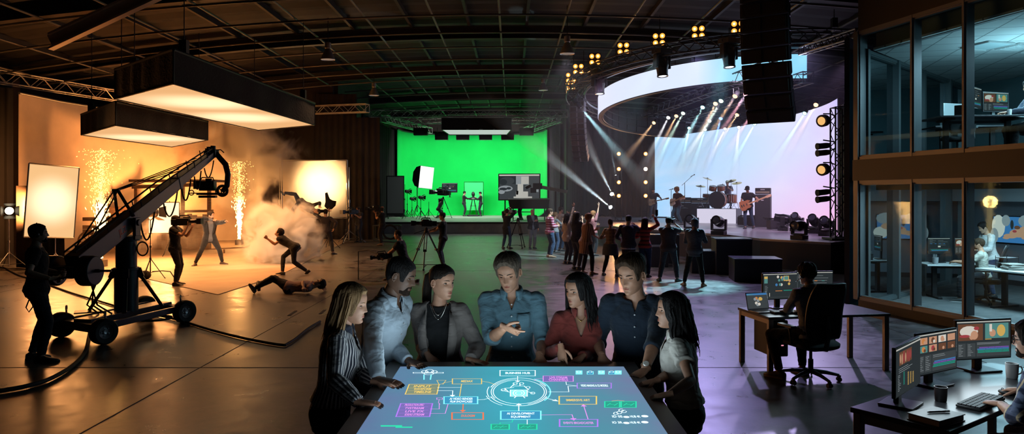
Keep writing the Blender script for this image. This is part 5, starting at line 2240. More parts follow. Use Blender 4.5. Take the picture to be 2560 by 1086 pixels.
for i, (px, py, d_, ax_, ay_, ad_, lab) in enumerate((
  (1527, 519, 36.0, 1290, 325, 31, 'white beam light at the far left end of the stage, shining up over the crowd'),
  (1530, 486, 36.2, 1440, 300, 31, 'second white beam light above it, shining steeply up to the left'),
  (1540, 442, 36.4, 1528, 380, 37, 'smallest white beam light, high beside the column of orange lamps'))):
 p = at(px, py, d_)
 aim = at(ax_, ay_, ad_)
 dd = (aim-p).normalized()
 parcan(lab, p, dd, (.85, .95, 1.), 12., 1.0, None)
 BIG.append((p+dd*.13, dd, (.62, .88, 1.), i))
mb = MB()
p = at(1527, 519, 36.2)
mb.tube([(p.x, p.y+.15, SZ), (p.x, p.y+.15, 3.3)], .03, 6)
for k in range(3):
 mb.tube([(p.x, p.y+.15, SZ+.5), (p.x+.45*math.cos(k*2.1), p.y+.15+.45*math.sin(k*2.1), SZ+.02)], .02, 5)
tag(mb.obj('lamp_stand', BLK), 'black stand holding the white beam lights at the left end of the stage', 'stand')
for i, (px, py) in enumerate(((1440, 257), (1449, 266))):
 p = at(px, py, 28.3)
 dd = (at(1620, 470, 31)-p).normalized()
 parcan(['white spotlight at the left end of the ring truss', 'white spotlight just below the first at the left end of the ring truss'][i], p, dd, (.85, .95, 1.), 12., .9, None)
 if i:
  BIG.append((p+dd*.13, dd, (.45, .85, .95), 3))
mb = MB()
p = at(1444, 258, 28.4)
mb.tube([p+V((0, .1, .1)), p+V((0, .1, 1.0)), p+V((.3, .2, 1.3))], .03, 6)
mb.tube([p+V((.1, .1, .2)), p+V((.55, 0, .9))], .02, 6)
tag(mb.obj('hanging_bracket', TRB), 'bracket carrying the two white spotlights at the ring truss end', 'bracket')
def line_array(label, top, n, w, h, dep, yaw, tilt, group=None, mat=None):
 top = V(top)
 rt = thing('line_array', label, 'speaker', top, 0)
 M_ = Matrix.Rotation(yaw, 3, 'Z')
 pos = V((0, 0, 0))
 ang = 0
 for i in range(n):
  ang = tilt*(i/(n-1))**1.6
  dn = V((0, math.sin(ang), -math.cos(ang)))
  fw = V((0, -math.cos(ang), -math.sin(ang)))
  c = pos+dn*h/2
  rings = []
  for f_, hh, ww in ((dep/2, h*.475, w/2), (dep/2-.05, h*.495, w/2), (-dep/2+.1, h*.44, w*.42), (-dep/2, h*.40, w*.40)):
   rings.append([c+fw*f_+V((1, 0, 0))*sx*ww+dn*sz*hh for sx, sz in ((-1, -1), (1, -1), (1, 1), (-1, 1))])
  b = MB()
  b.loft(rings)
  b.v = [M_ @ v for v in b.v]
  bo = b.obj('speaker_cabinet', mat or pm('array_cabinet', (.030, .026, .025), .6), rt, smooth=False, bevel=.012)
  g = MB()
  for s in (-1, 1):
   g.loft([[c+fw*(dep/2+.002)+V((s*w*(.06+.40*a_), 0, 0))+dn*(b_*h*.40) for a_, b_ in ((0, -1), (1, -1), (1, 1), (0, 1))], [c+fw*(dep/2+.014)+V((s*w*(.06+.39*a_), 0, 0))+dn*(b_*h*.38) for a_, b_ in ((0, -1), (1, -1), (1, 1), (0, 1))]])
  g.v = [M_ @ v for v in g.v]
  g.obj('grille', pm('array_grille', (.045, .038, .034), .5, .3), bo, smooth=False)
  pos = pos+dn*h*1.005
 fr = MB()
 fr.box((0, 0, .06), (w*.9, dep*1.1, .09), M_)
 for s in (-1, 1):
  fr.tube([M_ @ V((s*w*.35, 0, .1)), M_ @ V((s*w*.35, 0, zc(top.x)-top.z-.2))], .02, 6)
 fr.tube([M_ @ V((0, dep*.5, -.1)), M_ @ V((0, dep*.55, -h*n*.5)), M_ @ V((0, dep*.75+.2, -h*n*.93))], .015, 5)
 fr.obj('flying_frame', BLK, rt)
 return rt
line_array('huge black curved line array speaker hanging in front of the LED banner', (5.18, 14.6, 6.35), 9, .95, .295, .55, R(-36), R(26))
line_array('far slimmer line array speaker hanging at the left of the LED ring', (2.72, 29.4, 6.0), 11, .62, .22, .45, R(-24), R(30), mat=pm('array_grey', (.16, .145, .17), .5))
tw = truss('tower_truss', 'upright black lighting tower at the right end of the LED wall', (9.62, 21.2, SZ+.08), (9.62, 21.2, 4.75), .34, TRB)
mb = MB()
mb.box((9.62, 21.2, SZ+.04), (.7, .7, .06))
mb.obj('base_plate', BLK, tw)
truss('tower_truss', 'second upright tower beside the first, nearer the office corner', (10.12, 21.75, SZ+.02), (10.12, 21.75, 4.9), .3, TRB)
for i, (py, lit) in enumerate(((302, 1), (372, 0), (424, 1), (488, 0))):
 p = at(2058, py, 21.0)
 lab = ['top round amber lamp on the lighting tower', 'upper dark lamp pair on the lighting tower, second from the top', 'third lamp from the top on the lighting tower, amber lens', 'lowest dark lamp pair on the lighting tower'][i]
 rt = thing('tower_lamp', lab, 'stage lamp', p, 0, 'lamps clamped to the lighting tower')
 x = V((-.8, -.6, -.15)).normalized()
 b = MB()
 if lit:
  b.lathe([(0, -.2), (.12, -.19), (.17, -.1), (.18, .08), (.17, .1)], (0, 0, 0), x, 18)
  b.tube([(0, 0, .2), (.2, 0, .2), (.33, 0, .15)], .02, 6)
 else:
  for dz in (.08, -.12):
   q = V((-1, -.2, -.1)).normalized()
   b.lathe([(0, -.22), (.07, -.2), (.085, -.1), (.085, .1), (.10, .2), (.085, .2)], (0, 0, dz), q, 14)
  b.tube([(0, 0, .25), (.33, 0, .2)], .02, 6)
  b.tube([(.1, 0, -.12), (.33, 0, .0)], .02, 6)
 b.obj('housing', BLK, rt)
 if lit:
  g = MB()
  g.lathe([(0, .11), (.1, .105), (.165, .09)], (0, 0, 0), x, 18)
  g.obj('lens', em('amber_lens', (1., .55, .18), .9), rt)
for px, py, d_, lab in ((1655, 147, 23.6, 'black moving light hanging over the white part of the LED banner'), (1822, 122, 22.4, 'black moving light hanging over the blue end of the LED banner'), (1498, 196, 26.6, 'moving light at the left bend of the LED banner')):
 p = at(px, py, d_)
 p.z = max(p.z, 6.45-.085*(p.y-22.5))
 mover(lab, p+V((0, 0, .32)), p+V((.25, -.4, -6)), 1.45, True, 3., (.95, .95, 1.))
for px, dd_, sc, aim, lab in (
  (1797, 23.9, 1.2, (-2, -3, 1.2), 'moving light at the front edge of the stage between hooded spectator and bass player'),
  (1998, 21.4, 1.1, (-2.5, -2, .6), 'moving light at the front corner of the stage beside the riser steps'),
  (2066, 23.3, 1.15, (-2, -2.4, 1.6), 'moving light at the foot of the lighting tower'),
  (2036, 24.9, 1.15, (-2, -2.4, 2.0), 'moving light behind, second from the lighting tower'),
  (1992, 26.3, 1.15, (-2, -2.2, 2.4), 'moving light below the LED wall, third from the lighting tower'),
  (1958, 26.9, 1.2, (-2, 1, .8), 'low moving light beside the tall speaker stack'),
  (1728, 25.6, 1.2, (-1, -2, .8), 'moving light at the stage edge behind the hooded spectator')):
 p = V(((px-1280)/1800*dd_, dd_, SZ))
 mover(lab, p, p+V(aim), sc)
AMPB = pm('amp_tolex', (.022, .020, .024), .6, bump=.2, bscale=120)
AMPC = pm('amp_cloth', (.035, .033, .038), .85, var=.2, scale=60)
def amp(label, loc, w, d, h, yaw=0., head=True, group=None):
 rt = thing('amplifier', label, 'amplifier', loc, yaw, group)
 b = MB()
 b.box((0, 0, h/2), (w, d, h))
 b.obj('cabinet', AMPB, rt, bevel=.015)
 g = MB()
 g.box((0, -d/2-.004, h*.48), (w*.9, .012, h*.86))
 g.obj('grille_cloth', AMPC, rt, smooth=False)
 if head:
  hd = MB()
  hd.box((0, 0, h+.14), (w*.97, d*.75, .26))
  hd.obj('amp_head', AMPB, rt, bevel=.015)
  pn = MB()
  pn.box((0, -d*.375-.004, h+.09), (w*.88, .01, .08))
  for k in range(7):
   pn.cyl((-w*.36+k*w*.12, -d*.375-.008, h+.09), (-w*.36+k*w*.12, -d*.375-.03, h+.09), .018)
  pn.obj('control_panel', pm('amp_panel', (.35, .30, .22), .35, .6), rt)
  lg = MB()
  lg.box((0, -d*.375-.006, h+.20), (w*.28, .008, .03))
  lg.obj('badge', pm('badge_white', (.7, .7, .7), .5), rt)
 b2 = MB()
 b2.box((0, -d/2-.012, h*.82), (w*.16, .008, .03))
 b2.obj('name_plate', pm('badge_white', (.7, .7, .7), .5), rt)
 return rt
p = V((8.85, 37.5, SZ))
amp('black guitar amplifier stack, left of the pair behind the singer', (p.x, p.y, SZ), .95, .5, .95, R(-12))
p = V((9.75, 37.35, SZ))
amp('black guitar amplifier stack, right of the pair, beside the drum riser', (p.x, p.y, SZ), .95, .5, .92, R(-12))
p = ground(1908, 567, SZ)
amp('tall black speaker stack with an amp head, right of the bass player', (p.x, p.y, SZ), .62, .62, 1.36, R(-25))
a, b = V((8.87, 34.5, SZ)), V((10.48, 33.7, SZ))
rz = math.atan2(b.y-a.y, b.x-a.x)
ln = (b-a).length
mid = (a+b)/2
rt = thing('drum_riser', 'white glowing drum riser box in the middle of the stage', 'riser', (mid.x, mid.y, SZ), rz)
mb = MB()
mb.box((0, .95, .34), (ln, 1.9, .68))
mb.obj('platform', pm('riser_dark', (.02, .02, .025), .5), rt, smooth=False)
mb = MB()
mb.box((0, -.012, .34), (ln, .02, .68))
mb.obj('led_front', em('riser_led', (.80, .76, .95), .85), rt, smooth=False)
RZ = SZ+.68
RM = Matrix.Rotation(rz, 3, 'Z')
def on_riser(x, y, z=0.):
 return V((mid.x, mid.y, RZ))+RM @ V((x, y, z))
dk = thing('drum_kit', 'drum kit with orange drums and cymbals on the white riser', 'drum kit', on_riser(.1, .9), 0)
CH = pm('chrome', (.6, .6, .62), .15, 1.)
ORD = pm('drum_shell', (.45, .12, .03), .3, spec=.6)
HEADM = pm('drum_head', (.06, .06, .07), .4)
SK = pm('drum_skin', (.75, .73, .70), .5)
CYM = pm('cymbal_brass', (.65, .45, .18), .25, 1.)
def drum(c, ax, r, h, hm):
 c, ax = V(c), V(ax).normalized()
 s = MB()
 s.lathe([(r, -h/2), (r, h/2)], c, ax, 26, cap=False)
 so = s.obj('drum_shell', ORD, dk)
 so.modifiers.new('t', 'SOLIDIFY').thickness = .01
 k = MB()
 for q in (-1, 1):
  k.torus(c+ax*q*h/2, ax, r, .014, 26, 6)
 for i in range(8):
  e1 = ax.orthogonal().normalized()
  e2 = ax.cross(e1)
  o = (e1*math.cos(i*PI/4)+e2*math.sin(i*PI/4))*(r+.015)
  k.tube([c+o-ax*h*.4, c+o+ax*h*.4], .008, 5)
 k.obj('hoops', CH, so)
 f = MB()
 f.lathe([(0, h/2+.002), (r*.99, h/2)], c, ax, 26)
 f.lathe([(0, -h/2-.002), (r*.99, -h/2)], c, ax, 26)
 f.obj('drum_head', hm, so)
fwd = V((-.45, -.9, 0)).normalized()
drum((-.28, -.25, .42), fwd, .40, .5, HEADM)
drum((-.45, -.05, .98), (.1, -.25, 1), .17, .22, SK)
drum((-.08, -.15, 1.0), (-.1, -.25, 1), .18, .24, SK)
drum((.50, .10, .48), (0, -.05, 1), .25, .42, SK)
drum((-.62, .40, .62), (.05, -.1, 1), .19, .16, SK)
for i, (x, y, z, tl) in enumerate(((-.75, -.2, 1.45, .3), (-.95, .3, 1.1, .05), (.38, -.22, 1.35, -.3), (.80, .25, 1.25, -.2))):
 c = MB()
 ax = V((tl, -.25, 1)).normalized()
 c.lathe([(0, .05), (.05, .03), (.06, .015), (.24, -.012), (.24, -.016), (.05, .005), (0, .03)], (x, y, z), ax, 24)
 co_ = c.obj('cymbal', CYM, dk)
 s_ = MB()
 s_.tube([(x, y, z+.05), (x, y, .5), (x, y, .3)], .012, 6)
 for k in range(3):
  s_.tube([(x, y, .35), (x+.25*math.cos(k*2.1+i), y+.25*math.sin(k*2.1+i), .01)], .010, 5)
 s_.obj('cymbal_stand', CH, dk)
s_ = MB()
s_.lathe([(.17, .50), (.18, .53), (.17, .57), (.0, .58)], (.15, .75, 0), n=18)
s_.tube([(.15, .75, .5), (.15, .75, .1)], .02, 6)
for k in range(3):
 s_.tube([(.15, .75, .25), (.15+.22*math.cos(k*2.1), .75+.22*math.sin(k*2.1), .01)], .012, 5)
tag(s_.obj('drum_stool', BLK, loc=on_riser(.1, .9)), 'drummer seat behind the drum kit', 'stool')
def mic_stand(label, loc, h, boom=None, mic=None):
 rt = thing('microphone_stand', label, 'microphone stand', loc, 0)
 p_ = MB()
 p_.tube([(0, 0, .02), (0, 0, h)], .013, 8)
 p_.lathe([(.15, 0), (.15, .02), (.02, .04)], n=18)
 if boom:
  p_.tube([V((0, 0, h))-V(boom)*.35, V((0, 0, h))+V(boom)], .010, 6)
 p_.obj('pole', BLK, rt)
 k = MB()
 e = V((0, 0, h))+(V(boom) if boom else V((0, 0, 0)))
 d = V(mic or (1, 0, .3)).normalized()
 k.tube([e-d*.12, e+d*.06], [.012, .016], 8)
 k.ell(e+d*.09, .03, nu=10, nv=8)
 k.obj('microphone', BLKG, rt)
 return rt
p = ground(1678, 556, SZ)
mic_stand('straight microphone stand in front of the curly-haired singer', (p.x, p.y, SZ), 1.62, None, (1, .1, .25))
p = on_riser(-1.45, .35)
mic_stand('tall boom microphone stand at the left of the drum riser', (p.x-.15, p.y-.1, RZ), 1.25, (.42, .1, .36), (1, 0, .5))
def guitar(label, c, neck, nrm, body_col, sc=1., name='electric_guitar'):
 """c = body centre, neck = direction to the headstock, nrm = out of the front"""
 c = V(c)
 rt = thing(name, label, 'guitar', c, 0, None)
 y = V(neck).normalized()
 z = (V(nrm)-y*V(nrm).dot(y)).normalized()
 x = y.cross(z)
 out_ = [(-.17, -.16), (-.19, -.05), (-.14, .03), (-.145, .12), (-.09, .21), (-.05, .13), (.05, .13), (.09, .19), (.14, .12), (.135, .03), (.18, -.06), (.15, -.17), (0, -.20)]
 b = MB()
 b.loft([[(x*p_[0]+y*p_[1]+z*q)*sc for p_ in out_] for q in (-.022, .022)])
 b.obj('body', body_col, rt, bevel=.008)
 n_ = MB()
 n_.bar((y*.1+z*.03)*sc, (y*.72+z*.03)*sc, .048*sc, .022*sc, up=z)
 n_.bar((y*.72+z*.025)*sc, (y*.90+z*.02)*sc, .075*sc, .016*sc, up=z)
 for k in range(6):
  n_.ell((y*(.75+.025*k)+x*.045+z*.02)*sc, .010*sc, nu=6, nv=4)
 n_.obj('neck', pm('maple', (.45, .26, .12), .35), rt)
 k = MB()
 for yy in (-.05, .05):
  k.box((y*yy+z*.028)*sc, (.08*sc, .03*sc, .012*sc), Matrix((x, y, z)).transposed())
 k.box((y*-.12+z*.03)*sc, (.09*sc, .03*sc, .018*sc), Matrix((x, y, z)).transposed())
 k.obj('pickups', CH, rt)
 return rt
rnd = random.Random(11)
for i, (px, py, lab) in enumerate(((1944, 27.8, 'pedal case with cables right of the tall speaker stack'), (1868, 31.5, 'equipment case behind the bass player'), (1893, 30.9, 'second equipment case beside the tall speaker stack'))):
 p = V(((px-1280)/1800*py, py, SZ))
 rt = thing('equipment_case', lab, 'case', (p.x, p.y, SZ), .3*i)
 mb = MB()
 mb.box((0, 0, .2), (.7, .45, .36))
 mb.obj('case', AMPB, rt, bevel=.02)
 mb = MB()
 for k in range(3):
  pts = [V((rnd.uniform(-.5, .5), rnd.uniform(-.3, .3), .40+.05*rnd.random())) for _ in range(6)]
  mb.tube(pts, .018, 6)
 mb.obj('cable_bundle', RUB, rt)
 mb = MB()
 mb.tube([(-.12, -.235, .22), (-.12, -.26, .24), (.12, -.26, .24), (.12, -.235, .22)], .012, 6)
 mb.obj('handle', CH, rt)
BOXM = pm('riser_black', (.012, .012, .015), .5)
BOXT = pm('riser_top', (.10, .10, .12), .25, spec=.6)
for i, (px, py, w_, d_, h_, yaw, lab) in enumerate((
  (1902, 706, 1.15, .9, .58, -8, 'low black step box in front of the stage, above the seated editor'),
  (1842, 688, .95, 1.0, .98, -8, 'tall black step box behind the low one, against the stage'),
  (1768, 684, .75, .8, .62, -6, 'low black step box beside the hooded spectator, lit on top'),
  (1640, 668, .8, .8, .62, -4, 'low black step box behind the man filming the band'),
  (1660, 660, 1.0, .6, .92, -4, 'high narrow step box at the stage edge behind the filming man'))):
 p = ground(px, py)
 rt = thing('step_box', lab, 'step box', (p.x, p.y+d_/2, 0), R(yaw))
 mb = MB()
 mb.box((0, 0, (h_-.03)/2), (w_, d_, h_-.03))
 mb.obj('body', BOXM, rt, bevel=.01)
 mb = MB()
 mb.box((0, 0, h_-.015), (w_+.03, d_+.03, .03))
 mb.obj('top', BOXT, rt, bevel=.006)
p = at(1533, 560, 27)
rt = thing('floor_monitor', 'grey covered stage monitor at the stage edge among the crowd', 'stage monitor', (p.x, 30.2, SZ), .3)
mb = MB()
mb.loft([[(-.4, -.25, 0), (.4, -.25, 0), (.4, .3, 0), (-.4, .3, 0)], [(-.38, -.05, .42), (.38, -.05, .42), (.38, .28, .42), (-.38, .28, .42)]])
mb.obj('cabinet', pm('cover_grey', (.16, .15, .16), .7), rt, bevel=.03)
mb = MB()
mb.tube([(-.2, .1, .42), (0, .1, .5), (.2, .1, .42)], .02, 6)
mb.obj('handle', BLK, rt)
# ================================================================== glass office (right)
C0 = V((6.67, 13.8, 0))
fd = V((.25, -1, 0))                 # along the facade towards the viewer
fu = fd.normalized()
gd = V((1.05, 1, 0))                 # along the end wall
gu = gd.normalized()
fn = V((-1, -.25, 0)).normalized()   # out of the facade
FM = C0+fd*5.2
B0 = C0+gd*4.7
B1 = B0+fd*8.5
ALF = pm('office_aluminium', (.19, .195, .205), .45, .45)
ALG = pm('office_frame_inner', (.16, .19, .20), .4, .6)
DKP = pm('office_panel_dark', (.012, .012, .013), .5)
CEILM = None
def tglass(name, tint=(.62, .82, .84), refl=.10):
 m, t = newmat(name)
 out = nd(t, 'ShaderNodeOutputMaterial')
 tr = nd(t, 'ShaderNodeBsdfTransparent')
 tr.inputs[0].default_value = c4(tint)
 gl = nd(t, 'ShaderNodeBsdfGlossy')
 gl.inputs['Roughness'].default_value = .02
 gl.inputs[0].default_value = (.8, .9, .95, 1)
 fr = nd(t, 'ShaderNodeFresnel')
 fr.inputs[0].default_value = 1.5
 mu = nd(t, 'ShaderNodeMath', operation='MULTIPLY')
 mu.inputs[1].default_value = refl*10
 t.links.new(fr.outputs[0], mu.inputs[0])
 mx = nd(t, 'ShaderNodeMixShader')
 t.links.new(mu.outputs[0], mx.inputs[0])
 t.links.new(tr.outputs[0], mx.inputs[1])
 t.links.new(gl.outputs[0], mx.inputs[2])
 t.links.new(mx.outputs[0], out.inputs[0])
 return m
GLS = tglass('office_glass', (.80, .93, .94), .003)
GLD = tglass('office_glass_dark', (.16, .30, .34), .05)
def fprism(name, a, b, th, z0, z1, mat, n, **kw):
 mb = MB()
 mb.prism([(p.x, p.y) for p in (a, b, b+n*th, a+n*th)], z0, z1)
 return struct(mb, name, mat, smooth=False, **kw)
fprism('wall_office_plinth', C0-fu*.05, FM, .12, 0, .16, DKP, -fn)
fprism('wall_office_band', C0-fu*.12+fn*.07, FM+fn*.07, .25, 2.44, 2.84, DKP, -fn)
mb = MB()
pl = [C0-fn*.3, FM-fn*.3, B1, B0]
mb.prism([(p.x, p.y) for p in pl], 2.56, 2.83)
struct(mb, 'floor_office_upper', DKP, smooth=False)
mb = MB()
mb.prism([(p.x, p.y) for p in pl], .003, .02)
m, t = newmat('office_carpet')
out = nd(t, 'ShaderNodeOutputMaterial')
b = nd(t, 'ShaderNodeBsdfPrincipled')
b.inputs['Roughness'].default_value = .95
tc = nd(t, 'ShaderNodeTexCoord')
mpn = nd(t, 'ShaderNodeMapping')
mpn.inputs['Rotation'].default_value = (0, 0, .9)
mpn.inputs['Scale'].default_value = (3, 40, 1)
nz = nd(t, 'ShaderNodeTexNoise', i_Scale=1.2, i_Detail=5.)
rp = nd(t, 'ShaderNodeValToRGB')
rp.color_ramp.elements[0].position = .35
rp.color_ramp.elements[1].position = .65
rp.color_ramp.elements[0].color = (.04, .045, .05, 1)
rp.color_ramp.elements[1].color = (.16, .16, .16, 1)
for a_, b_ in ((tc.outputs['Object'], mpn.inputs[0]), (mpn.outputs[0], nz.inputs[0]), (nz.outputs[0], rp.inputs[0]), (rp.outputs[0], b.inputs['Base Color']), (b.outputs[0], out.inputs[0])):
 t.links.new(a_, b_)
struct(mb, 'floor_office_lower', m, smooth=False)
m, t = newmat('ceiling_tiles')
out = nd(t, 'ShaderNodeOutputMaterial')
b = nd(t, 'ShaderNodeBsdfPrincipled')
b.inputs['Roughness'].default_value = .9
tc = nd(t, 'ShaderNodeTexCoord')
mpn = nd(t, 'ShaderNodeMapping')
mpn.inputs['Rotation'].default_value = (0, 0, math.atan2(fu.x, -fu.y))
br = nd(t, 'ShaderNodeTexBrick')
br.offset = 0
br.inputs['Scale'].default_value = 1
br.inputs['Mortar Size'].default_value = .012
br.inputs['Brick Width'].default_value = .62
br.inputs['Row Height'].default_value = .62
br.inputs['Color1'].default_value = (.50, .52, .52, 1)
br.inputs['Color2'].default_value = (.44, .46, .46, 1)
br.inputs['Mortar'].default_value = (.16, .17, .17, 1)
for a_, b_ in ((tc.outputs['Object'], mpn.inputs[0]), (mpn.outputs[0], br.inputs[0]), (br.outputs[0], b.inputs['Base Color']), (b.outputs[0], out.inputs[0])):
 t.links.new(a_, b_)
TILE = m
mb = MB()
mb.prism([(p.x, p.y) for p in pl], 4.96, 5.0)
struct(mb, 'ceiling_office_upper', TILE, smooth=False)
mb = MB()
mb.prism([(p.x, p.y) for p in pl], 2.46, 2.50)
struct(mb, 'ceiling_office_lower', TILE, smooth=False)
fprism('wall_office_parapet', C0-fu*.05, FM, .3, 5.30, 6.4, DKP, -fn)
mb = MB()
mb.prism([(p.x, p.y) for p in [C0-fn*.05, FM-fn*.05, B1, B0]], 5.30, 5.5)
struct(mb, 'roof_office', DKP, smooth=False)
fprism('wall_office_bulkhead', C0-fn*.32+gu*.1, FM-fn*.32, .1, 4.95, 5.3, pm('bulkhead', (.16, .17, .175), .8), -fn)
fprism('wall_office_bulkhead', C0-fn*.32+gu*.1, FM-fn*.32, .1, 2.26, 2.46, pm('bulkhead', (.16, .17, .175), .8), -fn)
WTEAL = pm('office_wall_teal', (.10, .17, .19), .8)
WGREY = pm('office_wall_grey', (.30, .32, .37), .8)
bn = V((1, .25, 0)).normalized()
fprism('wall_office_back_upper', B0, B1, .12, 2.83, 5.3, WTEAL, bn)
fprism('wall_office_back_lower', B0, B1, .12, 0, 2.56, WGREY, bn)
fprism('baseboard_office', B0-bn*.02, B1-bn*.02, .02, .02, .14, pm('office_baseboard', (.03, .03, .035), .6), bn)
fprism('wall_office_front_end', FM, B1, .12, 0, 5.3, WGREY, V((gu.y, -gu.x, 0)))
fprism('ceiling_strip_standin', B0-bn*.9, B1-bn*.9, .9, 2.02, 2.46, pm('strip_standin_white', (.62, .65, .68), .7), bn)  # added box; its pale face stands in for the lit ceiling strip
def glazing(name, a, b, n, z0, z1, bays, mat, glass, w=.07, dep=.10, first=True):
 """mullions, rails and panes of one storey of glass wall between a and b"""
 d = (b-a).normalized()
 for k, (s0, s1) in enumerate(bays):
  p, q = a+d*s0, a+d*s1
  pn = MB()
  pn.prism([(v.x, v.y) for v in (p, q, q-n*.012, p-n*.012)], z0+.04, z1-.04)
  o = struct(pn, 'window_%d' % NW[0], glass, smooth=False)
  NW[0] += 1
  f = MB()
  for e in ((p, q) if k == 0 else (q,)):
   c = e-n*.03
   f.prism([(v.x, v.y) for v in (c-d*w/2+n*.06, c+d*w/2+n*.06, c+d*w/2-n*dep, c-d*w/2-n*dep)], z0, z1)
   f.prism([(v.x, v.y) for v in (c-d*w*.22+n*.085, c+d*w*.22+n*.085, c+d*w*.22+n*.06, c-d*w*.22+n*.06)], z0, z1)
  for za, zb in ((z0, z0+.06), (z1-.06, z1)):
   f.prism([(v.x, v.y) for v in (p+n*.045, q+n*.045, q-n*dep, p-n*dep)], za, zb)
  for za, zb in ((z0+.06, z0+.085), (z1-.085, z1-.06)):
   f.prism([(v.x, v.y) for v in (p+n*.012, q+n*.012, q-n*dep*.8, p-n*dep*.8)], za, zb)
  f.obj('window_frame', mat, o, smooth=False)
NW = [1]
fl_len = fd.length
bays = [(0, 1.27*fl_len), (1.27*fl_len, 2.30*fl_len), (2.30*fl_len, 3.5*fl_len), (3.5*fl_len, 5.0*fl_len)]
glazing('lower', C0, FM, fn, .16, 2.44, bays, ALF, GLS, .085)
glazing('upper', C0, FM, fn, 2.84, 5.30, bays, ALF, GLS, .085)
for z0, z1 in ((.16, 2.44), (2.84, 5.30)):
 mb = MB()
 c = C0-fu*.10
 mb.prism([(v.x, v.y) for v in (c+fn*.07, c+fu*.12+fn*.07, c+fu*.12-fn*.1, c-fn*.1)], z0, z1)
 struct(mb, 'trim_%d' % NW[0], ALF, smooth=False)
 NW[0] += 1
gn_ = V((-gu.y, gu.x, 0))
gl_ = gd.length*4.7
gb = [(.12, .26*gl_), (.26*gl_, .50*gl_), (.50*gl_, .78*gl_), (.78*gl_, gl_-.05)]
glazing('end', C0, B0, gn_, .02, 2.44, gb, ALG, GLD, .11)
glazing('end', C0, B0, gn_, 2.83, 4.96, gb, ALG, GLD, .11)
fprism('wall_office_neighbour', C0+gn_*.35+gu*.4, B0+gn_*.35, .1, 0, 5.3, pm('neighbour_wall', (.012, .02, .028), .6), gn_)
TL = em('ceiling_panel_light', (.62, .85, .95), 1.3)
TD = pm('ceiling_panel_off', (.40, .48, .50), .6)
def inroom(s, r):          # s along the facade from the corner, r into the room
 return C0+fd*s-fn*r
def ceil_sq(name, label, s, r, z, w, d, mat, cat):
 mb = MB()
 p = inroom(s, r)
 mb.box((0, 0, -.012), (w, d, .02), math.atan2(fu.x, -fu.y)*1)
 o = mb.obj(name, mat, smooth=False, loc=(p.x, p.y, z))
 fr = MB()
 for a_, b_ in ((1, 0), (-1, 0), (0, 1), (0, -1)):
  fr.box(Matrix.Rotation(math.atan2(fu.x, -fu.y), 3, 'Z') @ V((a_*w/2, b_*d/2, -.016)), (.02 if a_ else w, .02 if b_ else d, .03), math.atan2(fu.x, -fu.y))
 fr.obj('trim_frame', pm('fitting_frame', (.5, .52, .52), .5), o, smooth=False)
 return tag(o, label, cat)
ceil_sq('ceiling_light', 'dim square ceiling light panel of the upper office, left of the air vent', .9, 2.0, 4.955, .60, .60, TD, 'ceiling light')
ceil_sq('ceiling_light', 'lit ceiling panel of the upper office at the right edge of the picture', 2.65, 1.55, 4.955, .6, .6, TL, 'ceiling light')
ceil_sq('ceiling_light', 'grey unlit ceiling panel of the upper office, right of the air vent', .85, 3.5, 4.955, .6, .6, pm('panel_dark', (.2, .23, .25), .6), 'ceiling light')
v_ = ceil_sq('air_vent', 'square slatted air vent in the upper office ceiling', .95, 2.65, 4.955, .5, .5, pm('vent_dark', (.05, .06, .06), .6), 'air vent')
mb = MB()
for k in range(5):
 mb.box(Matrix.Rotation(math.atan2(fu.x, -fu.y), 3, 'Z') @ V((0, -.18+.09*k, -.03)), (.46, .05, .012), math.atan2(fu.x, -fu.y))
mb.obj('slats', pm('vent_white', (.6, .65, .66), .5), v_, smooth=False)
for i, (s, r) in enumerate(((1.0, 2.2), (2.4, 2.6))):
 ceil_sq('ceiling_light', ['long lit ceiling panel of the lower office, nearer the corner', 'long lit ceiling panel of the lower office, farther from the corner'][i], s, r, 2.458, 1.2, .35, em('lower_panel_light', (.8, .92, 1.), 2.2), 'ceiling light')
# ================================================================== office furniture
FRM = pm('desk_steel', (.30, .27, .25), .35, .7)
DTOP = pm('desk_dark_top', (.045, .045, .05), .28, spec=.5)
DTOPW = pm('desk_white_top', (.55, .56, .56), .4)
PLB = pm('plastic_black', (.014, .014, .016), .4)
PLG = pm('plastic_grey', (.25, .25, .26), .45)
SCR = {}
def scol(name, c, s=.8):
 return em('scr_'+name, c, s)
SC_BG = scol('bg', (.030, .038, .042))
SC_PN = scol('panel', (.055, .065, .070))
SC_TX = scol('text', (.30, .34, .36))
SC_BAR = scol('bar', (.55, .55, .50))
SC_GRN = scol('green', (.02, .30, .22))
SC_PUR = scol('purple', (.20, .10, .45))
SC_BLU = scol('blue', (.06, .22, .50))
SC_YEL = scol('yellow', (.70, .45, .12))
SC_SKN = scol('skin', (.60, .32, .20))
SC_BRN = scol('brown', (.16, .07, .04))
SC_WHT = scol('white', (.75, .70, .62))
SC_TEA = scol('teal', (.10, .28, .26))
SC_RED = scol('red', (.40, .06, .07))
SC_ORG = scol('orange', (.65, .25, .08))
SPAL = [SC_BG, SC_PN, SC_TX, SC_BAR, SC_GRN, SC_PUR, SC_BLU, SC_YEL, SC_SKN, SC_BRN, SC_WHT, SC_TEA, SC_RED, SC_ORG]
SIX = {k: i for i, k in enumerate('bg panel text bar green purple blue yellow skin brown white teal red orange'.split())}
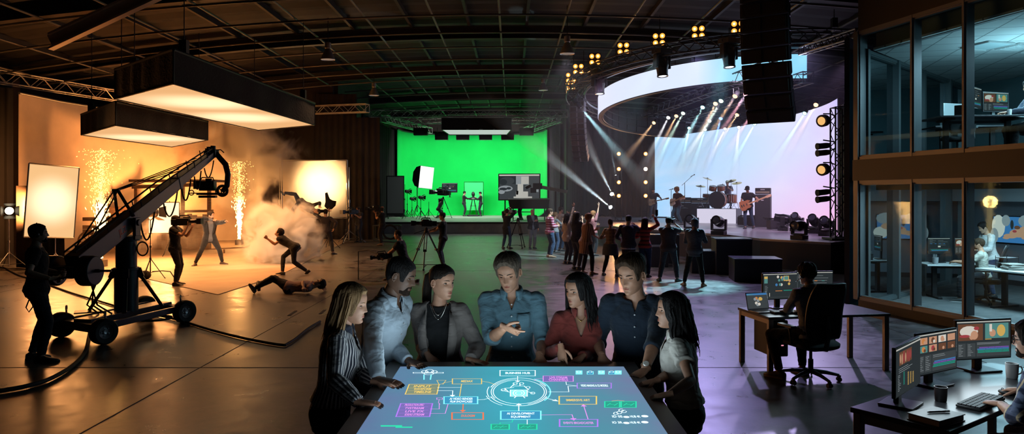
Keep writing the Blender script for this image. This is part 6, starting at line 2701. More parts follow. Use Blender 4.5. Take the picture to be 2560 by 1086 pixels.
def screen_mesh(items, w, h, T, lift=.0):
 """a lit screen: rectangles (x, y, w, h, colour) in 0..1, y up; ellipses as ('e', x, y, rx, ry, col)"""
 mb = MB()
 mb.cur = 0
 mb.add([T(V((x*w/2, 0, z*h/2))) for x, z in ((-1, -1), (1, -1), (1, 1), (-1, 1))], [(0, 1, 2, 3)])
 for i, it in enumerate(items):
  dz = -.0006-.00002*i
  if it[0] == 'e':
   _, x, y, rx, ry, c = it
   mb.cur = SIX[c]
   pts = [T(V(((x+rx*math.cos(a)-.5)*w, dz, (y+ry*math.sin(a)-.5)*h))) for a in [2*PI*k/14 for k in range(14)]]
   mb.add(pts, [tuple(range(14))])
  else:
   x, y, ww, hh, c = it
   mb.cur = SIX[c]
   mb.add([T(V(((x_-.5)*w, dz, (y_-.5)*h))) for x_, y_ in ((x, y), (x+ww, y), (x+ww, y+hh), (x, y+hh))], [(0, 1, 2, 3)])
 return mb
def ui_timeline(x0, y0, w, h, rnd, rows=('purple', 'blue', 'green', 'green')):
 it = []
 rh = h/len(rows)
 for r_, c in enumerate(rows):
  x = x0+rnd.uniform(0, .1)*w
  while x < x0+w*.97:
   ww = min(rnd.uniform(.08, .3)*w, x0+w-x)
   it.append((x, y0+h-rh*(r_+1)+rh*.12, ww*.97, rh*.76, c))
   x += ww
 return it
def ui_text(x0, y0, w, n, dy, rnd, c='text', hh=.010):
 return [(x0, y0-k*dy, w*rnd.uniform(.4, 1), hh, c) for k in range(n)]
def ui(kind, seed=0):
 rnd = random.Random(seed)
 it = [(0, .955, 1, .03, 'bar')]
 if kind == 'edit':
  it += [(.02, .48, .46, .44, 'brown'), ('e', .22, .72, .17, .15, 'white'), ('e', .32, .62, .07, .12, 'skin'), ('e', .14, .60, .10, .04, 'red'), ('e', .36, .80, .05, .05, 'red'), ('e', .27, .56, .04, .06, 'skin'),
    (.52, .52, .44, .40, 'teal'), ('e', .66, .66, .06, .10, 'skin'), ('e', .82, .72, .08, .16, 'yellow'), (.60, .70, .05, .20, 'white'), (.52, .49, .12, .02, 'yellow'),
    (.02, .05, .14, .36, 'panel'), (.18, .05, .16, .36, 'panel')]
  it += ui_text(.03, .36, .11, 8, .04, rnd)+ui_text(.20, .36, .11, 8, .04, rnd)
  it += [(.36, .05, .62, .38, 'panel')]+ui_timeline(.37, .14, .60, .16, rnd, ('purple', 'blue', 'green', 'green'))+ui_text(.37, .40, .5, 2, .03, rnd)
 elif kind == 'grid':
  for r_ in range(2):
   for c in range(4):
    x, y = .04+.24*c, .74-.20*r_
    it += [(x, y, .20, .17, rnd.choice(('skin', 'teal', 'brown', 'white'))), ('e', x+.10, y+.08, .045, .07, rnd.choice(('brown', 'red', 'skin', 'orange'))), ('e', x+.13, y+.05, .03, .04, rnd.choice(('white', 'skin', 'brown')))]
  it += [(.03, .05, .12, .42, 'panel'), (.17, .05, .17, .42, 'panel'), (.36, .05, .62, .42, 'panel')]+ui_text(.05, .42, .09, 8, .045, rnd)+ui_text(.19, .42, .12, 8, .045, rnd)
  it += ui_timeline(.37, .14, .60, .16, rnd, ('blue', 'purple', 'green', 'green'))+ui_text(.38, .43, .5, 2, .04, rnd)
 elif kind == 'scope':
  it += [(.12, .62, .50, .28, 'brown')]+[('e', .16+.07*k, .76-.02*(k % 2), .025, .10+.02*(k % 3), rnd.choice(('red', 'skin'))) for k in range(7)]
  it += ui_text(.1, .55, .8, 3, .04, rnd)
  it += [(.28, .18+.028*k, .05, .016, 'green') for k in range(10)]
  for c in range(3):
   it += [(.45+.10*c, .12+.024*k, .05, .012, 'yellow') for k in range(12-c)]
  it += ui_text(.06, .42, .12, 10, .035, rnd)
 elif kind == 'colour':
  it += [(.03, .62, .10, .28, 'teal'), (.03, .80, .10, .09, 'yellow'), (.16, .06, .80, .02, 'panel')]
  for k in range(16):
   it.append(('e', .36+.46*rnd.random(), .55+.33*rnd.random(), .035, .055, rnd.choice(('white', 'yellow', 'teal', 'blue', 'skin', 'bg'))))
  it += [(.60, .70, .16, .20, 'yellow'), (.62, .74, .12, .14, 'teal'), (.36, .30, .20, .025, 'orange'), (.60, .31, .38, .03, 'green'), (.18, .10, .015, .14, 'white')]
  it += ui_text(.05, .5, .1, 6, .05, rnd)
 else:
  it += ui_text(.06, .88, .3, 5, .06, rnd)+ui_text(.45, .84, .45, 4, .10, rnd)
  it += [(.1+.2*k, .62, .08, .03, rnd.choice(('text', 'teal', 'orange', 'blue'))) for k in range(4)]
  it += [(.45, .40, .12, .09, 'white'), (.06, .12, .88, .20, 'panel')]+ui_timeline(.08, .16, .84, .10, rnd, ('green', 'blue'))
 return it
def monitor(label, loc, yaw, w, h, top, kind, seed=0, tilt=0., base=(.26, .2), group=None, sname='monitor', pole=True):
 """a flat screen on a stand; faces local -y; loc = its foot on the desk; top = height of the upper edge"""
 rt = thing(sname, label, 'monitor', loc, yaw, group)
 zc_ = top-h/2
 M_ = Matrix.Rotation(R(tilt), 3, 'X')
 def T(p):
  return M_ @ p+V((0, 0, zc_))
 b = MB()
 b.box((0, .014, 0), (w+.02, .024, h+.02))
 b.box((0, .034, -.02), (w*.5, .02, h*.5))
 b.v = [T(v) for v in b.v]
 bo = b.obj('casing', PLB, rt, bevel=.004)
 screen_mesh(ui(kind, seed), w, h, lambda p: T(p+V((0, .0005, 0)))).obj('screen', SPAL, rt, smooth=False)
 if pole:
  s_ = MB()
  s_.box((0, .07, zc_*.5), (.07, .035, zc_*1.0))
  s_.box((0, .05, zc_), (.08, .05, .08))
  s_.obj('stand', PLB, rt, bevel=.004)
  f = MB()
  f.box((0, .05, .008), (base[0], base[1], .014))
  f.obj('base', PLB, rt, bevel=.005)
 return rt
def keyboard(label, loc, yaw, w=.42, d=.14):
 rt = thing('keyboard', label, 'keyboard', loc, yaw)
 b = MB()
 b.box((0, 0, .011), (w, d, .018))
 b.obj('case', PLB, rt, bevel=.005)
 k = MB()
 for r_ in range(5):
  n = 15
  for c in range(n):
   if r_ == 0 and 3 < c < 9:
    continue
   k.box((-w/2+.018+(w-.036)*c/(n-1), -d/2+.02+(d-.04)*r_/4, .024), ((w-.036)/n*.86, d/6.4, .010))
  if r_ == 0:
   k.box((-w/2+.018+(w-.036)*6/(n-1), -d/2+.02, .024), ((w-.036)/n*5, d/6.4, .010))
 k.obj('keys', pm('keycaps', (.03, .03, .033), .5), rt, smooth=False, bevel=.001)
 return rt
def mouse(label, loc, yaw):
 rt = thing('computer_mouse', label, 'mouse', loc, yaw)
 b = MB()
 b.ell((0, 0, .014), (.032, .058, .022), nu=16, nv=10)
 b.obj('shell', PLB, rt)
 w_ = MB()
 w_.torus((0, .03, .032), (1, 0, 0), .007, .003, 10, 5)
 w_.obj('wheel', PLG, rt)
 return rt
def mug(label, loc, yaw, mat, r=.042, h=.10, lid=False):
 rt = thing('mug', label, 'mug', loc, yaw)
 b = MB()
 b.lathe([(r*.78, 0), (r*.86, .006), (r*.95, h*.5), (r*1.0, h), (r*.93, h), (r*.88, h*.5), (r*.78, .01), (0, .008)], n=26)
 b.obj('cup', mat, rt)
 if not lid:
  hd = MB()
  hd.tube([(r*.94, 0, h*.78), (r*1.35, 0, h*.82), (r*1.62, 0, h*.60), (r*1.45, 0, h*.36), (r*.9, 0, h*.26)], .0055, 8)
  hd.obj('handle', mat, rt)
 c = MB()
 c.lathe([(0, h*.86), (r*.92, h*.86)], n=22)
 c.obj('coffee', pm('coffee', (.02, .01, .006), .2), rt)
 return rt
def office_chair(label, loc, yaw, group=None, arms=True, back_h=.62, mesh_mat=None):
 """faces local -y (the sitter looks along -y)"""
 rt = thing('office_chair', label, 'office chair', loc, yaw, group)
 fab = mesh_mat or pm('chair_mesh', (.012, .012, .014), .8)
 s_ = MB()
 rings = []
 for z, g in ((.405, .0), (.42, .03), (.455, .035), (.475, .01)):
  rings.append([V(((.235+g)*math.copysign(abs(math.cos(a))**.5, math.cos(a)), (.225+g)*math.copysign(abs(math.sin(a))**.5, math.sin(a)), z+.012*math.cos(2*a))) for a in [2*PI*j/24 for j in range(24)]])
 s_.loft(rings)
 s_.obj('seat', fab, rt)
 b = MB()
 rows = []
 for i in range(13):
  t = i/12
  z = .54+back_h*t
  wd = .235*(1-.18*(2*t-1)**4-.05*t)
  y = .25+.05*math.sin(PI*t)*-1+.12*t
  rows.append([V((wd*(2*j/12-1), y+.05*(1-math.cos((2*j/12-1)*1.1))*-1, z)) for j in range(13)])
 vs = [p for r_ in rows for p in r_]
 b.add(vs, [(i*13+j, i*13+j+1, (i+1)*13+j+1, (i+1)*13+j) for i in range(12) for j in range(12)])
 bo = b.obj('backrest', fab, rt)
 bo.modifiers.new('t', 'SOLIDIFY').thickness = .02
 f = MB()
 edge = [rows[i][0] for i in range(13)]+[rows[12][j] for j in range(1, 13)]+[rows[12-i][12] for i in range(1, 13)]+[rows[0][12-j] for j in range(1, 12)]
 f.tube(edge+[edge[0]], .016, 6)
 f.tube([(0, .05, .40), (0, .26, .42), (0, .30, .60), (0, .28, .80)], [.03, .03, .026, .02], 8)
 f.obj('back_frame', PLB, rt)
 if arms:
  for s in (-1, 1):
   a = MB()
   a.tube([(s*.2, .03, .42), (s*.29, .04, .46), (s*.30, .02, .64)], .016, 8)
   a.box((s*.30, -.03, .655), (.075, .25, .03))
   a.obj('armrest', PLB, rt, bevel=.008)
 g = MB()
 g.tube([(0, 0, .10), (0, 0, .26)], .03, 10)
 g.tube([(0, 0, .26), (0, 0, .41)], .018, 10)
 g.box((0, 0, .40), (.22, .20, .03))
 g.obj('gas_lift', PLB, rt)
 for k in range(5):
  an = k*2*PI/5+.3
  d = V((math.cos(an), math.sin(an), 0))
  l = MB()
  l.tube([d*.03+V((0, 0, .12)), d*.18+V((0, 0, .105)), d*.32+V((0, 0, .075))], [.028, .022, .016], 8)
  lo_ = l.obj('base_arm', PLB, rt)
  w_ = MB()
  sd = V((-d.y, d.x, 0))
  for q in (-1, 1):
   w_.lathe([(0, -.010), (.026, -.010), (.028, 0), (.026, .010), (0, .010)], d*.32+sd*q*.016+V((0, 0, .029)), sd, 14)
  w_.box(d*.32+V((0, 0, .06)), (.03, .03, .03))
  w_.obj('caster', PLB, lo_)
 return rt
def desk(label, loc, yaw, w, d, h, top, leg, name='desk', kind='frame', th=.03):
 """loc = centre on the floor"""
 rt = thing(name, label, 'desk', loc, yaw)
 t_ = MB()
 t_.box((0, 0, h-th/2), (w, d, th))
 t_.obj('tabletop', top, rt, bevel=.004)
 if kind == 'frame':
  for sx in (-1, 1):
   for sy in (-1, 1):
    l = MB()
    l.box((sx*(w/2-.04), sy*(d/2-.04), (h-th)/2), (.06, .05, h-th))
    l.obj('leg', leg, rt, bevel=.003)
   f = MB()
   f.box((sx*(w/2-.04), 0, h-th-.03), (.05, d-.12, .055))
   f.obj('rail', leg, rt, smooth=False)
  f = MB()
  f.box((0, d/2-.06, h-th-.03), (w-.14, .04, .05))
  f.obj('rail', leg, rt, smooth=False)
 else:
  for sx in (-1, 1):
   l = MB()
   l.box((sx*(w/2-.28), .02, h/2), (.09, .07, h-.06))
   l.box((sx*(w/2-.28), .02, .02), (.08, d*.85, .04))
   l.box((sx*(w/2-.28), .02, h-th-.02), (.07, d*.7, .03))
   l.obj('leg', leg, rt, bevel=.005)
  f = MB()
  f.box((0, .05, h-th-.05), (w-.6, .05, .05))
  f.obj('crossbar', leg, rt, smooth=False)
 return rt
EA, EB, EC = V((2.98, 8.55, 0)), V((2.93, 9.35, 0)), V((4.52, 9.62, 0))
ex = (EC-EB).normalized()
ey = V((-ex.y, ex.x, 0))
EYAW = math.atan2(ex.y, ex.x)
EW, ED, EH = 1.62, .78, .70
ectr = EB+ex*EW/2-ey*ED/2
desk('dark desk with steel legs where the man with headphones works', ectr, EYAW, EW, ED, EH, DTOP, FRM)
def ed(x, y, z=0.):       # x right, y towards the stage, from the desk centre
 p = ectr+ex*x+ey*y
 return V((p.x, p.y, EH+z))
monitor('left monitor on the editor desk showing a colourful image', ed(-.31, .22), EYAW+R(4), .49, .325, .45, 'colour', 3)
monitor('right monitor on the editor desk, partly hidden by his head', ed(.19, .25), EYAW-R(6), .49, .32, .46, 'list', 4)
lp = ed(-.66, .06)
rt = thing('laptop', 'open silver laptop at the left end of the editor desk', 'laptop', lp, EYAW+R(8))
b = MB()
b.box((0, -.06, .008), (.32, .22, .014))
b.obj('base', pm('laptop_alu', (.30, .30, .32), .35, .7), rt, bevel=.004)
k = MB()
for r_ in range(5):
 for c in range(12):
  k.box((-.125+.0227*c, -.10+.022*r_+.02, .016), (.018, .017, .003))
k.obj('keys', PLB, rt, smooth=False)
M_ = Matrix.Rotation(R(-14), 3, 'X')
b = MB()
b.box((0, .006, .11), (.32, .008, .215))
b.v = [M_ @ v+V((0, .05, .012)) for v in b.v]
b.obj('lid', pm('laptop_alu', (.30, .30, .32), .35, .7), rt, bevel=.003)
its = [(0, 0, 1, 1, 'panel'), (0, .88, 1, .12, 'blue'), (.02, .9, .3, .04, 'teal')]+[('e', .45+.09*math.cos(q)+(.06 if q > 3 else 0), .45+.22*math.sin(q), .07, .10, c) for q, c in ((.3, 'text'), (1.4, 'orange'), (2.3, 'text'), (3.6, 'white'), (4.4, 'text'), (5.4, 'white'))]+[('e', .66, .62, .10, .12, 'yellow')]
screen_mesh(its, .30, .19, lambda p: M_ @ (p+V((0, .001, .11)))+V((0, .05, .012))).obj('screen', SPAL, rt, smooth=False)
keyboard('black keyboard under the hands of the seated editor', ed(-.42, -.14), EYAW)
mouse('black mouse on the editor desk right of the keyboard', ed(-.10, -.10, 0), EYAW)
p = ed(-.58, -.02)
rt = thing('computer_tower', 'black computer tower hanging under the left end of the editor desk', 'computer', (p.x, p.y, .19), EYAW)
b = MB()
b.box((0, 0, .22), (.20, .46, .44))
b.obj('case', PLB, rt, bevel=.008)
b = MB()
b.box((0, -.235, .22), (.19, .012, .42))
b.obj('front_panel', pm('tower_front', (.02, .02, .022), .3), rt, bevel=.004)
b = MB()
b.box((0, 0, .455), (.16, .4, .03))
b.obj('bracket', FRM, rt)
b = MB()
b.box((.02, -.243, .14), (.03, .004, .012))
b.obj('power_light', em('power_led', (.9, .3, .4), 1.2), rt, smooth=False)
ECH = V((3.46, 8.34, 0))
office_chair('black mesh office chair the man with headphones sits on', (ECH.x, ECH.y, 0), EYAW+PI+R(6))
NW_ = V((2.42, 4.95, 0))       # its left corner
nx = V((.83, .56, 0)).normalized()       # along the back edge to the far right
ny = V((-nx.y, nx.x, 0))
NH = .74
NC = V((3.25, 4.72, 0))
NYAW = R(36)
rt = desk('large dark desk in the near right corner carrying three monitors', (3.327, 5.198, 0), NYAW, 2.2, .62, NH, DTOP, FRM, th=.035)
def nd_(px, py):
 p = ground(px, py, NH)
 return V((p.x, p.y, NH))
def foot(px, py):
 return nd_(px, py)
monitor('left of the three curved-row monitors, showing meters and small clips', foot(2272, 1016), R(46), .54, .31, .42, 'scope', 5, base=(.24, .22))
monitor('middle of the three curved-row monitors, showing rows of thumbnails', foot(2344, 966), R(30), .50, .295, .40, 'grid', 6, base=(.24, .22))
monitor('right of the three curved-row monitors, showing a timeline and two pictures', foot(2460, 930), R(12), .51, .30, .41, 'edit', 7, base=(.26, .2))
keyboard('black keyboard on the near right desk under the plaid shirt man', foot(2452, 1010), NYAW+R(2), .44, .15)
mouse('black mouse under his right hand on the near right desk', foot(2518, 987), NYAW)
mug('white coffee mug on the near right desk', foot(2530, 946), R(-10), pm('mug_white', (.55, .55, .55), .35), .045, .115)
mug('black coffee cup in front of the middle monitor', foot(2352, 1004), 0, pm('mug_black', (.015, .013, .014), .3), .042, .10, True)
p = foot(2340, 1052)
rt = thing('notebook', 'thick black notebook lying on the near right desk', 'notebook', p, NYAW+R(-6))
b = MB()
b.box((0, 0, .022), (.27, .19, .034))
b.obj('pages', pm('paper', (.35, .33, .30), .8), rt, smooth=False)
for z in (.004, .042):
 b = MB()
 b.box((0, 0, z), (.285, .205, .006))
 b.obj('cover', PLB, rt, bevel=.002)
rt = thing('pen', 'black pen lying on the black notebook', 'pen', p+V((.02, .01, .045)), NYAW+R(-28))
b = MB()
b.tube([(-.075, 0, .007), (-.06, 0, .007), (.05, 0, .007)], [.003, .006, .006], 10)
b.obj('barrel', BLKG, rt)
b = MB()
b.tube([(.05, 0, .007), (.078, 0, .007)], [.0055, .005], 10)
b.bar((.045, 0, .0145), (.078, 0, .0145), .004, .0015)
b.obj('cap', PLG, rt)
Y_ = R(-14)
p = V((9.2, 15.0, .02))
desk('white desk with two monitors in the lower office', p, R(-8), 1.3, .7, .72, DTOPW, BLK, kind='T')
monitor('left monitor on the white desk in the lower office', p+V((-.22, .14, .72)), R(8), .50, .32, .52, 'list', 8)
monitor('right monitor on the white desk, before the seated man in the lower office', p+V((.30, .10, .72)), R(14), .50, .32, .52, 'edit', 9)
b = MB()
b.lathe([(.05, 0), (.06, .14), (.05, .14), (.04, .01)], n=14)
for k in range(5):
 b.tube([(.01*k-.02, .01, .05), (.02*k-.04, .015, .20)], .005, 5)
tag(b.obj('pen_cup', PLG, loc=p+V((-.45, -.12, .72))), 'pen cup on the white desk in the lower office', 'pen cup')
p2 = V((9.55, 13.3, .02))
desk('second white desk at the right of the lower office, holding papers', p2, R(-70), 1.5, .8, .74, DTOPW, BLK, kind='T')
b = MB()
for k in range(6):
 b.box((.02*math.sin(k*2), .015*math.cos(k*3), .012+.02*k), (.30, .22, .018), .2*math.sin(k*5))
tag(b.obj('paper_stack', pm('paper', (.35, .33, .30), .8), smooth=False, loc=p2+V((-.15, .2, .74))), 'stack of papers on the second white desk of the lower office', 'papers')
rt = thing('desk_tray', 'black wire tray on the second white desk of the lower office', 'tray', p2+V((-.05, .52, .74)), R(20))
b = MB()
for z in (0, .1, .2):
 for s in (-1, 1):
  b.tube([(-.16, s*.11, z), (.16, s*.11, z)], .006, 5)
  b.tube([(s*.16, -.11, z), (s*.16, .11, z)], .006, 5)
for sx in (-1, 1):
 for sy in (-1, 1):
  b.tube([(sx*.16, sy*.11, 0), (sx*.16, sy*.11, .24)], .006, 5)
b.obj('frame', BLK, rt)
b = MB()
for z in (.005, .105, .205):
 b.box((0, 0, z), (.31, .21, .006))
b.obj('shelf', PLG, rt, smooth=False)
monitor('black monitor on the second white desk of the lower office', p2+V((.25, -.05, .74)), R(160), .52, .32, .50, 'list', 12)
q = B0+fd*1.45-bn*.02
rt = thing('television', 'wall television in the lower office showing hands in close-up', 'television', (q.x, q.y, 1.34), math.atan2(fu.y, fu.x))
b = MB()
b.box((.0, -.035, 0), (1.17, .05, .66))
b.obj('casing', PLB, rt, bevel=.008)
its = [(0, 0, 1, 1, 'blue'), ('e', .12, .62, .16, .45, 'white'), ('e', .02, .25, .10, .3, 'text'), ('e', .30, .85, .10, .22, 'text'), ('e', .80, .85, .22, .25, 'text'), ('e', .92, .25, .16, .25, 'white'), ('e', .58, .38, .20, .16, 'skin'), ('e', .40, .26, .16, .09, 'skin'), ('e', .76, .52, .16, .14, 'skin'),
  ('e', .30, .18, .08, .05, 'skin'), ('e', .56, .60, .07, .07, 'brown'), ('e', .50, .45, .05, .05, 'red'), ('e', .70, .30, .06, .14, 'skin'), ('e', .44, .70, .04, .18, 'bg')]
screen_mesh(its, 1.12, .62, lambda v: V((v.x, v.y-.062, v.z))).obj('screen', SPAL, rt, smooth=False)
UF = 2.83
u1 = V((8.95, 12.9, UF))
desk('dark desk in the upper office seen from below, with two monitors', V((8.3, 12.85, UF)), R(-6), 1.6, .8, .72, DTOP, BLK, kind='T')
monitor('left monitor on the upper office desk, turned to the seated man', V((8.36, 12.98, UF+.72)), R(40), .60, .36, .55, 'list', 14)
monitor('right monitor on the upper office desk', V((8.82, 13.12, UF+.72)), R(14), .56, .34, .48, 'edit', 15)
rt = thing('desktop_computer', 'silver all-in-one computer seen from behind on the upper office side desk', 'computer', V((9.0, 14.65, UF+.72)), R(196))
b = MB()
b.box((0, 0, .30), (.56, .02, .36))
b.obj('casing', pm('imac_silver', (.55, .60, .62), .35, .5), rt, bevel=.006)
b = MB()
b.box((0, .03, .09), (.14, .012, .20))
b.box((0, .02, .005), (.18, .16, .01))
b.obj('stand', pm('imac_silver', (.55, .60, .62), .35, .5), rt)
desk('long dark side desk in the upper office by the end windows', V((9.25, 14.62, UF)), R(-8), 1.5, .7, .72, DTOP, BLK, kind='T')
office_chair('black office chair tucked under the upper office side desk', (8.75, 14.15, UF), R(170), back_h=.32)
b = MB()
b.lathe([(.03, 0), (.035, .10), (.03, .12), (.0, .12)], n=12)
tag(b.obj('cup', pm('mug_white', (.55, .55, .55), .35), loc=V((8.72, 12.62, UF+.72))), 'white cup on the upper office desk', 'cup')
rt = thing('desk_speaker', 'small black loudspeaker on the upper office desk left of the monitors', 'speaker', V((8.12, 13.05, UF+.72)), R(40))
b = MB()
b.box((0, 0, .12), (.13, .15, .24))
b.obj('cabinet', PLB, rt, bevel=.01)
b = MB()
b.lathe([(.045, 0), (.05, .006), (.02, .002), (0, .006)], (0, -.076, .09), (0, -1, 0), 16)
b.obj('cone', PLG, rt)
# ================================================================== interactive table
TH_ = 1.04
KT = (EYE-TH_)*1800
def tb(px, py, z=0.):          # point of the table top seen at that pixel
 p = ground(px, py, TH_)
 return V((p.x, p.y, TH_+z))
TX, TY0, TY1, TW = .0, 3.28, 4.80, .815
TBM = pm('table_metal', (.10, .095, .09), .35, .5, var=.1, scale=5)
tbl = thing('touch_table', 'big interactive table with a glowing blue-green screen, in the middle foreground', 'touch table', (TX, (TY0+TY1)/2, 0))
yc = (TY0+TY1)/2
hy = (TY1-TY0)/2
mb = MB()
for z0, z1, g in ((TH_-.07, TH_-.012, 0),):
 mb.prism([(-TW-g, -hy-g), (TW+g, -hy-g), (TW+g, hy+g), (-TW-g, hy+g)], z0, z1)
mb.obj('body', TBM, tbl, bevel=.012)
SX, SY0, SY1 = .725, -hy+.04, hy-.125
mb = MB()
for a, b in (((-TW, SY1), (TW, hy)), ((-TW, -hy), (TW, SY0)), ((-TW, SY0), (-SX, SY1)), ((SX, SY0), (TW, SY1))):
 mb.box2((a[0], a[1], TH_-.012), (b[0], b[1], TH_+.002))
mb.obj('bezel', pm('table_bezel', (.30, .27, .25), .38, .5), tbl, smooth=False)
mb = MB()
mb.box((0, .05, (TH_-.07)/2), (1.0, .8, TH_-.09))
mb.box((0, .05, .03), (1.2, 1.0, .06))
mb.obj('pedestal', pm('table_pedestal', (.02, .02, .022), .5), tbl, bevel=.02)
m, t = newmat('table_display')
L_ = t.links.new
out = nd(t, 'ShaderNodeOutputMaterial')
e = nd(t, 'ShaderNodeEmission')
e.inputs[1].default_value = 1.0
tc = nd(t, 'ShaderNodeTexCoord')
sp = nd(t, 'ShaderNodeSeparateXYZ')
L_(tc.outputs['Generated'], sp.inputs[0])
r1 = nd(t, 'ShaderNodeValToRGB')
for i, (p_, c_) in enumerate(((0, (.13, .19, .36)), (.22, (.10, .26, .40)), (.5, (.05, .44, .56)), (.72, (.11, .28, .41)), (1., (.17, .21, .37)))):
 q_ = r1.color_ramp.elements[i] if i < 2 else r1.color_ramp.elements.new(p_)
 q_.position = p_
 q_.color = c4(c_)
L_(sp.outputs[0], r1.inputs[0])
nz = nd(t, 'ShaderNodeTexNoise', i_Scale=2.5, i_Detail=3.)
L_(tc.outputs['Generated'], nz.inputs[0])
m2 = nd(t, 'ShaderNodeMix', data_type='RGBA')
mrn = nd(t, 'ShaderNodeMapRange')
mrn.inputs[1].default_value = .35
mrn.inputs[2].default_value = .75
mrn.inputs[4].default_value = .55
L_(nz.outputs[0], mrn.inputs[0])
L_(mrn.outputs[0], m2.inputs[0])
L_(r1.outputs[0], m2.inputs[6])
m2.inputs[7].default_value = (.05, .34, .40, 1)
ds = nd(t, 'ShaderNodeVectorMath', operation='DISTANCE')
ds.inputs[1].default_value = (.5, .46, .5)
L_(tc.outputs['Generated'], ds.inputs[0])
mr2 = nd(t, 'ShaderNodeMapRange')
mr2.interpolation_type = 'SMOOTHSTEP'
mr2.inputs[1].default_value = .30
mr2.inputs[2].default_value = .02
L_(ds.outputs['Value'], mr2.inputs[0])
m3 = nd(t, 'ShaderNodeMix', data_type='RGBA')
L_(mr2.outputs[0], m3.inputs[0])
L_(m2.outputs[2], m3.inputs[6])
m3.inputs[7].default_value = (.18, .78, .92, 1)
gl = nd(t, 'ShaderNodeBsdfGlossy')
gl.inputs['Roughness'].default_value = .18
gl.inputs[0].default_value = (.04, .04, .04, 1)
ad = nd(t, 'ShaderNodeAddShader')
L_(m3.outputs[2], e.inputs[0])
L_(e.outputs[0], ad.inputs[0])
L_(gl.outputs[0], ad.inputs[1])
L_(ad.outputs[0], out.inputs[0])
TDISP = m
mb = MB()
mb.box2((-SX, SY0, TH_-.012), (SX, SY1, TH_))
mb.obj('screen', TDISP, tbl, smooth=False)
UC = {k: em('ui_'+k, c, 1.5 if k in ('white', 'cyan') else 1.05) for k, c in dict(white=(.75, .95, 1.), cyan=(.20, .85, 1.), yellow=(1., .68, .16), purple=(.50, .22, 1.), orange=(1., .20, .08), green=(.03, .80, .45), pink=(.90, .34, .95), fillg=(.03, .36, .27), fillp=(.20, .16, .48), fillb=(.05, .32, .55), filly=(.22, .28, .20)).items()}
UK = list(UC)
UM = [UC[k] for k in UK]
def S2(px, py):
 """screen pixel -> table coordinates relative to the table thing"""
 p = ground(px, py, TH_)
 return V((p.x-TX, p.y-yc, 0))
class UI:
 def __init__(s):
  s.mb = MB()
  s.n = 0
 def z(s):
  s.n += 1
  return TH_+.0008+.000004*s.n
 def poly(s, pts, c):
  s.mb.cur = UK.index(c)
  z = s.z()
  s.mb.add([V((p.x, p.y, z)) for p in pts], [tuple(range(len(pts)))])
 def line(s, pts, c, w=.006):
  s.mb.cur = UK.index(c)
  z = s.z()
  for a, b in zip(pts, pts[1:]):
   d = (b-a)
   if d.length < 1e-6:
    continue
   d = d.normalized()
   n = V((-d.y, d.x, 0))*w*.36
   a2, b2 = a-d*w*.4, b+d*w*.4
   s.mb.add([V((q.x, q.y, z)) for q in (a2-n, b2-n, b2+n, a2+n)], [(0, 1, 2, 3)])
 def rect(s, x0, y0, x1, y1, c, w=.008, fill=None, skew=0):
  a, b, cc_, d = S2(x0+skew, y0), S2(x1+skew*.6, y0), S2(x1, y1), S2(x0, y1)
  if fill:
   s.poly([d, cc_, b, a], fill)
  s.line([a, b, cc_, d, a], c, w)
 def arrow(s, pts, c, w=.006):
  P_ = [S2(*p) for p in pts]
  s.line(P_, c, w)
  d = (P_[-1]-P_[-2]).normalized()
  n = V((-d.y, d.x, 0))
  s.poly([P_[-1]+d*.018, P_[-1]-d*.016+n*.016, P_[-1]-d*.016-n*.016], c)
 def arc(s, cx_, cy_, rx, ry, a0, a1, c, w):
  pts = [S2(cx_+rx*math.cos(R(a)), cy_+ry*math.sin(R(a))) for a in [a0+(a1-a0)*i/40 for i in range(41)]]
  s.line(pts, c, w)
 def dot(s, px, py, r, c):
  o = S2(px, py)
  s.poly([o+V((r*math.cos(a), r*math.sin(a), 0)) for a in [2*PI*k/12 for k in range(12)]], c)
 def text(s, txt, px, py, wpx, c, hpx=5.2):
  cu = bpy.data.curves.new('t', 'FONT')
  cu.body = txt
  cu.size = 1
  cu.align_x = 'CENTER'
  cu.align_y = 'CENTER'
  cu.offset = .02
  ob = bpy.data.objects.new('t', cu)
  COL.objects.link(ob)
  dg = bpy.context.evaluated_depsgraph_get()
  me = bpy.data.meshes.new_from_object(ob.evaluated_get(dg))
  bpy.data.objects.remove(ob)
  s.mb.cur = UK.index(c)
  o = S2(px, py)
  z = s.z()
  mxx = max(abs(v.co.x) for v in me.vertices)*2
  kx = (S2(px+wpx/2, py)-S2(px-wpx/2, py)).x/mxx
  ky = abs((S2(px, py-hpx/2)-S2(px, py+hpx/2)).y)/.72
  s.mb.add([V((o.x+v.co.x*kx, o.y+v.co.y*ky, z)) for v in me.vertices], [tuple(p.vertices) for p in me.polygons])
U = UI()
for rx, ry, a0, a1, w in ((64, 30, 0, 360, .006), (74, 35, 200, 335, .008), (74, 35, 20, 160, .008), (69, 32.5, 150, 265, .006), (69, 32.5, -40, 70, .006), (79, 37, 160, 200, .006), (79, 37, 300, 395, .010), (84, 39, 120, 165, .005)):
 U.arc(1297, 981, rx, ry, a0, a1, 'white' if w < .009 else 'cyan', w)
U.dot(1297, 985, .05, 'cyan')
U.rect(1276, 976, 1318, 992, 'white', .008, 'cyan')
U.arc(1297, 984, 14, 8, 0, 360, 'white', .007)
U.arc(1297, 984, 8, 4.5, 0, 360, 'white', .005)
for a, b in (((1262, 972), (1284, 970)), ((1262, 972), (1270, 980)), ((1284, 966), (1310, 966)), ((1310, 966), (1322, 976)), ((1276, 970), (1286, 961)), ((1300, 962), (1300, 966)), ((1318, 980), (1332, 984)), ((1255, 977), (1276, 982)), ((1290, 992), (1286, 996)), ((1308, 992), (1312, 996))):
 U.line([S2(*a), S2(*b)], 'white', .008)
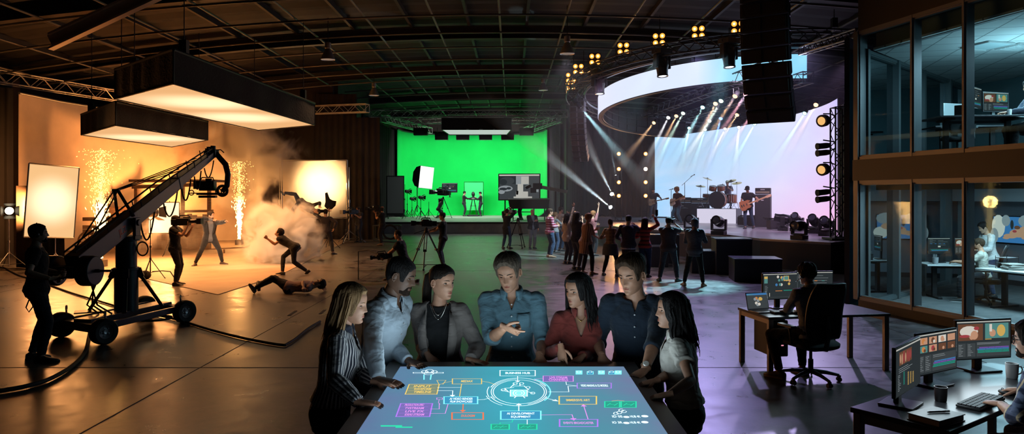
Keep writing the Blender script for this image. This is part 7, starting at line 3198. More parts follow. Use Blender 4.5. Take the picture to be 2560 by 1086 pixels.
for x, y in ((1288, 960), (1304, 960), (1332, 984), (1258, 976), (1320, 970)):
 U.arc(x, y, 5, 2.6, 0, 360, 'white', .006)
U.rect(1250, 927, 1338, 941, 'white')
U.text('BUSINESS HUB', 1294, 934, 62, 'white')
U.arrow([(1294, 942), (1294, 955)], 'white')
U.rect(1131, 948, 1204, 961, 'yellow')
U.text('MEDIAX', 1167, 954.5, 30, 'yellow')
U.line([S2(*p) for p in ((1204, 954), (1222, 957), (1240, 963))], 'yellow', .006)
U.line([S2(*p) for p in ((1131, 954), (1112, 958), (1098, 963), (1040, 962))], 'yellow', .005)
U.line([S2(*p) for p in ((1098, 963), (1092, 952), (1115, 952), (1107, 962))], 'yellow', .005)
U.rect(1013, 962, 1092, 987, 'yellow', .008, 'filly', 10)
for k, tx in enumerate(('INPUT', 'WAVEFORM', 'TIMELINE')):
 U.text(tx, 1056, 967+7.2*k, 44, 'yellow')
 U.line([S2(1020, 971+7.2*k), S2(1088, 971+7.2*k)], 'yellow', .003)
U.line([S2(*p) for p in ((1094, 970), (1153, 970))], 'white', .005)
U.arrow([(1094, 978), (1132, 978), (1131, 991)], 'white')
U.line([S2(*p) for p in ((1154, 961), (1149, 992))], 'yellow', .006)
U.rect(1110, 993, 1194, 1011, 'cyan', .009, 'fillb')
U.text('AI VIDEO RENDER', 1153, 998.5, 58, 'white')
U.text('FILM SHOWCASES', 1153, 1005.5, 56, 'white')
U.line([S2(*p) for p in ((1194, 1001), (1210, 1000), (1226, 996))], 'white', .006)
U.arrow([(1158, 1012), (1157, 1029)], 'orange', .007)
U.rect(1130, 1033, 1208, 1050, 'orange', .010)
U.text('DULOGIM', 1170, 1041, 34, 'orange')
U.rect(990, 1010, 1074, 1043, 'purple', .009, 'fillp', 12)
for k, tx in enumerate(('PRODUCTION SPEC', 'TVSTREAM', 'LIVE FX', 'IDEAS STREAM')):
 U.text(tx, 1036, 1014+8*k, 48, 'pink')
 U.line([S2(998, 1018.5+8*k), S2(1070, 1018.5+8*k)], 'purple', .003)
U.line([S2(*p) for p in ((1076, 1024), (1098, 1024), (1098, 1010))], 'pink', .005)
U.line([S2(*p) for p in ((1076, 1035), (1113, 1035), (1120, 1012))], 'pink', .005)
U.rect(1092, 996, 1106, 1000, 'pink', .005)
U.line([S2(*p) for p in ((1098, 1000), (1096, 1008), (1100, 1012))], 'pink', .004)
U.rect(953, 1065, 1004, 1067.5, 'green', .006, 'green')
U.rect(990, 1068.5, 1030, 1070.5, 'green', .006, 'green')
U.rect(1033, 932, 1108, 934.5, 'white', .006)
for x, y, rx, ry in ((1062, 931, 8, 3.5), (1074, 929, 10, 4.2), (1086, 931, 7, 3.2), (1072, 935, 12, 3)):
 U.arc(x, y, rx, ry, 0, 360, 'white', .007)
U.line([S2(1060, 938), S2(1060, 950)], 'cyan', .01)
U.line([S2(1078, 938), S2(1076, 950)], 'cyan', .01)
U.rect(1252, 1029, 1352, 1050, 'cyan', .010, 'fillb')
U.text('AI DEVELOPMENT', 1302, 1035.5, 70, 'white')
U.text('EQUIPMENT', 1302, 1043.5, 50, 'white')
U.arrow([(1297, 1028), (1297, 1012)], 'white', .007)
for x0, x1 in ((1228, 1273), (1296, 1342)):
 U.rect(x0, 1062, x1, 1075, 'green', .009, 'fillg')
 for k in range(4):
  U.line([S2(x0+6+8*k, 1071-2*(k % 2)), S2(x0+14+8*k, 1066+2*(k % 2))], 'green', .006)
U.line([S2(*p) for p in ((1282, 1051), (1280, 1057), (1250, 1058), (1250, 1062))], 'green', .005)
U.line([S2(1318, 1051), S2(1318, 1062)], 'white', .005)
U.line([S2(*p) for p in ((1353, 1039), (1400, 1038), (1430, 1038))], 'pink', .006)
U.arrow([(1430, 1038), (1434, 1050)], 'pink', .006)
U.rect(1399, 1050, 1494, 1068, 'purple', .010)
U.text('EVENTS BROADCASTER', 1446, 1059, 76, 'pink')
U.arrow([(1470, 1049), (1459, 1015)], 'pink', .006)
U.rect(1398, 992, 1491, 1012, 'yellow', .010)
U.text('IMMERSIVE ART', 1445, 1002, 60, 'yellow')
U.arrow([(1366, 997), (1390, 1003)], 'white', .006)
U.rect(1358, 941, 1433, 955, 'pink', .007, 'fillp')
U.text('LIVE STREAM', 1396, 945.5, 44, 'pink')
U.text('CHANNELS', 1396, 951, 48, 'pink')
U.line([S2(*p) for p in ((1357, 947), (1340, 949), (1337, 953))], 'pink', .005)
U.line([S2(*p) for p in ((1415, 956), (1416, 963), (1442, 966))], 'white', .005)
U.rect(1443, 959, 1528, 972, 'purple', .008)
U.text('VIDEO MAKING & CG MODELS', 1486, 965.5, 68, 'white')
U.line([S2(*p) for p in ((1372, 981), (1422, 981), (1420, 967), (1442, 966))], 'white', .006)
for k, x in enumerate((1440, 1468, 1496, 1522, 1538)):
 U.rect(x, 928+(k % 2)*2, x+15, 937, 'cyan', .006, 'fillb' if k % 2 else 'cyan')
 U.arc(x+7, 931, 5, 2.4, 0, 360, 'white', .005)
for x0 in (1512, 1553):
 U.rect(x0, 1005, x0+37, 1020, 'green', .009, 'fillg')
 for k in range(3):
  U.line([S2(x0+6+9*k, 1015-3*(k % 2)), S2(x0+14+9*k, 1010+3*(k % 2))], 'green', .007)
U.line([S2(*p) for p in ((1530, 1004), (1545, 1002), (1560, 1004))], 'yellow', .005)
for x, y in ((1553, 1027), (1560, 1030), (1548, 1033), (1540, 1035)):
 U.arc(x, y, 6, 3, 0, 300, 'white', .006)
for y, w_ in ((1043, 'ID 0S'), (1058, 'IO 3R')):
 U.text(w_, 1543, y, 26, 'white')
 U.text('HUB 4K', 1588, y, 26, 'white')
 U.dot(1566, y+1, .016, 'white')
 U.dot(1612, y-1, .018, 'white')
U.mb.obj('display_graphics', UM, tbl, smooth=False)
# ================================================================== the seven people round the table
def wp(px, py, d):
 p = at(px, py, d)
 return ('w', p.x, p.y, p.z)
def wt(px, py, up=.028, back=0.):     # a wrist resting over the table at that pixel
 p = tb(px, py, up)
 return ('w', p.x, p.y+back, p.z)
def base_at(px, d):
 return ((px-1280)/1800*d, d, 0)
def jewel(kind):
 def f(c):
  N, U_, Fs, Ls, k, root = c['N'], c['U'], c['Fs'], c['Ls'], c['k'], c['root']
  mb = MB()
  gold = pm('jewel_silver' if kind == 'silver' else 'jewel_gold', (.7, .66, .6) if kind == 'silver' else (.75, .50, .18), .25, 1.)
  for dep, w in ((.075, .052), (.105, .060)) if kind == 'silver' else ((.07, .050),):
   pts = []
   for j in range(17):
    t = -1+2*j/16
    pts.append(N+Ls*t*w*k+Fs*((.098 if kind == 'silver' else .070)-.03*abs(t)**2.5)*k-U_*(dep*(1-abs(t)**1.8)-.012)*k)
   mb.tube(pts, .0016, 5)
   mb.ell(pts[8], .006, nu=8, nv=6)
  mb.obj('necklace', gold, root)
 return f
def shirt_front(pocket=False, color=(.6, .62, .64), nbut=6, top=.47, dep=.131):
 def f(c):
  P, U_, Fs, Ls, k, root, g = c['P'], c['U'], c['Fs'], c['Ls'], c['k'], c['root'], c['g']
  mb = MB()
  for i in range(nbut):
   s = top-.075*i
   y = interp([(-.1, .100), (.06, .110), (.17, .100), (.28, .118), (.38, .128), (.45, .104), (.5, .08)], s)[0]
   mb.lathe([(0, .003), (.0055, .003), (.0055, 0)], P+U_*s*k+Fs*(y*k+g*.85), Fs, 10)
  mb.obj('buttons', pm('button_%d' % int(color[0]*99), color, .35), root)
  if pocket:
   pk = MB()
   cx, cz = .085*k, .365*k
   a = []
   for ix in range(7):
    for iz in range(6):
     x = cx+(-.045+.09*ix/6)*k
     z = cz+(-.055+.10*iz/5)*k
     y = (.128*k+g+.004)-(abs(x)-.03)**2*2.6-max(0, z-.38*k)*.3
     a.append(P+U_*z+Ls*x+Fs*y)
   pk.add(a, [(i*6+j, i*6+j+1, (i+1)*6+j+1, (i+1)*6+j) for i in range(6) for j in range(5)])
   o = pk.obj('pocket', c['fm'], root)
   o.modifiers.new('t', 'SOLIDIFY').thickness = .003
 return f
def watch(sd, strap=(.12, .06, .03), face=(.75, .72, .65)):
 def f(c):
  w, e = c['WR'][sd], c['EL'][sd]
  d = (w-e).normalized()
  p = w-d*.035
  k = c['k']
  mb = MB()
  mb.torus(p, d, .029*k, .0055, 22, 6)
  o = mb.obj('watch_strap', pm('strap_%d' % int(strap[0]*99), strap, .5), c['root'])
  up = V((0, 0, 1))-d*d.z
  up = (up.normalized()+V((0, -.5, 0))).normalized()
  mb = MB()
  mb.lathe([(0, .012), (.015, .012), (.019, .008), (.019, 0)], p+up*.028*k, up, 18)
  mb.obj('watch_face', pm('watch_face', face, .25, .2), o)
 return f
def both(*fs):
 def f(c):
  for q in fs:
   q(c)
 return f
DOWN = (0, 0, -1)
PALMD = {'L': DOWN, 'R': DOWN}
person('blonde woman in a striped blouse leaning over the left corner of the table', base_at(825, 4.28), 3, h=1.655, fem=True, lod=2, lean=9, head=(-6, 12, 0),
  top=('long', 'blouse_stripes', (.025, .028, .045)), top_kw=dict(pattern='vstripe', scale=300, col2=(.62, .60, .60)), vneck=(.15, .38), hem=.065, collar=True, top_bulk=1.1,
  hands={'L': wt(938, 968), 'R': wt(898, 1020)}, hdir={'L': (1, -.1, -.12), 'R': (1, .05, -.1)}, palm=PALMD, hpose={'L': 'rest', 'R': 'rest'},
  elbow={'L': (-.2, .8, -.6), 'R': (-.5, -.6, -.6)}, bottom=('slim', 'trousers_black', (.012, .012, .013)), hair=('long', 'blonde'), skin='fair', lid=.72, gaze=(-.1, -.35),
  extra=both(jewel('gold')))
person('bearded man in a pale blue shirt leaning on the back left corner of the table', base_at(935, 4.88), -22, h=1.79, lod=2, lean=14, head=(14, 18, 0), build=1.03,
  top=('long', 'shirt_pale_blue', (.36, .43, .50)), vneck=(.08, .42), collar=True, hem=.065,
  hands={'L': wt(1022, 914), 'R': wt(946, 968)}, hdir={'L': (1, -.25, -.15), 'R': (1, .2, -.12)}, palm=PALMD, hpose={'L': 'rest', 'R': 'rest'},
  elbow={'L': (-1, .4, 0), 'R': (-1, -.4, 0)}, bottom=('slim', 'jeans_navy', (.025, .035, .07)), hair=('buzz', 'black'), skin='dark', beard='black', lid=.7, gaze=(0, -.4), extra=shirt_front(False, (.5, .5, .52)))
person('woman with a ponytail in a grey blazer over a black top behind the table', base_at(1100, 5.08), -90, h=1.69, fem=True, lod=2, lean=5, head=(48, 6, 0),
  top=('tee', 'top_black', (.009, .009, .010)), over=('jacket', 'blazer_grey', (.16, .135, .125)), over_open=(.062, .085), hem=.065,
  hands={'R': wt(1070, 899, .03), 'L': wt(1176, 908, .02)}, hdir={'R': (.7, .55, -.45), 'L': (.35, .9, -.12)}, palm=PALMD, hpose={'R': 'relaxed', 'L': 'flat'},
  elbow={'R': (-1, -.25, 0), 'L': (-1, .25, 0)}, bottom=('slim', 'jeans_dark', (.02, .022, .03)), hair=('pony', 'dark'), skin='fair', lid=.45, gaze=(.2, -.05), extra=jewel('silver'))
person('grey-haired man in a blue-grey shirt pointing, at the middle of the table back', base_at(1279, 5.22), -90, h=1.765, lod=2, lean=7, head=(-14, 20, 4), build=1.0,
  top=('rolled', 'shirt_chambray', (.13, .24, .30)), vneck=(.10, .40), collar=True, hem=-.09,
  hands={'R': ('w', -.045, 4.80, 1.275), 'L': wt(1350, 903, .03)}, hdir={'R': (.55, .75, -.25), 'L': (.8, .1, -.55)}, palm={'R': (-.4, .5, .55), 'L': (0, 0, -1)}, hpose={'R': 'point', 'L': 'relaxed'},
  elbow={'R': (-.5, -.35, -.9), 'L': (-1, .18, 0)}, bottom=('pants', 'chinos_dark', (.03, .032, .045)), hair=('quiff', 'greybrown'), skin='fair', lid=.72, gaze=(-.1, -.4), extra=shirt_front(True, (.65, .66, .66)))
person('dark-haired woman in a rust red blouse pointing down at the table', base_at(1452, 5.10), -95, h=1.635, fem=True, lod=2, lean=9, head=(-44, 8, 0),
  top=('long', 'blouse_rust', (.20, .035, .028)), vneck=(.17, .36), collar=True, hem=.065, top_bulk=1.06,
  hands={'R': wt(1402, 908, .10), 'L': wt(1455, 903, .03)}, hdir={'R': (.55, .15, -.85), 'L': (.75, -.55, -.35)}, palm={'R': (-.7, .4, -.1), 'L': DOWN}, hpose={'R': 'point', 'L': 'rest'},
  elbow={'R': (-1, -.3, 0), 'L': (-1, .3, 0)}, bottom=('slim', 'jeans_dark', (.02, .022, .03)), hair=('wavy', 'black'), skin='olive', lid=.42, gaze=(-.25, -.02), extra=jewel('gold'))
person('tall man in a dark navy henley leaning on the back right corner of the table', base_at(1592, 5.02), -104, h=1.78, lod=2, lean=11, head=(-26, 16, 0), build=1.0,
  top=('rolled', 'henley_navy', (.012, .020, .034)), vneck=(.085, .30), hem=-.09, sleeve_r=1.03,
  hands={'R': wt(1506, 905, .035), 'L': wt(1612, 938, .03)}, hdir={'R': (.75, .25, -.5), 'L': (.75, -.55, -.3)}, palm=PALMD, hpose={'R': 'fist', 'L': 'relaxed'},
  elbow={'R': (-1, -.35, 0), 'L': (-1, .35, 0)}, bottom=('slim', 'trousers_black', (.012, .012, .013)), hair=('quiff', 'brown'), skin='fair', lid=.7, gaze=(-.1, -.35), beard=None,
  extra=both(watch('L'), shirt_front(False, (.35, .36, .38), 3, .44)))
person('woman with wavy black hair in a white short-sleeved blouse at the right of the table', base_at(1715, 4.42), 172, h=1.575, fem=True, lod=2, lean=7, head=(4, 2, 0),
  top=('short', 'blouse_white', (.58, .54, .48)), vneck=(.19, .30), collar=True, hem=.06, top_bulk=1.14, sleeve_r=1.12,
  hands={'R': wt(1640, 965, .03), 'L': wt(1672, 1000, .03)}, hdir={'R': (1, .1, -.25), 'L': (1, -.05, -.25)}, palm=PALMD, hpose={'R': 'rest', 'L': 'rest'},
  elbow={'R': (-.3, -.7, -.6), 'L': (-.6, .5, -.6)}, bottom=('slim', 'trousers_black', (.012, .012, .013)), hair=('wavy', 'black'), skin='olive', lid=.5, gaze=(0, -.25), extra=both(jewel('gold'), shirt_front(False, (.6, .58, .55), 5, .30, .1)))
# ================================================================== film crew and stunt people
BT = ('tee', 'tee_black', (.010, .010, .011))
JN = ('pants', 'denim_night', (.018, .020, .028))
def headset(c):
 X, hk, root = c['X'], c['hk'], c['root']
 mb = MB()
 pts = [X(V((.088*math.cos(a), -.012, .01+.118*math.sin(a)))) for a in [PI*i/14 for i in range(15)]]
 mb.tube(pts, .008, 6)
 o = mb.obj('headphones', PLB, root)
 mb = MB()
 for s in (-1, 1):
  mb.ell(X(V((s*.086, -.012, -.008))), (.022, .034, .040), Matrix((c['hl'], c['hf'], c['hu'])).transposed(), 12, 8)
 mb.tube([X(V((.09, .0, -.03))), X(V((.085, .07, -.07))), X(V((.05, .115, -.075)))], .004, 5)
 mb.obj('ear_cups', PLB, o)
def radio(c):
 mb = MB()
 p = c['P']-c['L']*.16-c['F']*.04
 mb.box(p, (.05, .035, .12))
 mb.tube([p+V((0, 0, .06)), p+V((0, 0, .16))], .006, 6)
 mb.tube([p-V((0, 0, .05)), p+V((-.05, -.03, -.22)), p+V((-.02, -.02, -.28)), p+V((.03, 0, -.20))], .008, 6)
 mb.obj('belt_radio', PLB, c['root'])
person('man in black with headphones holding the crane handle at the far left', (-6.18, 9.36, 0), 28, h=1.80, lod=2, head=(2, -2, 0), build=1.04,
  top=BT, bottom=JN, shoes=(.02, .02, .022), hair=('crop', 'dark'), hands={'R': ('w', -5.83, 9.10, 1.10), 'L': (.22, .22, 1.12)}, hpose={'R': 'grip', 'L': 'grip'}, hdir={'R': (.8, .4, 0)}, palm={'R': (.1, .5, -.6)},
  elbow={'R': (-.7, -.3, -.6), 'L': (-.5, .6, -.6)}, feet={'L': (-.06, .13, 0), 'R': (.06, -.14, 0)}, skin='tan', extra=both(headset, radio), beard='dark')
CB = base_at(437, 17.3)
person('cameraman in a black t-shirt with a camera on his shoulder, right of the crane', CB, 4, h=1.70, lod=1, head=(0, 0, 0), top=BT, bottom=JN, hair=('crop', 'dark'), skin='tan',
  hands={'R': (.34, -.12, 1.42), 'L': (.36, .08, 1.36)}, hpose={'R': 'grip', 'L': 'grip'}, elbow={'R': (.1, -.3, -1), 'L': (.1, .3, -1)}, palm={'R': (0, .2, 1), 'L': (0, -.2, 1)}, feet={'L': (.0, .13, 0), 'R': (.06, -.12, 0)})
film_camera('black video camera on the shoulder of the cameraman right of the crane', (CB[0]+.29, CB[1]-.05, 1.53), (1, .02, .04), 1.15)
person('man in a dark suit pointing with one arm, legs wide apart, before the smoke', base_at(524, 22.3), -58, h=1.78, lod=1, lean=4, head=(52, 4, 0),
  top=('long', 'shirt_grey', (.09, .09, .10)), over=('jacket', 'suit_dark', (.014, .0145, .017)), over_open=(.05, .08), bottom=('pants', 'suit_trousers', (.012, .0125, .015)), shoes=(.05, .03, .02),
  hands={'L': wp(571, 553, 21.9), 'R': (.24, .05, 1.40)}, hpose={'L': 'point', 'R': 'fist'}, elbow={'R': (-.1, -1, .1), 'L': (0, 0, -1)}, palm={'L': (0, -.3, -1)},
  pel=(0, 0, .84), feet={'R': (.05, -.42, 0), 'L': (.0, .37, 0)}, toe={'R': (-30, 0), 'L': (45, 0)}, hair=('quiff', 'dark'), skin='tan', beard='dark')
person('stuntman in dark clothes lunging to the left with clenched fists, beside white smoke', base_at(728, 19.7), 178, h=1.70, lod=1, lean=58, pel=(-.10, 0, .74), head=(0, -40, 0),
  top=('tee', 'tee_charcoal', (.020, .020, .021)), bottom=('slim', 'denim_night', (.018, .020, .028)), shoes=(.02, .02, .02), hair=('messy', 'dark'), skin='tan',
  hands={'R': (.64, .06, .98), 'L': (-.36, -.20, .62)}, hpose={'R': 'fist', 'L': 'fist'}, elbow={'R': (.1, .3, -.9), 'L': (-.6, -.4, .5)},
  feet={'R': (.20, .12, 0), 'L': (-.44, -.12, .02)}, toe={'R': (-5, 0), 'L': (5, 38)}, knee={'R': (1, .1, 0), 'L': (.8, 0, -.4)})
person('stuntman standing with his back turned, arms raised, before the diffusion frame', base_at(814, 26.3), 96, h=1.70, lod=1, lean=2, head=(20, 5, 0),
  top=('long', 'jacket_stunt', (.026, .022, .028)), bottom=('pants', 'denim_night', (.018, .020, .028)), shoes=(.04, .035, .03), hair=('short', 'dark'), skin='tan', top_bulk=1.1,
  hands={'L': (.25, .62, 1.66), 'R': (-.02, -.30, .95)}, hpose={'L': 'grip', 'R': 'relaxed'}, elbow={'L': (-.3, .6, -.3), 'R': (-.3, -.8, 0)}, feet={'L': (.0, .26, 0), 'R': (0, -.26, 0)}, pel=(0, 0, .87), toe={'L': (30, 0), 'R': (-40, 0)})
FLY = at(752, 508, 26.2)
person('stuntman flying sideways through the air above the white smoke', (FLY.x, FLY.y, 0), 0, h=1.72, lod=1, pel=(0, 0, FLY.z), spine=(.85, -.05, -.42), front=(-.3, -.75, -.6), head=(0, -10, 0),
  top=('long', 'coat_black', (.014, .013, .015)), bottom=('pants', 'denim_night', (.018, .020, .028)), shoes=(.015, .015, .015), hair=('short', 'dark'), skin='tan', top_bulk=1.15,
  hands={'L': (.98, .15, FLY.z-.28), 'R': (.78, -.35, FLY.z-.10)}, feet={'L': (-.66, .05, FLY.z+.30), 'R': (-.30, -.1, FLY.z-.62)}, toe={'L': (0, 0, (-.6, 0, .6)), 'R': (0, 0, (-.5, -.2, -.6))}, knee={'L': (-.2, -.2, 1), 'R': (.1, -.8, .4)}, hpose={'L': 'open', 'R': 'open'})
person('stuntman in dark clothes lying on his back on the floor', base_at(722, 15.9), 0, h=1.70, lod=1, pel=(0, 0, .13), spine=(1, .10, .03), front=(0, -.15, 1), head=(0, 10, 20),
  top=('tee', 'tee_rose_grey', (.30, .20, .20)), bottom=('pants', 'trousers_black', (.012, .012, .013)), shoes=(.03, .028, .028), hair=('messy', 'dark'), skin='tan',
  hands={'L': (.62, .30, .10), 'R': (.40, -.26, .16)}, feet={'L': (-.72, .16, .08), 'R': (-.76, -.10, .06)}, toe={'L': (0, 0, (-.25, .5, .75)), 'R': (0, 0, (-.3, -.4, .8))}, knee={'L': (0, .2, 1), 'R': (0, -.2, 1)},
  elbow={'L': (0, .8, .3), 'R': (-.3, -.8, .2)})
KB = base_at(1012, 18.1)
person('kneeling photographer in a black t-shirt, behind the bearded man', KB, 172, h=1.76, lod=1, lean=14, pel=(0, 0, .50), head=(0, 6, 0), top=BT, bottom=('pants', 'denim_night', (.018, .020, .028)), shoes=(.05, .035, .025), hair=('crop', 'dark'), skin='fair',
  hands={'L': (.52, -.02, .62), 'R': (.50, .12, .60)}, hpose={'L': 'grip', 'R': 'grip'}, feet={'L': (.42, -.16, 0), 'R': (-.40, .14, .0)}, toe={'L': (0, 0), 'R': (0, 80)}, knee={'L': (.6, 0, 1), 'R': (1, 0, -.4)}, elbow={'L': (0, -.5, -.5), 'R': (0, .5, -.5)})
film_camera('black camera held low by the kneeling photographer', (KB[0]-.60, KB[1]-.02, .62), (-1, -.1, -.1), 1.0, mbx=False)
mb = MB()
mb.tube([(KB[0]-.62, KB[1]-.1, .66), (KB[0]-.95, KB[1]+.1, .78), (KB[0]-1.2, KB[1]+.15, .74)], .014, 6)
mb.tube([(KB[0]-1.2, KB[1]+.15, .74), (KB[0]-1.2, KB[1]+.15, .02)], .012, 6)
tag(mb.obj('support_rod', BLK), 'thin dark rod leading from the kneeling photographer camera to the floor', 'rod')
TP = V((-2.52, 21.2, 0))
tripod('heavy camera tripod between the kneeling photographer and the standing cameraman', TP, 1.22, .58, BLK, .5)
film_camera('large black studio camera on the tripod, left of the standing cameraman', TP+V((-.05, 0, 1.34)), (-1, -.15, .02), 1.2)
person('cameraman in black standing at the tripod camera, near the green floor', base_at(1108, 21.9), 176, h=1.66, lod=1, head=(0, 4, 0), top=BT, bottom=('pants', 'denim_slate', (.035, .04, .06)), hair=('short', 'dark'), skin='tan',
  hands={'L': (.40, .02, 1.05), 'R': (.36, .18, 1.10)}, hpose={'L': 'grip', 'R': 'grip'}, elbow={'L': (-.6, .2, -.7), 'R': (-.6, -.2, -.7)})
p = base_at(897, 33.2)
person('camera operator standing behind a tripod right of the diffusion frame', p, -115, h=1.66, lod=0, head=(-20, 8, 0), top=('tee', 'tee_slate', (.03, .03, .04)), bottom=('pants', 'denim_slate', (.035, .04, .06)), hair=('short', 'brown'), skin='fair',
  hands={'L': (.36, .12, 1.26), 'R': (.36, -.12, 1.26)}, hpose={'L': 'grip', 'R': 'grip'})
TP = V((p[0]-.28, p[1]-.55, 0))
tripod('tall tripod in front of the camera operator right of the diffusion frame', TP, 1.30, .62, BLK, .2)
film_camera('black camera on the tall tripod right of the diffusion frame', TP+V((0, 0, 1.42)), (-.6, -.8, 0), 1.5)
p = base_at(956, 31.2)
person('bald cameraman in black with a shoulder camera, beside the green bay drape', p, 170, h=1.72, lod=0, head=(0, 0, 0), top=BT, bottom=('pants', 'trousers_brown', (.022, .018, .016)), hair=('bald', 'dark'), skin='fair', shoes=(.20, .12, .07),
  hands={'L': (.28, .06, 1.36), 'R': (.30, .14, 1.44)}, hpose={'L': 'grip', 'R': 'grip'}, elbow={'L': (0, .4, -1), 'R': (0, -.3, -1)}, feet={'L': (0, .16, 0), 'R': (.1, -.18, 0)}, beard='dark')
film_camera('black shoulder camera of the bald cameraman', (p[0]-.30, p[1]-.08, 1.58), (-1, -.15, .05), 1.25)
rt = thing('cart_rail', 'low dark equipment cart behind the bald cameraman', 'cart', (-5.9, 34.0, 0))
mb = MB()
for z in (.12, .75):
 mb.box((0, 0, z), (1.3, .5, .04))
mb.obj('shelf', BLK, rt)
for sx in (-.6, .6):
 mb = MB()
 for sy in (-.22, .22):
  mb.tube([(sx, sy, .04), (sx, sy, .78)], .018, 6)
 mb.obj('post', BLK, rt)
mb = MB()
mb.torus((.2, -.3, .45), (0, 1, .2), .33, .05, 24, 8)
mb.obj('cable_coil', RUB, rt)
# ================================================================== green-screen crew and gear
PZ = .65
def pf(px, py):
 p = ground(px, py, PZ)
 return V((p.x, p.y, PZ))
DKS = ('long', 'crew_black', (.010, .011, .012))
person('dark-clothed person left of the small stand in front of the green screen', pf(1160, 541), 8, h=1.86, lod=0, top=DKS, bottom=JN, hair=('short', 'black'), skin='tan', hands={'R': (.48, -.02, 1.30), 'L': (.50, .10, 1.28)}, head=(0, 10, 0))
person('dark-clothed person right of the small stand in front of the green screen', pf(1202, 541), 172, h=1.82, lod=0, top=DKS, bottom=JN, hair=('short', 'black'), skin='tan', hands={'R': (.46, -.02, 1.32), 'L': (.36, .10, 1.34)}, head=(0, 10, 0))
p = pf(1183, 541)
rt = thing('prop_stand', 'small tripod stand with a mannequin head between the two green screen workers', 'stand', p)
mb = MB()
for k in range(4):
 a = k*PI/2+.7
 mb.tube([(0.10*math.cos(a), .1*math.sin(a), 1.20), (.42*math.cos(a), .42*math.sin(a), .02)], .022, 6)
mb.torus((0, 0, .75), (0, 0, 1), .22, .015, 16, 6)
mb.box((0, 0, 1.22), (.55, .3, .05))
mb.obj('legs', BLK, rt)
mb = MB()
mb.ell((0, 0, 1.62), (.13, .14, .19), nu=14, nv=10)
mb.lathe([(.30, 1.25), (.24, 1.36), (.08, 1.42), (.07, 1.50)], n=16)
mb.obj('mannequin_head', BLK, rt)
mb = MB()
for k in range(5):
 mb.ell((-.3+.15*k, -.35, .06), (.16, .12, .07), nu=8, nv=6)
mb.obj('cloth_heap', BLK, rt)
p = V((-2.9, 54.7, PZ))
rt = thing('chroma_screen', 'thin framed green panel standing behind the two workers', 'panel', p)
mb = MB()
for s in (-1, 1):
 mb.tube([(s*.72, 0, 0), (s*.72, 0, 2.55)], .02, 6)
 mb.tube([(s*.72, -.4, .02), (s*.72, .4, .02)], .02, 6)
mb.tube([(-.72, 0, 2.55), (.72, 0, 2.55)], .02, 6)
mb.obj('frame', BLK, rt)
mb = MB()
mb.box((0, 0, 1.45), (1.38, .02, 2.1))
mb.obj('cloth', pm('chroma_green_light', (.03, .72, .16), .8), rt, smooth=False)
p = pf(1043, 545)
rt = thing('softbox_lamp', 'big black softbox with a bright white face, left in the green screen bay', 'softbox', p)
M_ = Matrix.Rotation(R(62), 3, 'Z')
mb = MB()
fr_ = [(-.80, 0, -.75), (.80, 0, -.75), (.80, 0, .75), (-.80, 0, .75)]
bk_ = [(-.25, .95, -.3), (.25, .95, -.3), (.25, .95, .3), (-.25, .95, .3)]
c0 = V((.62, 0, 2.75))
tl = Matrix.Rotation(R(6), 3, 'Y')
mb.loft([[c0+tl @ (M_ @ V(q)) for q in fr_], [c0+tl @ (M_ @ V((q[0]*.8, .45, q[2]*.85))) for q in fr_], [c0+tl @ (M_ @ V(q)) for q in bk_]])
mb.obj('shell', BLKF, rt, angle=25)
mb = MB()
mb.loft([[c0+tl @ (M_ @ V((q[0]*.98, -.004, q[2]*.98))) for q in fr_], [c0+tl @ (M_ @ V((q[0]*.98, -.02, q[2]*.98))) for q in fr_]])
mb.obj('diffuser', em('softbox_white', (.95, 1., .97), 1.4), rt, smooth=False)
mb = MB()
mb.tube([(0, 0, .4), (0, 0, 3.0)], .03, 8)
for k in range(3):
 mb.tube([(0, 0, .9), (.6*math.cos(k*2.1), .6*math.sin(k*2.1), .02)], .022, 6)
mb.obj('stand', BLK, rt)
p = pf(1108, 546)
tripod('tripod of the camera rig in the green screen bay beside the softbox', p, 1.45, .6, BLK, .4)
film_camera('bulky dark camera rig in the green screen bay, left of the workers', p+V((-.15, 0, 1.72)), (-.9, .5, .05), 2.5)
monitor('flat monitor on the camera rig right of the softbox', p+V((.42, .1, 1.40)), R(-8), 1.05, .62, .95, 'list', 21, pole=True)
person('crew member in black crouching at the camera rig in the green screen bay', p+V((-.35, .35, 0)), 40, h=1.7, lod=0, lean=25, pel=(0, 0, .60), top=DKS, bottom=JN, hair=('beanie', 'black'), hands={'R': (.3, -.1, 1.1), 'L': (.3, .1, 1.1)}, feet={'L': (.2, .15, 0), 'R': (-.25, -.12, 0)})
for i, (px, py, h_) in enumerate(((1018, 546, 1.7), (1030, 543, 1.2), (1012, 544, 2.3), (1072, 546, 1.1), (1052, 549, 1.3))):
 p = pf(px, py)
 stand(['thin light stand by the grey flag in the green screen bay', 'short light stand between grey flag and softbox', 'tallest thin stand at the left edge of the green screen', 'low stand under the camera rig in the green bay', 'low stand in front of the big softbox'][i], p, h_, .42, BLK, r=.022)
 if i in (0, 1, 4):
  barn_lamp(['small dark lamp on the thin stand by the grey flag', 'small dark lamp on the short stand near the grey flag', '', '', 'small dark lamp low in front of the big softbox'][i], p+V((0, 0, h_+.1)), p+V((1.5, 1, h_)), .17, pm('lens_dark', (.05, .055, .07), .05, spec=.8))
p0 = pf(992, 548)
rt = thing('panel_flag', 'tall grey panel in a black frame at the left edge of the green screen bay', 'panel', p0+V((-.1, 0, 0)), R(8))
mb = MB()
mb.box((0, 0, 1.5), (1.15, .08, 2.6))
mb.obj('frame', BLK, rt)
mb = MB()
mb.box((0, -.05, 1.55), (1.02, .02, 2.35))
mb.obj('cloth', pm('flag_grey', (.10, .105, .11), .8), rt, smooth=False)
mb = MB()
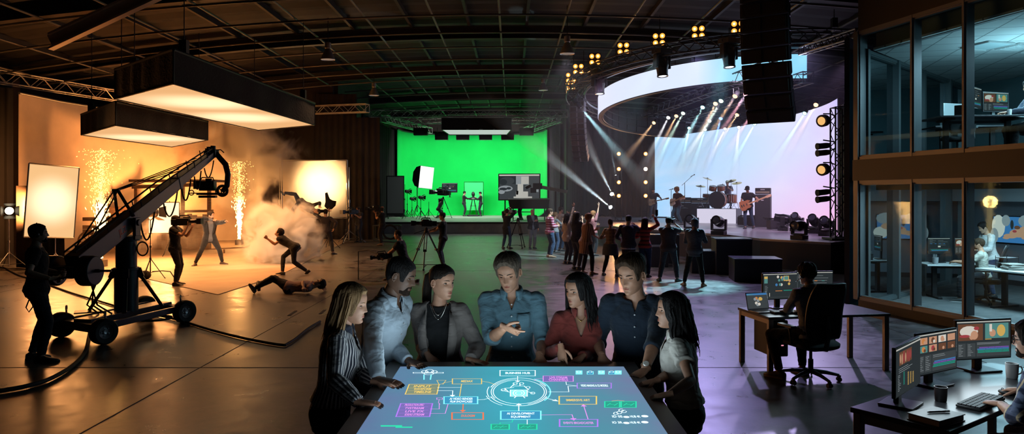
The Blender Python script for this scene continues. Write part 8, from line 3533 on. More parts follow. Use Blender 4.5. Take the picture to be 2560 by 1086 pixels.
for s in (-.45, .45):
 mb.tube([(s, -.4, .03), (s, 0, .25), (s, .4, .03)], .025, 6)
mb.obj('feet', BLK, rt)
pc = at(1298, 468, 44.5)
rt = thing('preview_screen', 'large screen showing a grey road scene, right in the green screen bay', 'screen', (pc.x, pc.y, PZ), R(-8))
zz = pc.z-PZ
mb = MB()
mb.box((0, .05, zz), (2.62, .1, 1.66))
mb.obj('casing', BLK, rt)
its = [(0, 0, 1, 1, 'panel'), (0, .95, 1, .05, 'white'), (.0, .62, .42, .33, 'bg'), ('e', .2, .75, .18, .16, 'panel'), ('e', .1, .70, .1, .12, 'bg'), (.42, .60, .34, .34, 'text'), (.55, .62, .22, .3, 'bar'), ('e', .16, .44, .18, .12, 'text'), ('e', .10, .42, .10, .06, 'bg'), ('e', .24, .45, .06, .05, 'bg'), (.74, .3, .26, .64, 'panel'), (.46, .30, .14, .32, 'bar'), (.42, .10, .30, .22, 'bar'), (.36, .0, .46, .12, 'bar'), (.78, .30, .2, .1, 'text'), ('e', .06, .30, .08, .08, 'text')]
screen_mesh(its, 2.5, 1.54, lambda v: V((v.x, v.y-.006, v.z+zz))).obj('screen', SPAL, rt, smooth=False)
mb = MB()
for s in (-1, 1):
 mb.tube([(s*.9, .1, 0), (s*.9, .1, zz-.6)], .04, 8)
 mb.tube([(s*.9, -.5, .04), (s*.9, .6, .04)], .04, 6)
mb.tube([(-.9, .1, .5), (.9, .1, .5)], .03, 6)
mb.obj('stand', BLK, rt)
p = pf(1283, 550)
tripod('tripod of the dark camera before the large preview screen', p, 1.5, .62, BLK, .1)
film_camera('dark studio camera on the tripod before the large preview screen', p+V((0, 0, 1.72)), (-.5, .8, .05), 2.0)
person('crew member in black standing at the camera before the large preview screen', p+V((.48, -.1, 0)), 150, h=1.78, lod=0, top=DKS, bottom=JN, hair=('cap', 'black'), hands={'L': (.3, .1, 1.4), 'R': (.3, -.1, 1.4)}, hpose={'L': 'grip', 'R': 'grip'})
p = pf(1322, 552)
rt = thing('control_desk', 'dark sloping control desk on legs below the large preview screen', 'control desk', p)
mb = MB()
mb.loft([[(-1.15, -.3, .72), (1.15, -.3, .72), (1.15, .4, .80), (-1.15, .4, .80)], [(-1.25, -.25, 1.28), (1.25, -.25, 1.28), (1.25, .35, 1.36), (-1.25, .35, 1.36)]])
mb.obj('console', pm('console_dark', (.02, .025, .022), .5), rt, smooth=False)
for sx in (-.95, .95):
 mb = MB()
 mb.tube([(sx, 0, .75), (sx, 0, .08)], .04, 6)
 mb.tube([(sx, -.4, .05), (sx, .4, .05)], .035, 6)
 mb.obj('leg', BLK, rt)
p = pf(1402, 500) if False else at(1400, 470, 43.0)
rt = thing('camera_jib', 'grey camera jib reaching in from the right towards the large preview screen', 'camera jib', (p.x+.3, p.y, PZ))
mb = MB()
a = at(1352, 468, 43.0)-V((p.x+.3, p.y, PZ))
b = at(1418, 480, 43.2)-V((p.x+.3, p.y, PZ))
mb.bar(a, b, .16, .20)
mb.obj('arm', pm('jib_grey', (.22, .21, .19), .5), rt, bevel=.01)
mb = MB()
mb.box(a+V((-.2, 0, .05)), (.55, .4, .35))
mb.box(a+V((-.45, -.05, -.2)), (.35, .3, .3))
mb.tube([a+V((-.6, 0, .1)), a+V((-.9, 0, -.05))], .10, 10)
mb.obj('camera_head', BLK, rt)
mb = MB()
mid_ = a.lerp(b, .55)
mb.tube([mid_, V((mid_.x, mid_.y, .25))], .07, 8)
for k in range(3):
 mb.tube([V((mid_.x, mid_.y, .5)), V((mid_.x+.6*math.cos(k*2.1), mid_.y+.6*math.sin(k*2.1), .03))], .04, 6)
mb.obj('pedestal', BLK, rt)
hang_softbox('black overhead softbox with a pale underside above the green screen', [(-4.35, 44.6), (-.05, 44.6), (-.35, 48.2), (-4.2, 48.2)], 6.25, 7.05, BLKF, em('softbox_pale', (.80, .95, .84), .62), wires=False)
for i, px in enumerate((1104, 1157, 1214, 1269)):
 p = at(px, 342, 50.2)
 rt = thing('small_light_box', '%s of four small black light boxes along the green screen top' % ('first from the left', 'second from the left', 'third from the left', 'last at the right')[i], 'light box', p, 0, 'small light boxes above the green screen')
 mb = MB()
 mb.loft([[(-.44, -.25, -.22), (.44, -.25, -.22), (.44, .25, -.22), (-.44, .25, -.22)], [(-.46, -.2, .22), (.46, -.2, .22), (.46, .2, .22), (-.46, .2, .22)]])
 mb.obj('housing', BLKF, rt, smooth=False)
 mb = MB()
 mb.tube([(-.3, 0, .22), (-.3, 0, .62)], .02, 5)
 mb.tube([(.3, 0, .22), (.3, 0, .62)], .02, 5)
 mb.obj('hanger', BLK, rt)
for i, (px, py, lab) in enumerate(((1052, 330, 'dark lamp housing hanging above the left corner of the green screen'), (1316, 330, 'dark lamp housing hanging above the right corner of the green screen'))):
 p = at(px, py, 49)
 rt = thing('hanging_lamp', lab, 'lamp', p)
 mb = MB()
 mb.box((0, 0, 0), (.95, .5, .5))
 mb.obj('housing', BLK, rt, bevel=.03)
 mb = MB()
 mb.tube([(-.5, 0, 0), (-.5, 0, .45), (.5, 0, .45), (.5, 0, 0)], .025, 6)
 mb.obj('yoke', BLK, rt)
# ================================================================== crowd in front of the concert stage
PHONE = pm('phone_black', (.015, .015, .017), .3)
def on(px, py):
 p = ground(px, py)
 return (p.x, p.y, 0)
person('photographer in a long dark coat at a thin tripod, left of the bald man', on(1266, 622), 60, h=1.62, lod=0, lean=6, top=('long', 'coat_black', (.014, .013, .015)), hem=-.30, bottom=('pants', 'denim_blue', (.03, .05, .10)), hair=('short', 'dark'), shoes=(.02, .02, .02),
  hands={'L': (.26, .06, 1.42), 'R': (.26, -.08, 1.42)}, hpose={'L': 'grip', 'R': 'grip'}, feet={'L': (0, .16, 0), 'R': (0, -.16, 0)})
p = V(on(1280, 621))
tripod('thin tripod of the photographer in the long dark coat', p+V((.25, .1, 0)), 1.25, .45, BLK, .9)
film_camera('camera of the photographer in the long dark coat', p+V((-.10, .25, 1.48)), (.5, .85, 0), 1.3)
person('bald elderly man in a dark jacket and grey jeans, alone left of the crowd', on(1330, 622), -70, h=1.63, lod=0, head=(10, 8, 0), top=('long', 'shirt_lightblue', (.25, .30, .36)), over=('jacket', 'jacket_dark', (.016, .016, .020)), over_open=(.04, .07), bottom=('pants', 'jeans_grey', (.14, .16, .19)), hair=('bald', 'grey'), skin='fair', shoes=(.03, .04, .07),
  hands={'R': (.25, .02, 1.13), 'L': (.12, .22, .82)}, elbow={'R': (-.3, -.8, -.4)})
person('man in a dark red striped sweater and jeans at the left of the crowd', on(1374, 644), 20, h=1.72, lod=0, head=(0, 0, 0), build=1.08, top=('long', 'sweater_red', (.22, .018, .05)), top_kw=dict(pattern='hstripe', scale=75, col2=(.5, .30, .36)), bottom=('pants', 'denim_blue', (.03, .05, .10)), hair=('short', 'brown'), skin='fair', shoes=(.35, .20, .12),
  hands={'L': (.28, .10, 1.15), 'R': (.25, -.12, 1.10)})
person('man in a light shirt clapping high in the crowd, behind the striped sweater man', on(1401, 628), 25, h=1.74, lod=0, top=('elbow', 'shirt_beige', (.40, .33, .30)), bottom=('pants', 'denim_blue', (.03, .05, .10)), hair=('short', 'brown'), skin='fair', hands={'L': (.34, .03, 1.42), 'R': (.34, -.03, 1.44)}, elbow={'L': (.1, .6, -.5), 'R': (.1, -.6, -.5)}, hpose={'L': 'open', 'R': 'open'})
person('short person with light hair clapping, half hidden behind the red sweater', on(1388, 632), 25, h=1.55, lod=0, fem=True, top=('elbow', 'top_grey', (.20, .19, .20)), bottom=('slim', 'denim_blue', (.03, .05, .10)), hair=('short', 'blonde'), hands={'L': (.32, .03, 1.2), 'R': (.32, -.03, 1.22)}, hpose={'L': 'open', 'R': 'open'})
person('dark-haired woman in a cream cardigan raising one arm in the crowd', on(1418, 660), 35, h=1.62, lod=0, fem=True, head=(10, -4, 0), top=('long', 'cardigan_cream', (.52, .42, .36)), hem=-.16, bottom=('slim', 'jeans_black', (.012, .012, .015)), hair=('wavy', 'black'), skin='fair', hands={'R': (.20, -.12, 1.92), 'L': (.22, .18, .95)}, hpose={'R': 'open'}, elbow={'R': (.2, -.8, .1)}, top_bulk=1.1)
person('blonde spectator with curly hair in the middle of the crowd', on(1436, 640), 25, h=1.60, lod=0, fem=True, top=('elbow', 'top_black', (.009, .009, .010)), bottom=('slim', 'jeans_black', (.012, .012, .015)), hair=('curly', 'ginger'), hands={'L': (.32, .03, 1.3), 'R': (.32, -.03, 1.32)}, hpose={'L': 'open', 'R': 'open'})
person('tall spectator in dark clothes next to the woman in the striped tunic', on(1441, 674), 40, h=1.70, lod=0, top=('long', 'hoodie_black', (.013, .013, .016)), bottom=('pants', 'jeans_charcoal', (.035, .033, .036)), hair=('long', 'dark'), skin='fair', hands={'L': (.3, .1, 1.2), 'R': (.3, -.1, 1.2)})
person('woman in a brown striped tunic with pinned-up hair, clapping in the crowd', on(1464, 686), 35, h=1.68, lod=1, fem=True, lean=8, head=(0, 6, 0), top=('elbow', 'tunic_stripes', (.24, .11, .08)), top_kw=dict(pattern='vstripe', scale=110, col2=(.50, .30, .20)), hem=-.34, bottom=('slim', 'jeans_black', (.012, .012, .015)), hair=('messy', 'ginger'), skin='fair', shoes=(.35, .22, .14), top_bulk=1.18,
  hands={'L': (.40, .06, 1.20), 'R': (.38, -.06, 1.00)}, hpose={'L': 'open', 'R': 'open'}, feet={'L': (.0, .12, 0), 'R': (.06, -.20, 0)}, knee={'L': (1, .1, 0), 'R': (1, -.1, 0)})
person('spectator with one arm up, behind the woman in the striped tunic', on(1482, 640), 40, h=1.62, lod=0, fem=True, top=('elbow', 'top_rose', (.30, .10, .10)), bottom=('slim', 'jeans_black', (.012, .012, .015)), hair=('messy', 'ginger'), hands={'R': (.22, -.10, 1.85), 'L': (.3, .1, 1.1)}, hpose={'R': 'open'}, elbow={'R': (.2, -.8, .1)})
person('spectator in a plaid shirt with a grey jacket tied round the waist', on(1526, 690), 62, h=1.58, lod=1, fem=True, head=(10, 0, 0), top=('long', 'plaid_brown', (.20, .12, .085)), top_kw=dict(pattern='plaid', scale=70, col2=(.34, .20, .12), col3=(.5, .35, .2)), bottom=('slim', 'jeans_black', (.012, .012, .015)), hair=('bun', 'brown'), skin='fair', shoes=(.25, .24, .26),
  hands={'L': (.20, .20, 1.05), 'R': (.20, -.2, 1.0)}, feet={'L': (.05, .22, 0), 'R': (-.05, -.20, 0)}, pel=(0, 0, .80),
  extra=lambda c: MB().loft([[c['P']+c['L']*(rr*1.22*math.cos(a))+c['F']*(rr*.95*math.sin(a))+V((0, 0, z)) for a in [2*PI*j/20 for j in range(20)]] for z, rr in ((-.24, .185), (-.12, .182), (0, .165), (.06, .15))]).obj('tied_jacket', fabric('jacket_grey', (.10, .10, .11)), c['root']))
person('man in a dark jacket with a pale belt, behind the tall navy henley man', on(1571, 694), 75, h=1.66, lod=1, head=(-14, 2, 0), build=1.12, top=('long', 'jacket_plum', (.050, .032, .052)), bottom=('pants', 'trousers_plum', (.035, .018, .022)), hair=('crop', 'black'), skin='tan', hem=-.12, top_bulk=1.1, hands={'R': (.28, -.16, 1.35), 'L': (.16, .26, 1.0)},
  extra=lambda c: MB().loft([[c['P']+c['L']*(.195*1.05*math.cos(a))+c['F']*(.150*math.sin(a))+V((0, 0, z-.11)) for a in [2*PI*j/24 for j in range(24)]] for z in (-.02, .02)]).obj('belt', pm('belt_pale', (.35, .30, .42), .6, var=.8, scale=60), c['root']))
person('woman with long dark hair in a red striped top holding up a phone', on(1612, 694), 68, h=1.60, lod=1, fem=True, head=(-10, -4, 0), top=('long', 'top_red', (.48, .045, .038)), top_kw=dict(pattern='hstripe', scale=60, col2=(.10, .02, .02)), bottom=('pants', 'track_navy', (.02, .03, .07)), hair=('long', 'dark'), skin='fair', shoes=(.03, .03, .03), hem=-.08,
  hands={'R': (.20, -.22, 1.58), 'L': (.25, .14, 1.15)}, hpose={'R': 'grip'}, elbow={'R': (0, -.8, -.6)})
p = V(on(1612, 694))
mb = MB()
mb.box((0, 0, .0), (.08, .012, .16), .3)
tag(mb.obj('phone', PHONE, loc=p+V((.34, .14, 1.70)), bevel=.004), 'phone held up by the woman in the red striped top', 'phone')
CM = on(1671, 704)
person('man in a dark shirt filming the band with a small camera', CM, 68, h=1.64, lod=1, head=(-8, 0, 0), build=1.12, top=('tee', 'shirt_plum', (.050, .032, .042)), bottom=('pants', 'chinos_plum', (.040, .035, .05)), hair=('crop', 'black'), skin='tan', shoes=(.05, .09, .10), hem=-.12, top_bulk=1.12,
  hands={'R': (.26, -.14, 1.42), 'L': (.26, .02, 1.44)}, hpose={'R': 'grip', 'L': 'grip'}, elbow={'R': (0, -.8, -.7), 'L': (0, .8, -.7)}, feet={'L': (0, .22, 0), 'R': (0, -.22, 0)}, toe={'L': (25, 0), 'R': (-25, 0)}, pel=(0, 0, .86))
film_camera('small camera of the man in the dark shirt filming the band', V(CM)+V((.18, .22, 1.52)), (.4, .9, .05), .75, mbx=False)
person('spectator in a dark hooded jacket with the hood up, right end of the crowd', on(1736, 716), 66, h=1.62, lod=1, lean=3, head=(0, 0, 0), build=1.02, top=('long', 'hoodie_slate', (.11, .12, .15)), bottom=('slim', 'jeans_black', (.012, .012, .015)), hair=('hood', 'dark'), skin='fair', shoes=(.40, .22, .13), hem=-.16, top_bulk=1.15,
  hands={'L': (.26, .12, 1.1), 'R': (.26, -.14, 1.15)}, feet={'L': (0, .24, 0), 'R': (0, -.2, 0)}, toe={'L': (30, 0), 'R': (-10, 0)}, pel=(0, 0, .86))
# ================================================================== the band
def bandp(px, d, z=SZ):
 return V(((px-1280)/1800*d, d, z))
p = bandp(1634, 37.4)
person('guitarist with a beanie at the far left of the stage', p, -105, h=1.74, lod=0, head=(-20, 14, 0), top=('tee', 'tee_navy', (.02, .03, .06)), bottom=('slim', 'denim_pale', (.12, .18, .28)), hair=('beanie', 'black'), beard='dark', skin='fair', hands={'R': (.20, -.10, 1.00), 'L': (.30, .42, 1.12)}, feet={'L': (0, .15, 0), 'R': (.10, -.16, 0)}, elbow={'R': (-.6, -.8, 0)}, shoes=(.4, .4, .4))
guitar('pale electric guitar of the guitarist with a beanie', p+V((-.14, -.20, .98)), (.95, -.1, .22), (0, -1, .15), pm('guitar_cream', (.60, .48, .30), .3))
p = bandp(1694, 32.3)
person('curly-haired singer with a white guitar at the microphone', p, -150, h=1.76, lod=0, lean=3, head=(0, 2, 0), top=('elbow', 'shirt_plaid_dark', (.05, .02, .025)), bottom=('slim', 'denim_dark2', (.03, .05, .08)), hair=('curly', 'ginger'), skin='fair', beard='ginger', shoes=(.05, .05, .06), hands={'R': (.18, -.06, 1.02), 'L': (.20, .46, 1.16)}, feet={'L': (-.05, .22, 0), 'R': (.05, -.16, 0)}, pel=(0, 0, .88), elbow={'R': (-.6, -.7, 0)})
guitar('white electric guitar of the curly-haired singer', p+V((-.24, -.10, 1.02)), (.40, -.82, .28), (-.85, -.4, .15), pm('guitar_white', (.70, .62, .55), .3))
p = bandp(1870, 28.4)
person('bass player with a cap and long hair right of the drum riser', p, -128, h=1.72, lod=0, lean=4, head=(10, 22, 0), top=('tee', 'tee_charcoal', (.020, .020, .021)), bottom=('slim', 'denim_dark2', (.03, .05, .08)), hair=('cap', 'black'), skin='fair', shoes=(.05, .05, .05), hands={'R': (.18, -.12, .95), 'L': (.22, .46, 1.12)}, feet={'L': (-.28, .14, .02), 'R': (.12, -.06, 0)}, toe={'L': (0, 20), 'R': (0, 0)}, elbow={'R': (-.6, -.7, 0)}, hem=-.16, top_bulk=1.12)
guitar('brown bass guitar of the bass player with a cap', p+V((-.16, -.18, .93)), (.88, -.38, .40), (-.5, -.85, .2), pm('guitar_brown', (.35, .13, .05), .3), 1.15, 'bass_guitar')
p = on_riser(.25, 1.62)
person('drummer sitting behind the drum kit on the white riser', (p.x, p.y, RZ), -120, h=1.72, lod=0, lean=5, pel=(0, 0, .58), head=(0, 4, 0), top=('elbow', 'shirt_lilac', (.20, .18, .26)), bottom=('pants', 'denim_blue', (.03, .05, .10)), hair=('beanie', 'dark'), skin='fair', feet={'L': (.42, .24, 0), 'R': (.42, -.24, 0)}, hands={'L': (.42, .16, .98), 'R': (.38, -.22, 1.12)}, hpose={'L': 'grip', 'R': 'grip'}, knee={'L': (1, .4, .8), 'R': (1, -.4, .8)})
# ================================================================== office people
ch = ECH
face = math.degrees(EYAW)+90+2
person('man with headphones sitting at the editor desk with his back turned', (ch.x, ch.y, 0), face+4, h=1.76, lod=2, pel=(-.04, 0, .55), lean=6, head=(12, 8, 0), top=('long', 'shirt_slate', (.34, .38, .42)), hem=-.04, bottom=('slim', 'jeans_black', (.012, .012, .015)), hair=('short', 'dark'), skin='tan', shoes=(.08, .04, .03), shoe_sole=(.4, .35, .3), collar=True,
  hands={'L': ('w', *(ed(-.50, -.26, .05))), 'R': ('w', *(ed(-.30, -.26, .05)))}, hpose={'L': 'type', 'R': 'type'}, palm=PALMD, hdir={'L': (1, -.05, -.15), 'R': (1, .05, -.15)}, elbow={'L': (-.3, .7, -.5), 'R': (-.3, -.7, -.5)},
  feet={'L': (.22, .26, 0), 'R': (.30, -.12, 0)}, toe={'L': (20, 0), 'R': (0, 0)}, knee={'L': (1, .5, .6), 'R': (1, -.2, .6)}, extra=both(headset, watch('L', (.05, .05, .05), (.3, .3, .3))))
pm_ = V((4.10, 4.55, 0))
kb = foot(2452, 1010)
ms_ = foot(2518, 987)
person('man with glasses in a blue plaid shirt typing at the right edge of the picture', (3.57, 4.50, 0), 126, h=1.76, lod=2, pel=(0, 0, .56), lean=24, head=(8, 4, 0), build=1.05, top=('rolled', 'plaid_navy', (.022, .032, .075)), top_kw=dict(pattern='plaid', scale=120, col2=(.16, .20, .32), col3=(.7, .55, .35)), collar=True, bottom=('pants', 'denim_night', (.018, .020, .028)), hair=('short', 'dark'), skin='fair', lid=.5, gaze=(0, -.2), beard='dark', sleeve_r=1.1,
  hands={'L': ('w', kb.x+.02, kb.y-.17, NH+.045), 'R': ('w', ms_.x+.06, ms_.y-.075, NH+.05)}, hpose={'L': 'type', 'R': 'relaxed'}, palm=PALMD, hdir={'L': (.85, -.35, -.1), 'R': (1, -.1, -.15)}, elbow={'L': (-.4, .8, -.4), 'R': (-.5, -.8, -.3)},
  feet={'L': (.45, .16, 0), 'R': (.45, -.16, 0)}, knee={'L': (1, .2, .8), 'R': (1, -.2, .8)},
  extra=lambda c: MB().torus(c['X'](V((.033, .093, .004))), c['hf'], .026*c['hk'], .0028, 18, 6).torus(c['X'](V((-.033, .093, .004))), c['hf'], .026*c['hk'], .0028, 18, 6).tube([c['X'](V((-.009, .098, .008))), c['X'](V((.009, .098, .008)))], .0026, 6).tube([c['X'](V((.058, .09, .008))), c['X'](V((.074, .0, .008)))], .0026, 6).tube([c['X'](V((-.058, .09, .008))), c['X'](V((-.074, .0, .008)))], .0026, 6).obj('glasses', PLB, c['root']))
office_chair('office chair of the plaid shirt man at the picture edge', (3.6, 4.46, 0), R(126+90))
q = V((9.36, 14.28, .02))
person('seated man in a beige t-shirt at the monitors of the lower office', q, 142, h=1.60, lod=1, pel=(0, 0, .54), lean=6, head=(0, 4, 0), top=('tee', 'tee_beige', (.42, .40, .34)), bottom=('pants', 'jeans_black', (.012, .012, .015)), hair=('short', 'brown'), skin='fair', beard='brown', shoes=(.05, .05, .05), shoe_sole=(.5, .5, .5),
  hands={'L': (.46, .12, .80), 'R': (.44, -.14, .80)}, hpose={'L': 'type', 'R': 'type'}, palm=PALMD, feet={'L': (.40, .14, 0), 'R': (.30, -.14, 0)}, knee={'L': (1, .2, .8), 'R': (1, -.2, .8)})
office_chair('black office chair of the seated man in the lower office', (q.x+.02, q.y-.03, .02), R(142+90))
person('standing man in a white shirt leaning over his colleague in the lower office', (9.98, 15.0, .02), 176, h=1.62, lod=1, lean=10, head=(0, 26, 0), top=('long', 'shirt_white', (.60, .60, .58)), bottom=('slim', 'trousers_navy', (.02, .035, .08)), hair=('short', 'black'), skin='tan', hands={'L': (.36, .12, 1.02), 'R': (.36, -.06, 1.06)}, elbow={'L': (-.5, .4, -.5), 'R': (-.5, -.4, -.5)}, shoes=(.02, .02, .02))
person('man with glasses at the upper office desk, at the right edge', V((9.27, 12.72, UF)), 168, h=1.74, lod=1, pel=(0, 0, .56), lean=8, head=(0, 4, 0), top=('long', 'sweater_navy2', (.03, .035, .055)), bottom=('pants', 'jeans_black', (.012, .012, .015)), hair=('messy', 'black'), skin='fair', hands={'L': (.50, .05, .80), 'R': (.46, -.12, .80)}, hpose={'L': 'type', 'R': 'type'}, palm=PALMD, feet={'L': (.40, .14, 0), 'R': (.30, -.14, 0)}, knee={'L': (1, .2, .8), 'R': (1, -.2, .8)})
office_chair('office chair of the man at the upper office desk', (9.32, 12.71, UF), R(168+90))
# ================================================================== smoke and haze
def smoke_mat(name, dens, scale, lo, hi, col, center=(0, 0, 0), rad=(1, 1, 1), detail=4., aniso=.25, seed=0., soft=.35, warp=1.2):
 m, t = newmat(name)
 L = t.links.new
 out = nd(t, 'ShaderNodeOutputMaterial')
 v = nd(t, 'ShaderNodeVolumePrincipled')
 v.inputs['Color'].default_value = c4(col)
 v.inputs['Anisotropy'].default_value = aniso
 L(v.outputs[0], out.inputs['Volume'])
 tc = nd(t, 'ShaderNodeTexCoord')
 n = nd(t, 'ShaderNodeTexNoise', noise_dimensions='4D')
 n.inputs['W'].default_value = seed
 n.inputs['Scale'].default_value = scale
 n.inputs['Detail'].default_value = detail
 n.inputs['Roughness'].default_value = .58
 n.inputs['Distortion'].default_value = warp
 L(tc.outputs['Object'], n.inputs[0])
 sb = nd(t, 'ShaderNodeVectorMath', operation='SUBTRACT')
 sb.inputs[1].default_value = center
 L(tc.outputs['Object'], sb.inputs[0])
 dv = nd(t, 'ShaderNodeVectorMath', operation='DIVIDE')
 dv.inputs[1].default_value = rad
 L(sb.outputs[0], dv.inputs[0])
 ln = nd(t, 'ShaderNodeVectorMath', operation='LENGTH')
 L(dv.outputs[0], ln.inputs[0])
 f = nd(t, 'ShaderNodeMapRange')
 f.inputs[1].default_value = 0.
 f.inputs[2].default_value = 1.
 f.inputs[3].default_value = lo
 f.inputs[4].default_value = hi
 L(ln.outputs['Value'], f.inputs[0])
 su = nd(t, 'ShaderNodeMath', operation='SUBTRACT')
 L(n.outputs[0], su.inputs[0])
 L(f.outputs[0], su.inputs[1])
 mr = nd(t, 'ShaderNodeMapRange')
 mr.inputs[1].default_value = 0.
 mr.inputs[2].default_value = soft
 mr.inputs[4].default_value = dens
 L(su.outputs[0], mr.inputs[0])
 ed_ = nd(t, 'ShaderNodeMapRange')
 ed_.inputs[1].default_value = 1.
 ed_.inputs[2].default_value = .75
 L(ln.outputs['Value'], ed_.inputs[0])
 mu = nd(t, 'ShaderNodeMath', operation='MULTIPLY')
 L(mr.outputs[0], mu.inputs[0])
 L(ed_.outputs[0], mu.inputs[1])
 L(mu.outputs[0], v.inputs['Density'])
 return m
def cloud(label, c, rad, mat, name='smoke_cloud'):
 mb = MB()
 mb.ell((0, 0, 0), [r * 1.02 for r in rad], nu=20, nv=12)
 mb.v = [V((p.x, p.y, max(p.z, .03-c[2]))) for p in mb.v]
 o = mb.obj(name, mat, loc=c)
 return tag(o, label, 'smoke', None, 'stuff')
SM = (.97, .94, .90)
c = at(590, 400, 33.0)
cloud('tall drifting column of warm grey smoke behind the crane and the pointing man', (c.x, c.y, 3.7), (3.5, 1.7, 3.4), smoke_mat('smoke_column', 3.4, .7, .25, .58, SM, rad=(3.5, 1.7, 3.4), seed=1.3, soft=.25))
c = at(706, 590, 23.4)
cloud('dense billowing white smoke low behind the lunging stuntman', (c.x, c.y, .85), (1.5, 1.3, 1.45), smoke_mat('smoke_puff', 8., 1.5, .26, .56, (.985, .97, .94), rad=(1.5, 1.3, 1.45), seed=4.1, soft=.16, detail=5.))
c = at(430, 560, 26.0)
cloud('low drifting smoke over the beige sheet behind the shoulder cameraman', (c.x, c.y, .9), (3.2, 2.2, 1.3), smoke_mat('smoke_low', .9, .9, .34, .58, SM, rad=(3.2, 2.2, 1.3), seed=7.7))
m, t = newmat('stage_haze')
out = nd(t, 'ShaderNodeOutputMaterial')
v = nd(t, 'ShaderNodeVolumeScatter')
v.inputs['Color'].default_value = (.9, .92, 1., 1)
v.inputs['Density'].default_value = .0035
v.inputs['Anisotropy'].default_value = .2
t.links.new(v.outputs[0], out.inputs['Volume'])
mb = MB()
mb.box2((.5, 19.0, .02), (13.0, 45.5, 7.0))
HAZE = tag(mb.obj('stage_haze', m, smooth=False), 'thin haze hanging over the concert stage', 'haze', None, 'stuff')
# ================================================================== lamps
WORLD = .01
WARM = (1, .37, .10)
def arealamp(name, loc, target, w, h, col, power, rz=None, spread=None):
 o = lamp('AREA', name, loc, target, col, power, w, h)
 if rz is not None:
  o.rotation_euler = (0, 0, rz)
 if spread:
  o.data.spread = R(spread)
 return o
arealamp('overhead_box_lamp', (-8.1, 20.4, 4.46), None, 2.3, 8.2, WARM, 400, R(2), 115)
arealamp('overhead_box_lamp', (-11.6, 23.0, 3.96), None, 2.4, 5.0, WARM, 330, R(15), 120)
arealamp('panel_lamp', at(130, 504, 20)+V((.06, -.05, 0)), at(130, 504, 20)+V((3, -2.4, -.2)), 1.1, 1.8, WARM, 60, None, 130)
arealamp('panel_lamp', at(410, 545, 25.6)+V((.02, -.06, 0)), at(410, 545, 25.6)+V((.9, -3, 0)), .9, 1.0, (1, .38, .11), 95, None, 140)
p = at(22, 527, 20.6)
lamp('SPOT', 'edge_lamp', p+V((.12, .1, 0)), (-16.8, 29.8, 2.6), WARM, 5200, .12, cone=80, blend=.8)
for f in (f1, f2):
 lamp('POINT', 'spark_glow', (f.x, f.y, 1.9), None, (1, .43, .12), 520, .25)
cyp = V((-13.2, 29.9, .32))  # added backdrop lamp, kept out of sight behind the hut
barn_lamp('added low floor lamp, hidden behind the wooden hut, to brighten the cream backdrop', cyp, (-16.4, 32.6, 2.6), .22, WARMLENS)
lamp('SPOT', 'backdrop_fill', cyp+V((-.2, .15, .12)), (-16.2, 31.6, 3.4), WARM, 2600, .15, cone=130, blend=.9)
p = at(376, 531, 18.5)
lamp('SPOT', 'stand_lamp', p+(V((1, 1.6, .05)).normalized()*.2), at(690, 590, 23.4), (1, .68, .42), 1500, .12, cone=62, blend=.8)
for px in (1104, 1157, 1214, 1269):
 p = at(px, 348, 50.2)
 arealamp('green_bay_lamp', p+V((0, .1, -.25)), p+V((0, 5.5, -3.6)), .8, .4, (1., 1., .95), 150)
arealamp('green_overhead_lamp', (-2.2, 46.4, 6.2), (-2.2, 47.4, 0), 3.8, 3.2, (.9, 1., .9), 420)
p = pf(1043, 545)
arealamp('softbox_glow', p+V((1.0, .3, 2.75)), p+V((5, 1.5, 2.2)), 1.4, 1.4, (.9, 1., .95), 120)
BM = {}
def light_beam(label, p, d, length, half, dens=.16):  # cone of denser haze, shaped so the spot's beam shows
 key = (round(length, 1), dens)
 if key not in BM:
  m, t = newmat('beam_haze')
  out = nd(t, 'ShaderNodeOutputMaterial')
  v = nd(t, 'ShaderNodeVolumeScatter')
  v.inputs['Color'].default_value = (.95, .97, 1., 1)
  tc = nd(t, 'ShaderNodeTexCoord')
  sp = nd(t, 'ShaderNodeSeparateXYZ')
  t.links.new(tc.outputs['Object'], sp.inputs[0])
  mr = nd(t, 'ShaderNodeMapRange')
  mr.interpolation_type = 'SMOOTHSTEP'
  mr.inputs[1].default_value = length
  mr.inputs[2].default_value = length*.1
  mr.inputs[4].default_value = dens
  t.links.new(sp.outputs[2], mr.inputs[0])
  t.links.new(mr.outputs[0], v.inputs['Density'])
  t.links.new(v.outputs[0], out.inputs['Volume'])
  BM[key] = m
 mb = MB()
 r1 = length*math.tan(R(half))
 mb.lathe([(.045, .03), (.045+r1*.5, length*.5), (.045+r1, length)], (0, 0, 0), (0, 0, 1), 14)
 o = mb.obj('light_beam', BM[key], loc=p)
 o.rotation_euler = d.to_track_quat('Z', 'Y').to_euler()
 return tag(o, label, 'light beam', None, 'stuff')
for p, d, col, c, lab in BEAMS:
 lamp('SPOT', 'beam_'+c, p, p+d, col, {'w': 2800, 't': 3200, 'b': 5000, 'o': 2200, 'p': 2200, 'g': 2900}[c], .03, cone=6.5, blend=.5)
 light_beam('beam of light from the '+lab, p, d, 4.6, 3.6, .48)
for p, d, col, i in BIG:
 lamp('SPOT', 'long_beam', p, p+d, col, (9500, 6500, 1000, 4000)[i], .03, cone=(5.5, 4.5, 5, 8)[i], blend=.4)
 light_beam(['long white beam of light sweeping up left over the crowd', 'steeper white beam of light right of the long one', 'short faint beam beside the left column of orange lamps', 'teal beam of light falling right from the ring truss end'][i], p, d, (11., 9., 2., 6.)[i], (3.0, 2.6, 2.8, 4.3)[i], .36)
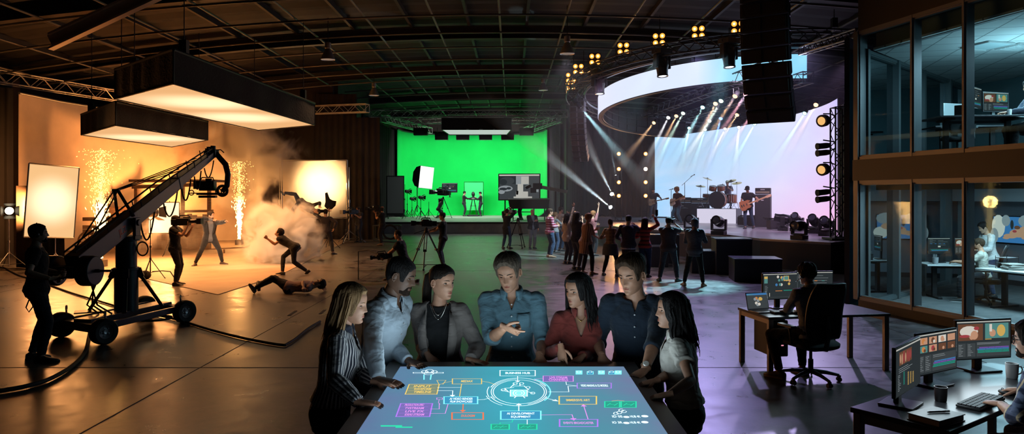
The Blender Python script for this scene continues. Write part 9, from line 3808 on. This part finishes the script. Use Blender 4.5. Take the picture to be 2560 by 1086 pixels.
for (x, y, z), tg, col, pw, cn in (((5.6, 21.9, 6.4), (4.6, 15., 0), (.50, .42, 1.), 1500, 62), ((3.2, 25.0, 6.3), (1.4, 19., 0), (.85, .50, .75), 1300, 55), ((8.6, 21.3, 6.3), (4.2, 8.5, 0), (.58, .48, .95), 1500, 56),
         ((7.6, 22.3, 6.4), (8.6, 30.5, .9), (.95, .70, .95), 3200, 62), ((10.2, 22.0, 6.3), (9.4, 24.5, .9), (.85, .55, 1.), 900, 70),
         ((4.6, 22.6, 6.5), (1.5, 26, 0), (.55, .88, 1.), 6000, 30), ((6.4, 21.6, 6.4), (4.2, 17.2, 0), (.35, .85, 1.), 8000, 20)):
 lamp('SPOT', 'stage_wash', (x, y, z), tg, col, pw, .12, cone=cn, blend=.7)
for ci, px in enumerate((1547, 1614)):
 for py in (385, 456, 490):
  p = at(px, py, 36.3)
  lamp('SPOT', 'orange_lamp_light', p, p+V((-.8, -2, -.5)), (1, .45, .16), 110, .1, cone=110, blend=.9)
for i, a in enumerate(angs[::2]):
 p = RC+V(((TR_-.1)*math.cos(R(a)), (TR_-.1)*math.sin(R(a)), TZ+.42))
 p.z -= .085*(p.y-22.5)
 lamp('SPOT', 'blinder_light_beam', p+(V((0, 2, 2.4))-p).normalized()*.18, (0, 6, 1.5), (1, .50, .18), 22, .2, cone=120, blend=.8)
arealamp('table_glow', (0, (TY0+TY1)/2-.04, TH_+.012), (0, (TY0+TY1)/2-.04, 3), 1.4, 1.3, (.74, .92, 1.), 20)
for o in bpy.data.objects:
 if o.get('category') == 'monitor' and o.location.y < 12 and o.location.z < 2:
  q = o.matrix_basis @ V((0, -.02, .28))
  arealamp('screen_glow', q, q+(o.matrix_basis.to_3x3() @ V((0, -1, 0))), .46, .28, (.75, .92, 1.), 2.2)
for i, (s, r, z, pw) in enumerate(((1.0, 2.2, 2.40, 85), (2.4, 2.6, 2.40, 85), (.9, 2.2, 4.88, 75), (2.6, 1.8, 4.88, 75))):
 q = inroom(s, r)
 arealamp('office_lamp', (q.x, q.y, z), (q.x, q.y, 0), 1.1, .5, (.60, .85, 1.), pw)
q = inroom(1.6, 2.2)
lamp('POINT', 'office_fill', (q.x, q.y, UF+1.0), None, (.50, .85, 1.), 200, .5)  # added fill points without fixtures, brightening both office storeys
lamp('POINT', 'office_fill', (q.x, q.y, 1.75), None, (.62, .85, 1.), 28, .5)
for px, py, d, lab in ((820, 137, 24., 'silver bell lamp hanging from the roof over the film set'), (1418, 122, 23., 'silver bell lamp hanging from the roof left of the ring truss'), (1358, 218, 36., 'farther bell lamp hanging beside the green bay'), (935, 230, 33., 'small bell lamp hanging by the corner of the dark wall')):
 p = at(px, py, d)
 rt = thing('high_bay_lamp', lab, 'lamp', p)
 mb = MB()
 mb.lathe([(.05, .42), (.10, .40), (.10, .22), (.08, .2), (.12, .12), (.20, -.05), (.24, -.16), (.235, -.17), (.19, -.05), (.1, .1)], n=20, cap=False)
 mb.obj('shade', pm('bell_alu', (.55, .52, .48), .3, .8), rt)
 mb = MB()
 mb.lathe([(0, -.14), (.22, -.13), (.23, -.15), (0, -.16)], n=20)
 lamp('SPOT', 'bell_fill', p+V((0, 0, -.2)), p-V((0, 0, 5)), ((1, .55, .28) if px < 1000 else (.9, .85, 1.)), (120 if px < 1000 else 750) if d < 30 else 60, .2, cone=130, blend=.8)  # added fill light; the bells themselves hang unlit
 mb.obj('lens', pm('bell_lens', (.5, .48, .45), .3, emit=(1, .85, .7), es=.12), rt)
 mb = MB()
 mb.tube([(0, 0, .42), (0, 0, max(.5, zc(p.x)-p.z-.05))], .015, 6)
 mb.obj('hanger', BLK, rt)
# ================================================================== camera and view
cd = bpy.data.cameras.new('camera')
cam = bpy.data.objects.new('camera', cd)
COL.objects.link(cam)
cam.location = (0, 0, EYE)
cam.rotation_euler = (PI/2, 0, 0)
cd.sensor_width = 36
cd.lens = 36*1800/2560
cd.shift_y = -53/2560
cd.clip_end = 200
S.camera = cam
w = bpy.data.worlds.new('world')
S.world = w
w.use_nodes = True
w.node_tree.nodes['Background'].inputs[0].default_value = (.25, .32, .5, 1)
w.node_tree.nodes['Background'].inputs[1].default_value = WORLD if 'WORLD' in globals() else .02
vs = S.view_settings
vs.view_transform = 'Standard'
vs.look = 'None'
vs.exposure = 0
vs.gamma = 1
vs.use_curve_mapping = False
cy = S.cycles
cy.max_bounces = 5
cy.diffuse_bounces = 2
cy.glossy_bounces = 3
cy.transmission_bounces = 4
cy.transparent_max_bounces = 12
cy.volume_bounces = 3
cy.caustics_reflective = False
cy.caustics_refractive = False
cy.sample_clamp_indirect = 4
cy.use_light_tree = True
cy.use_denoising = True
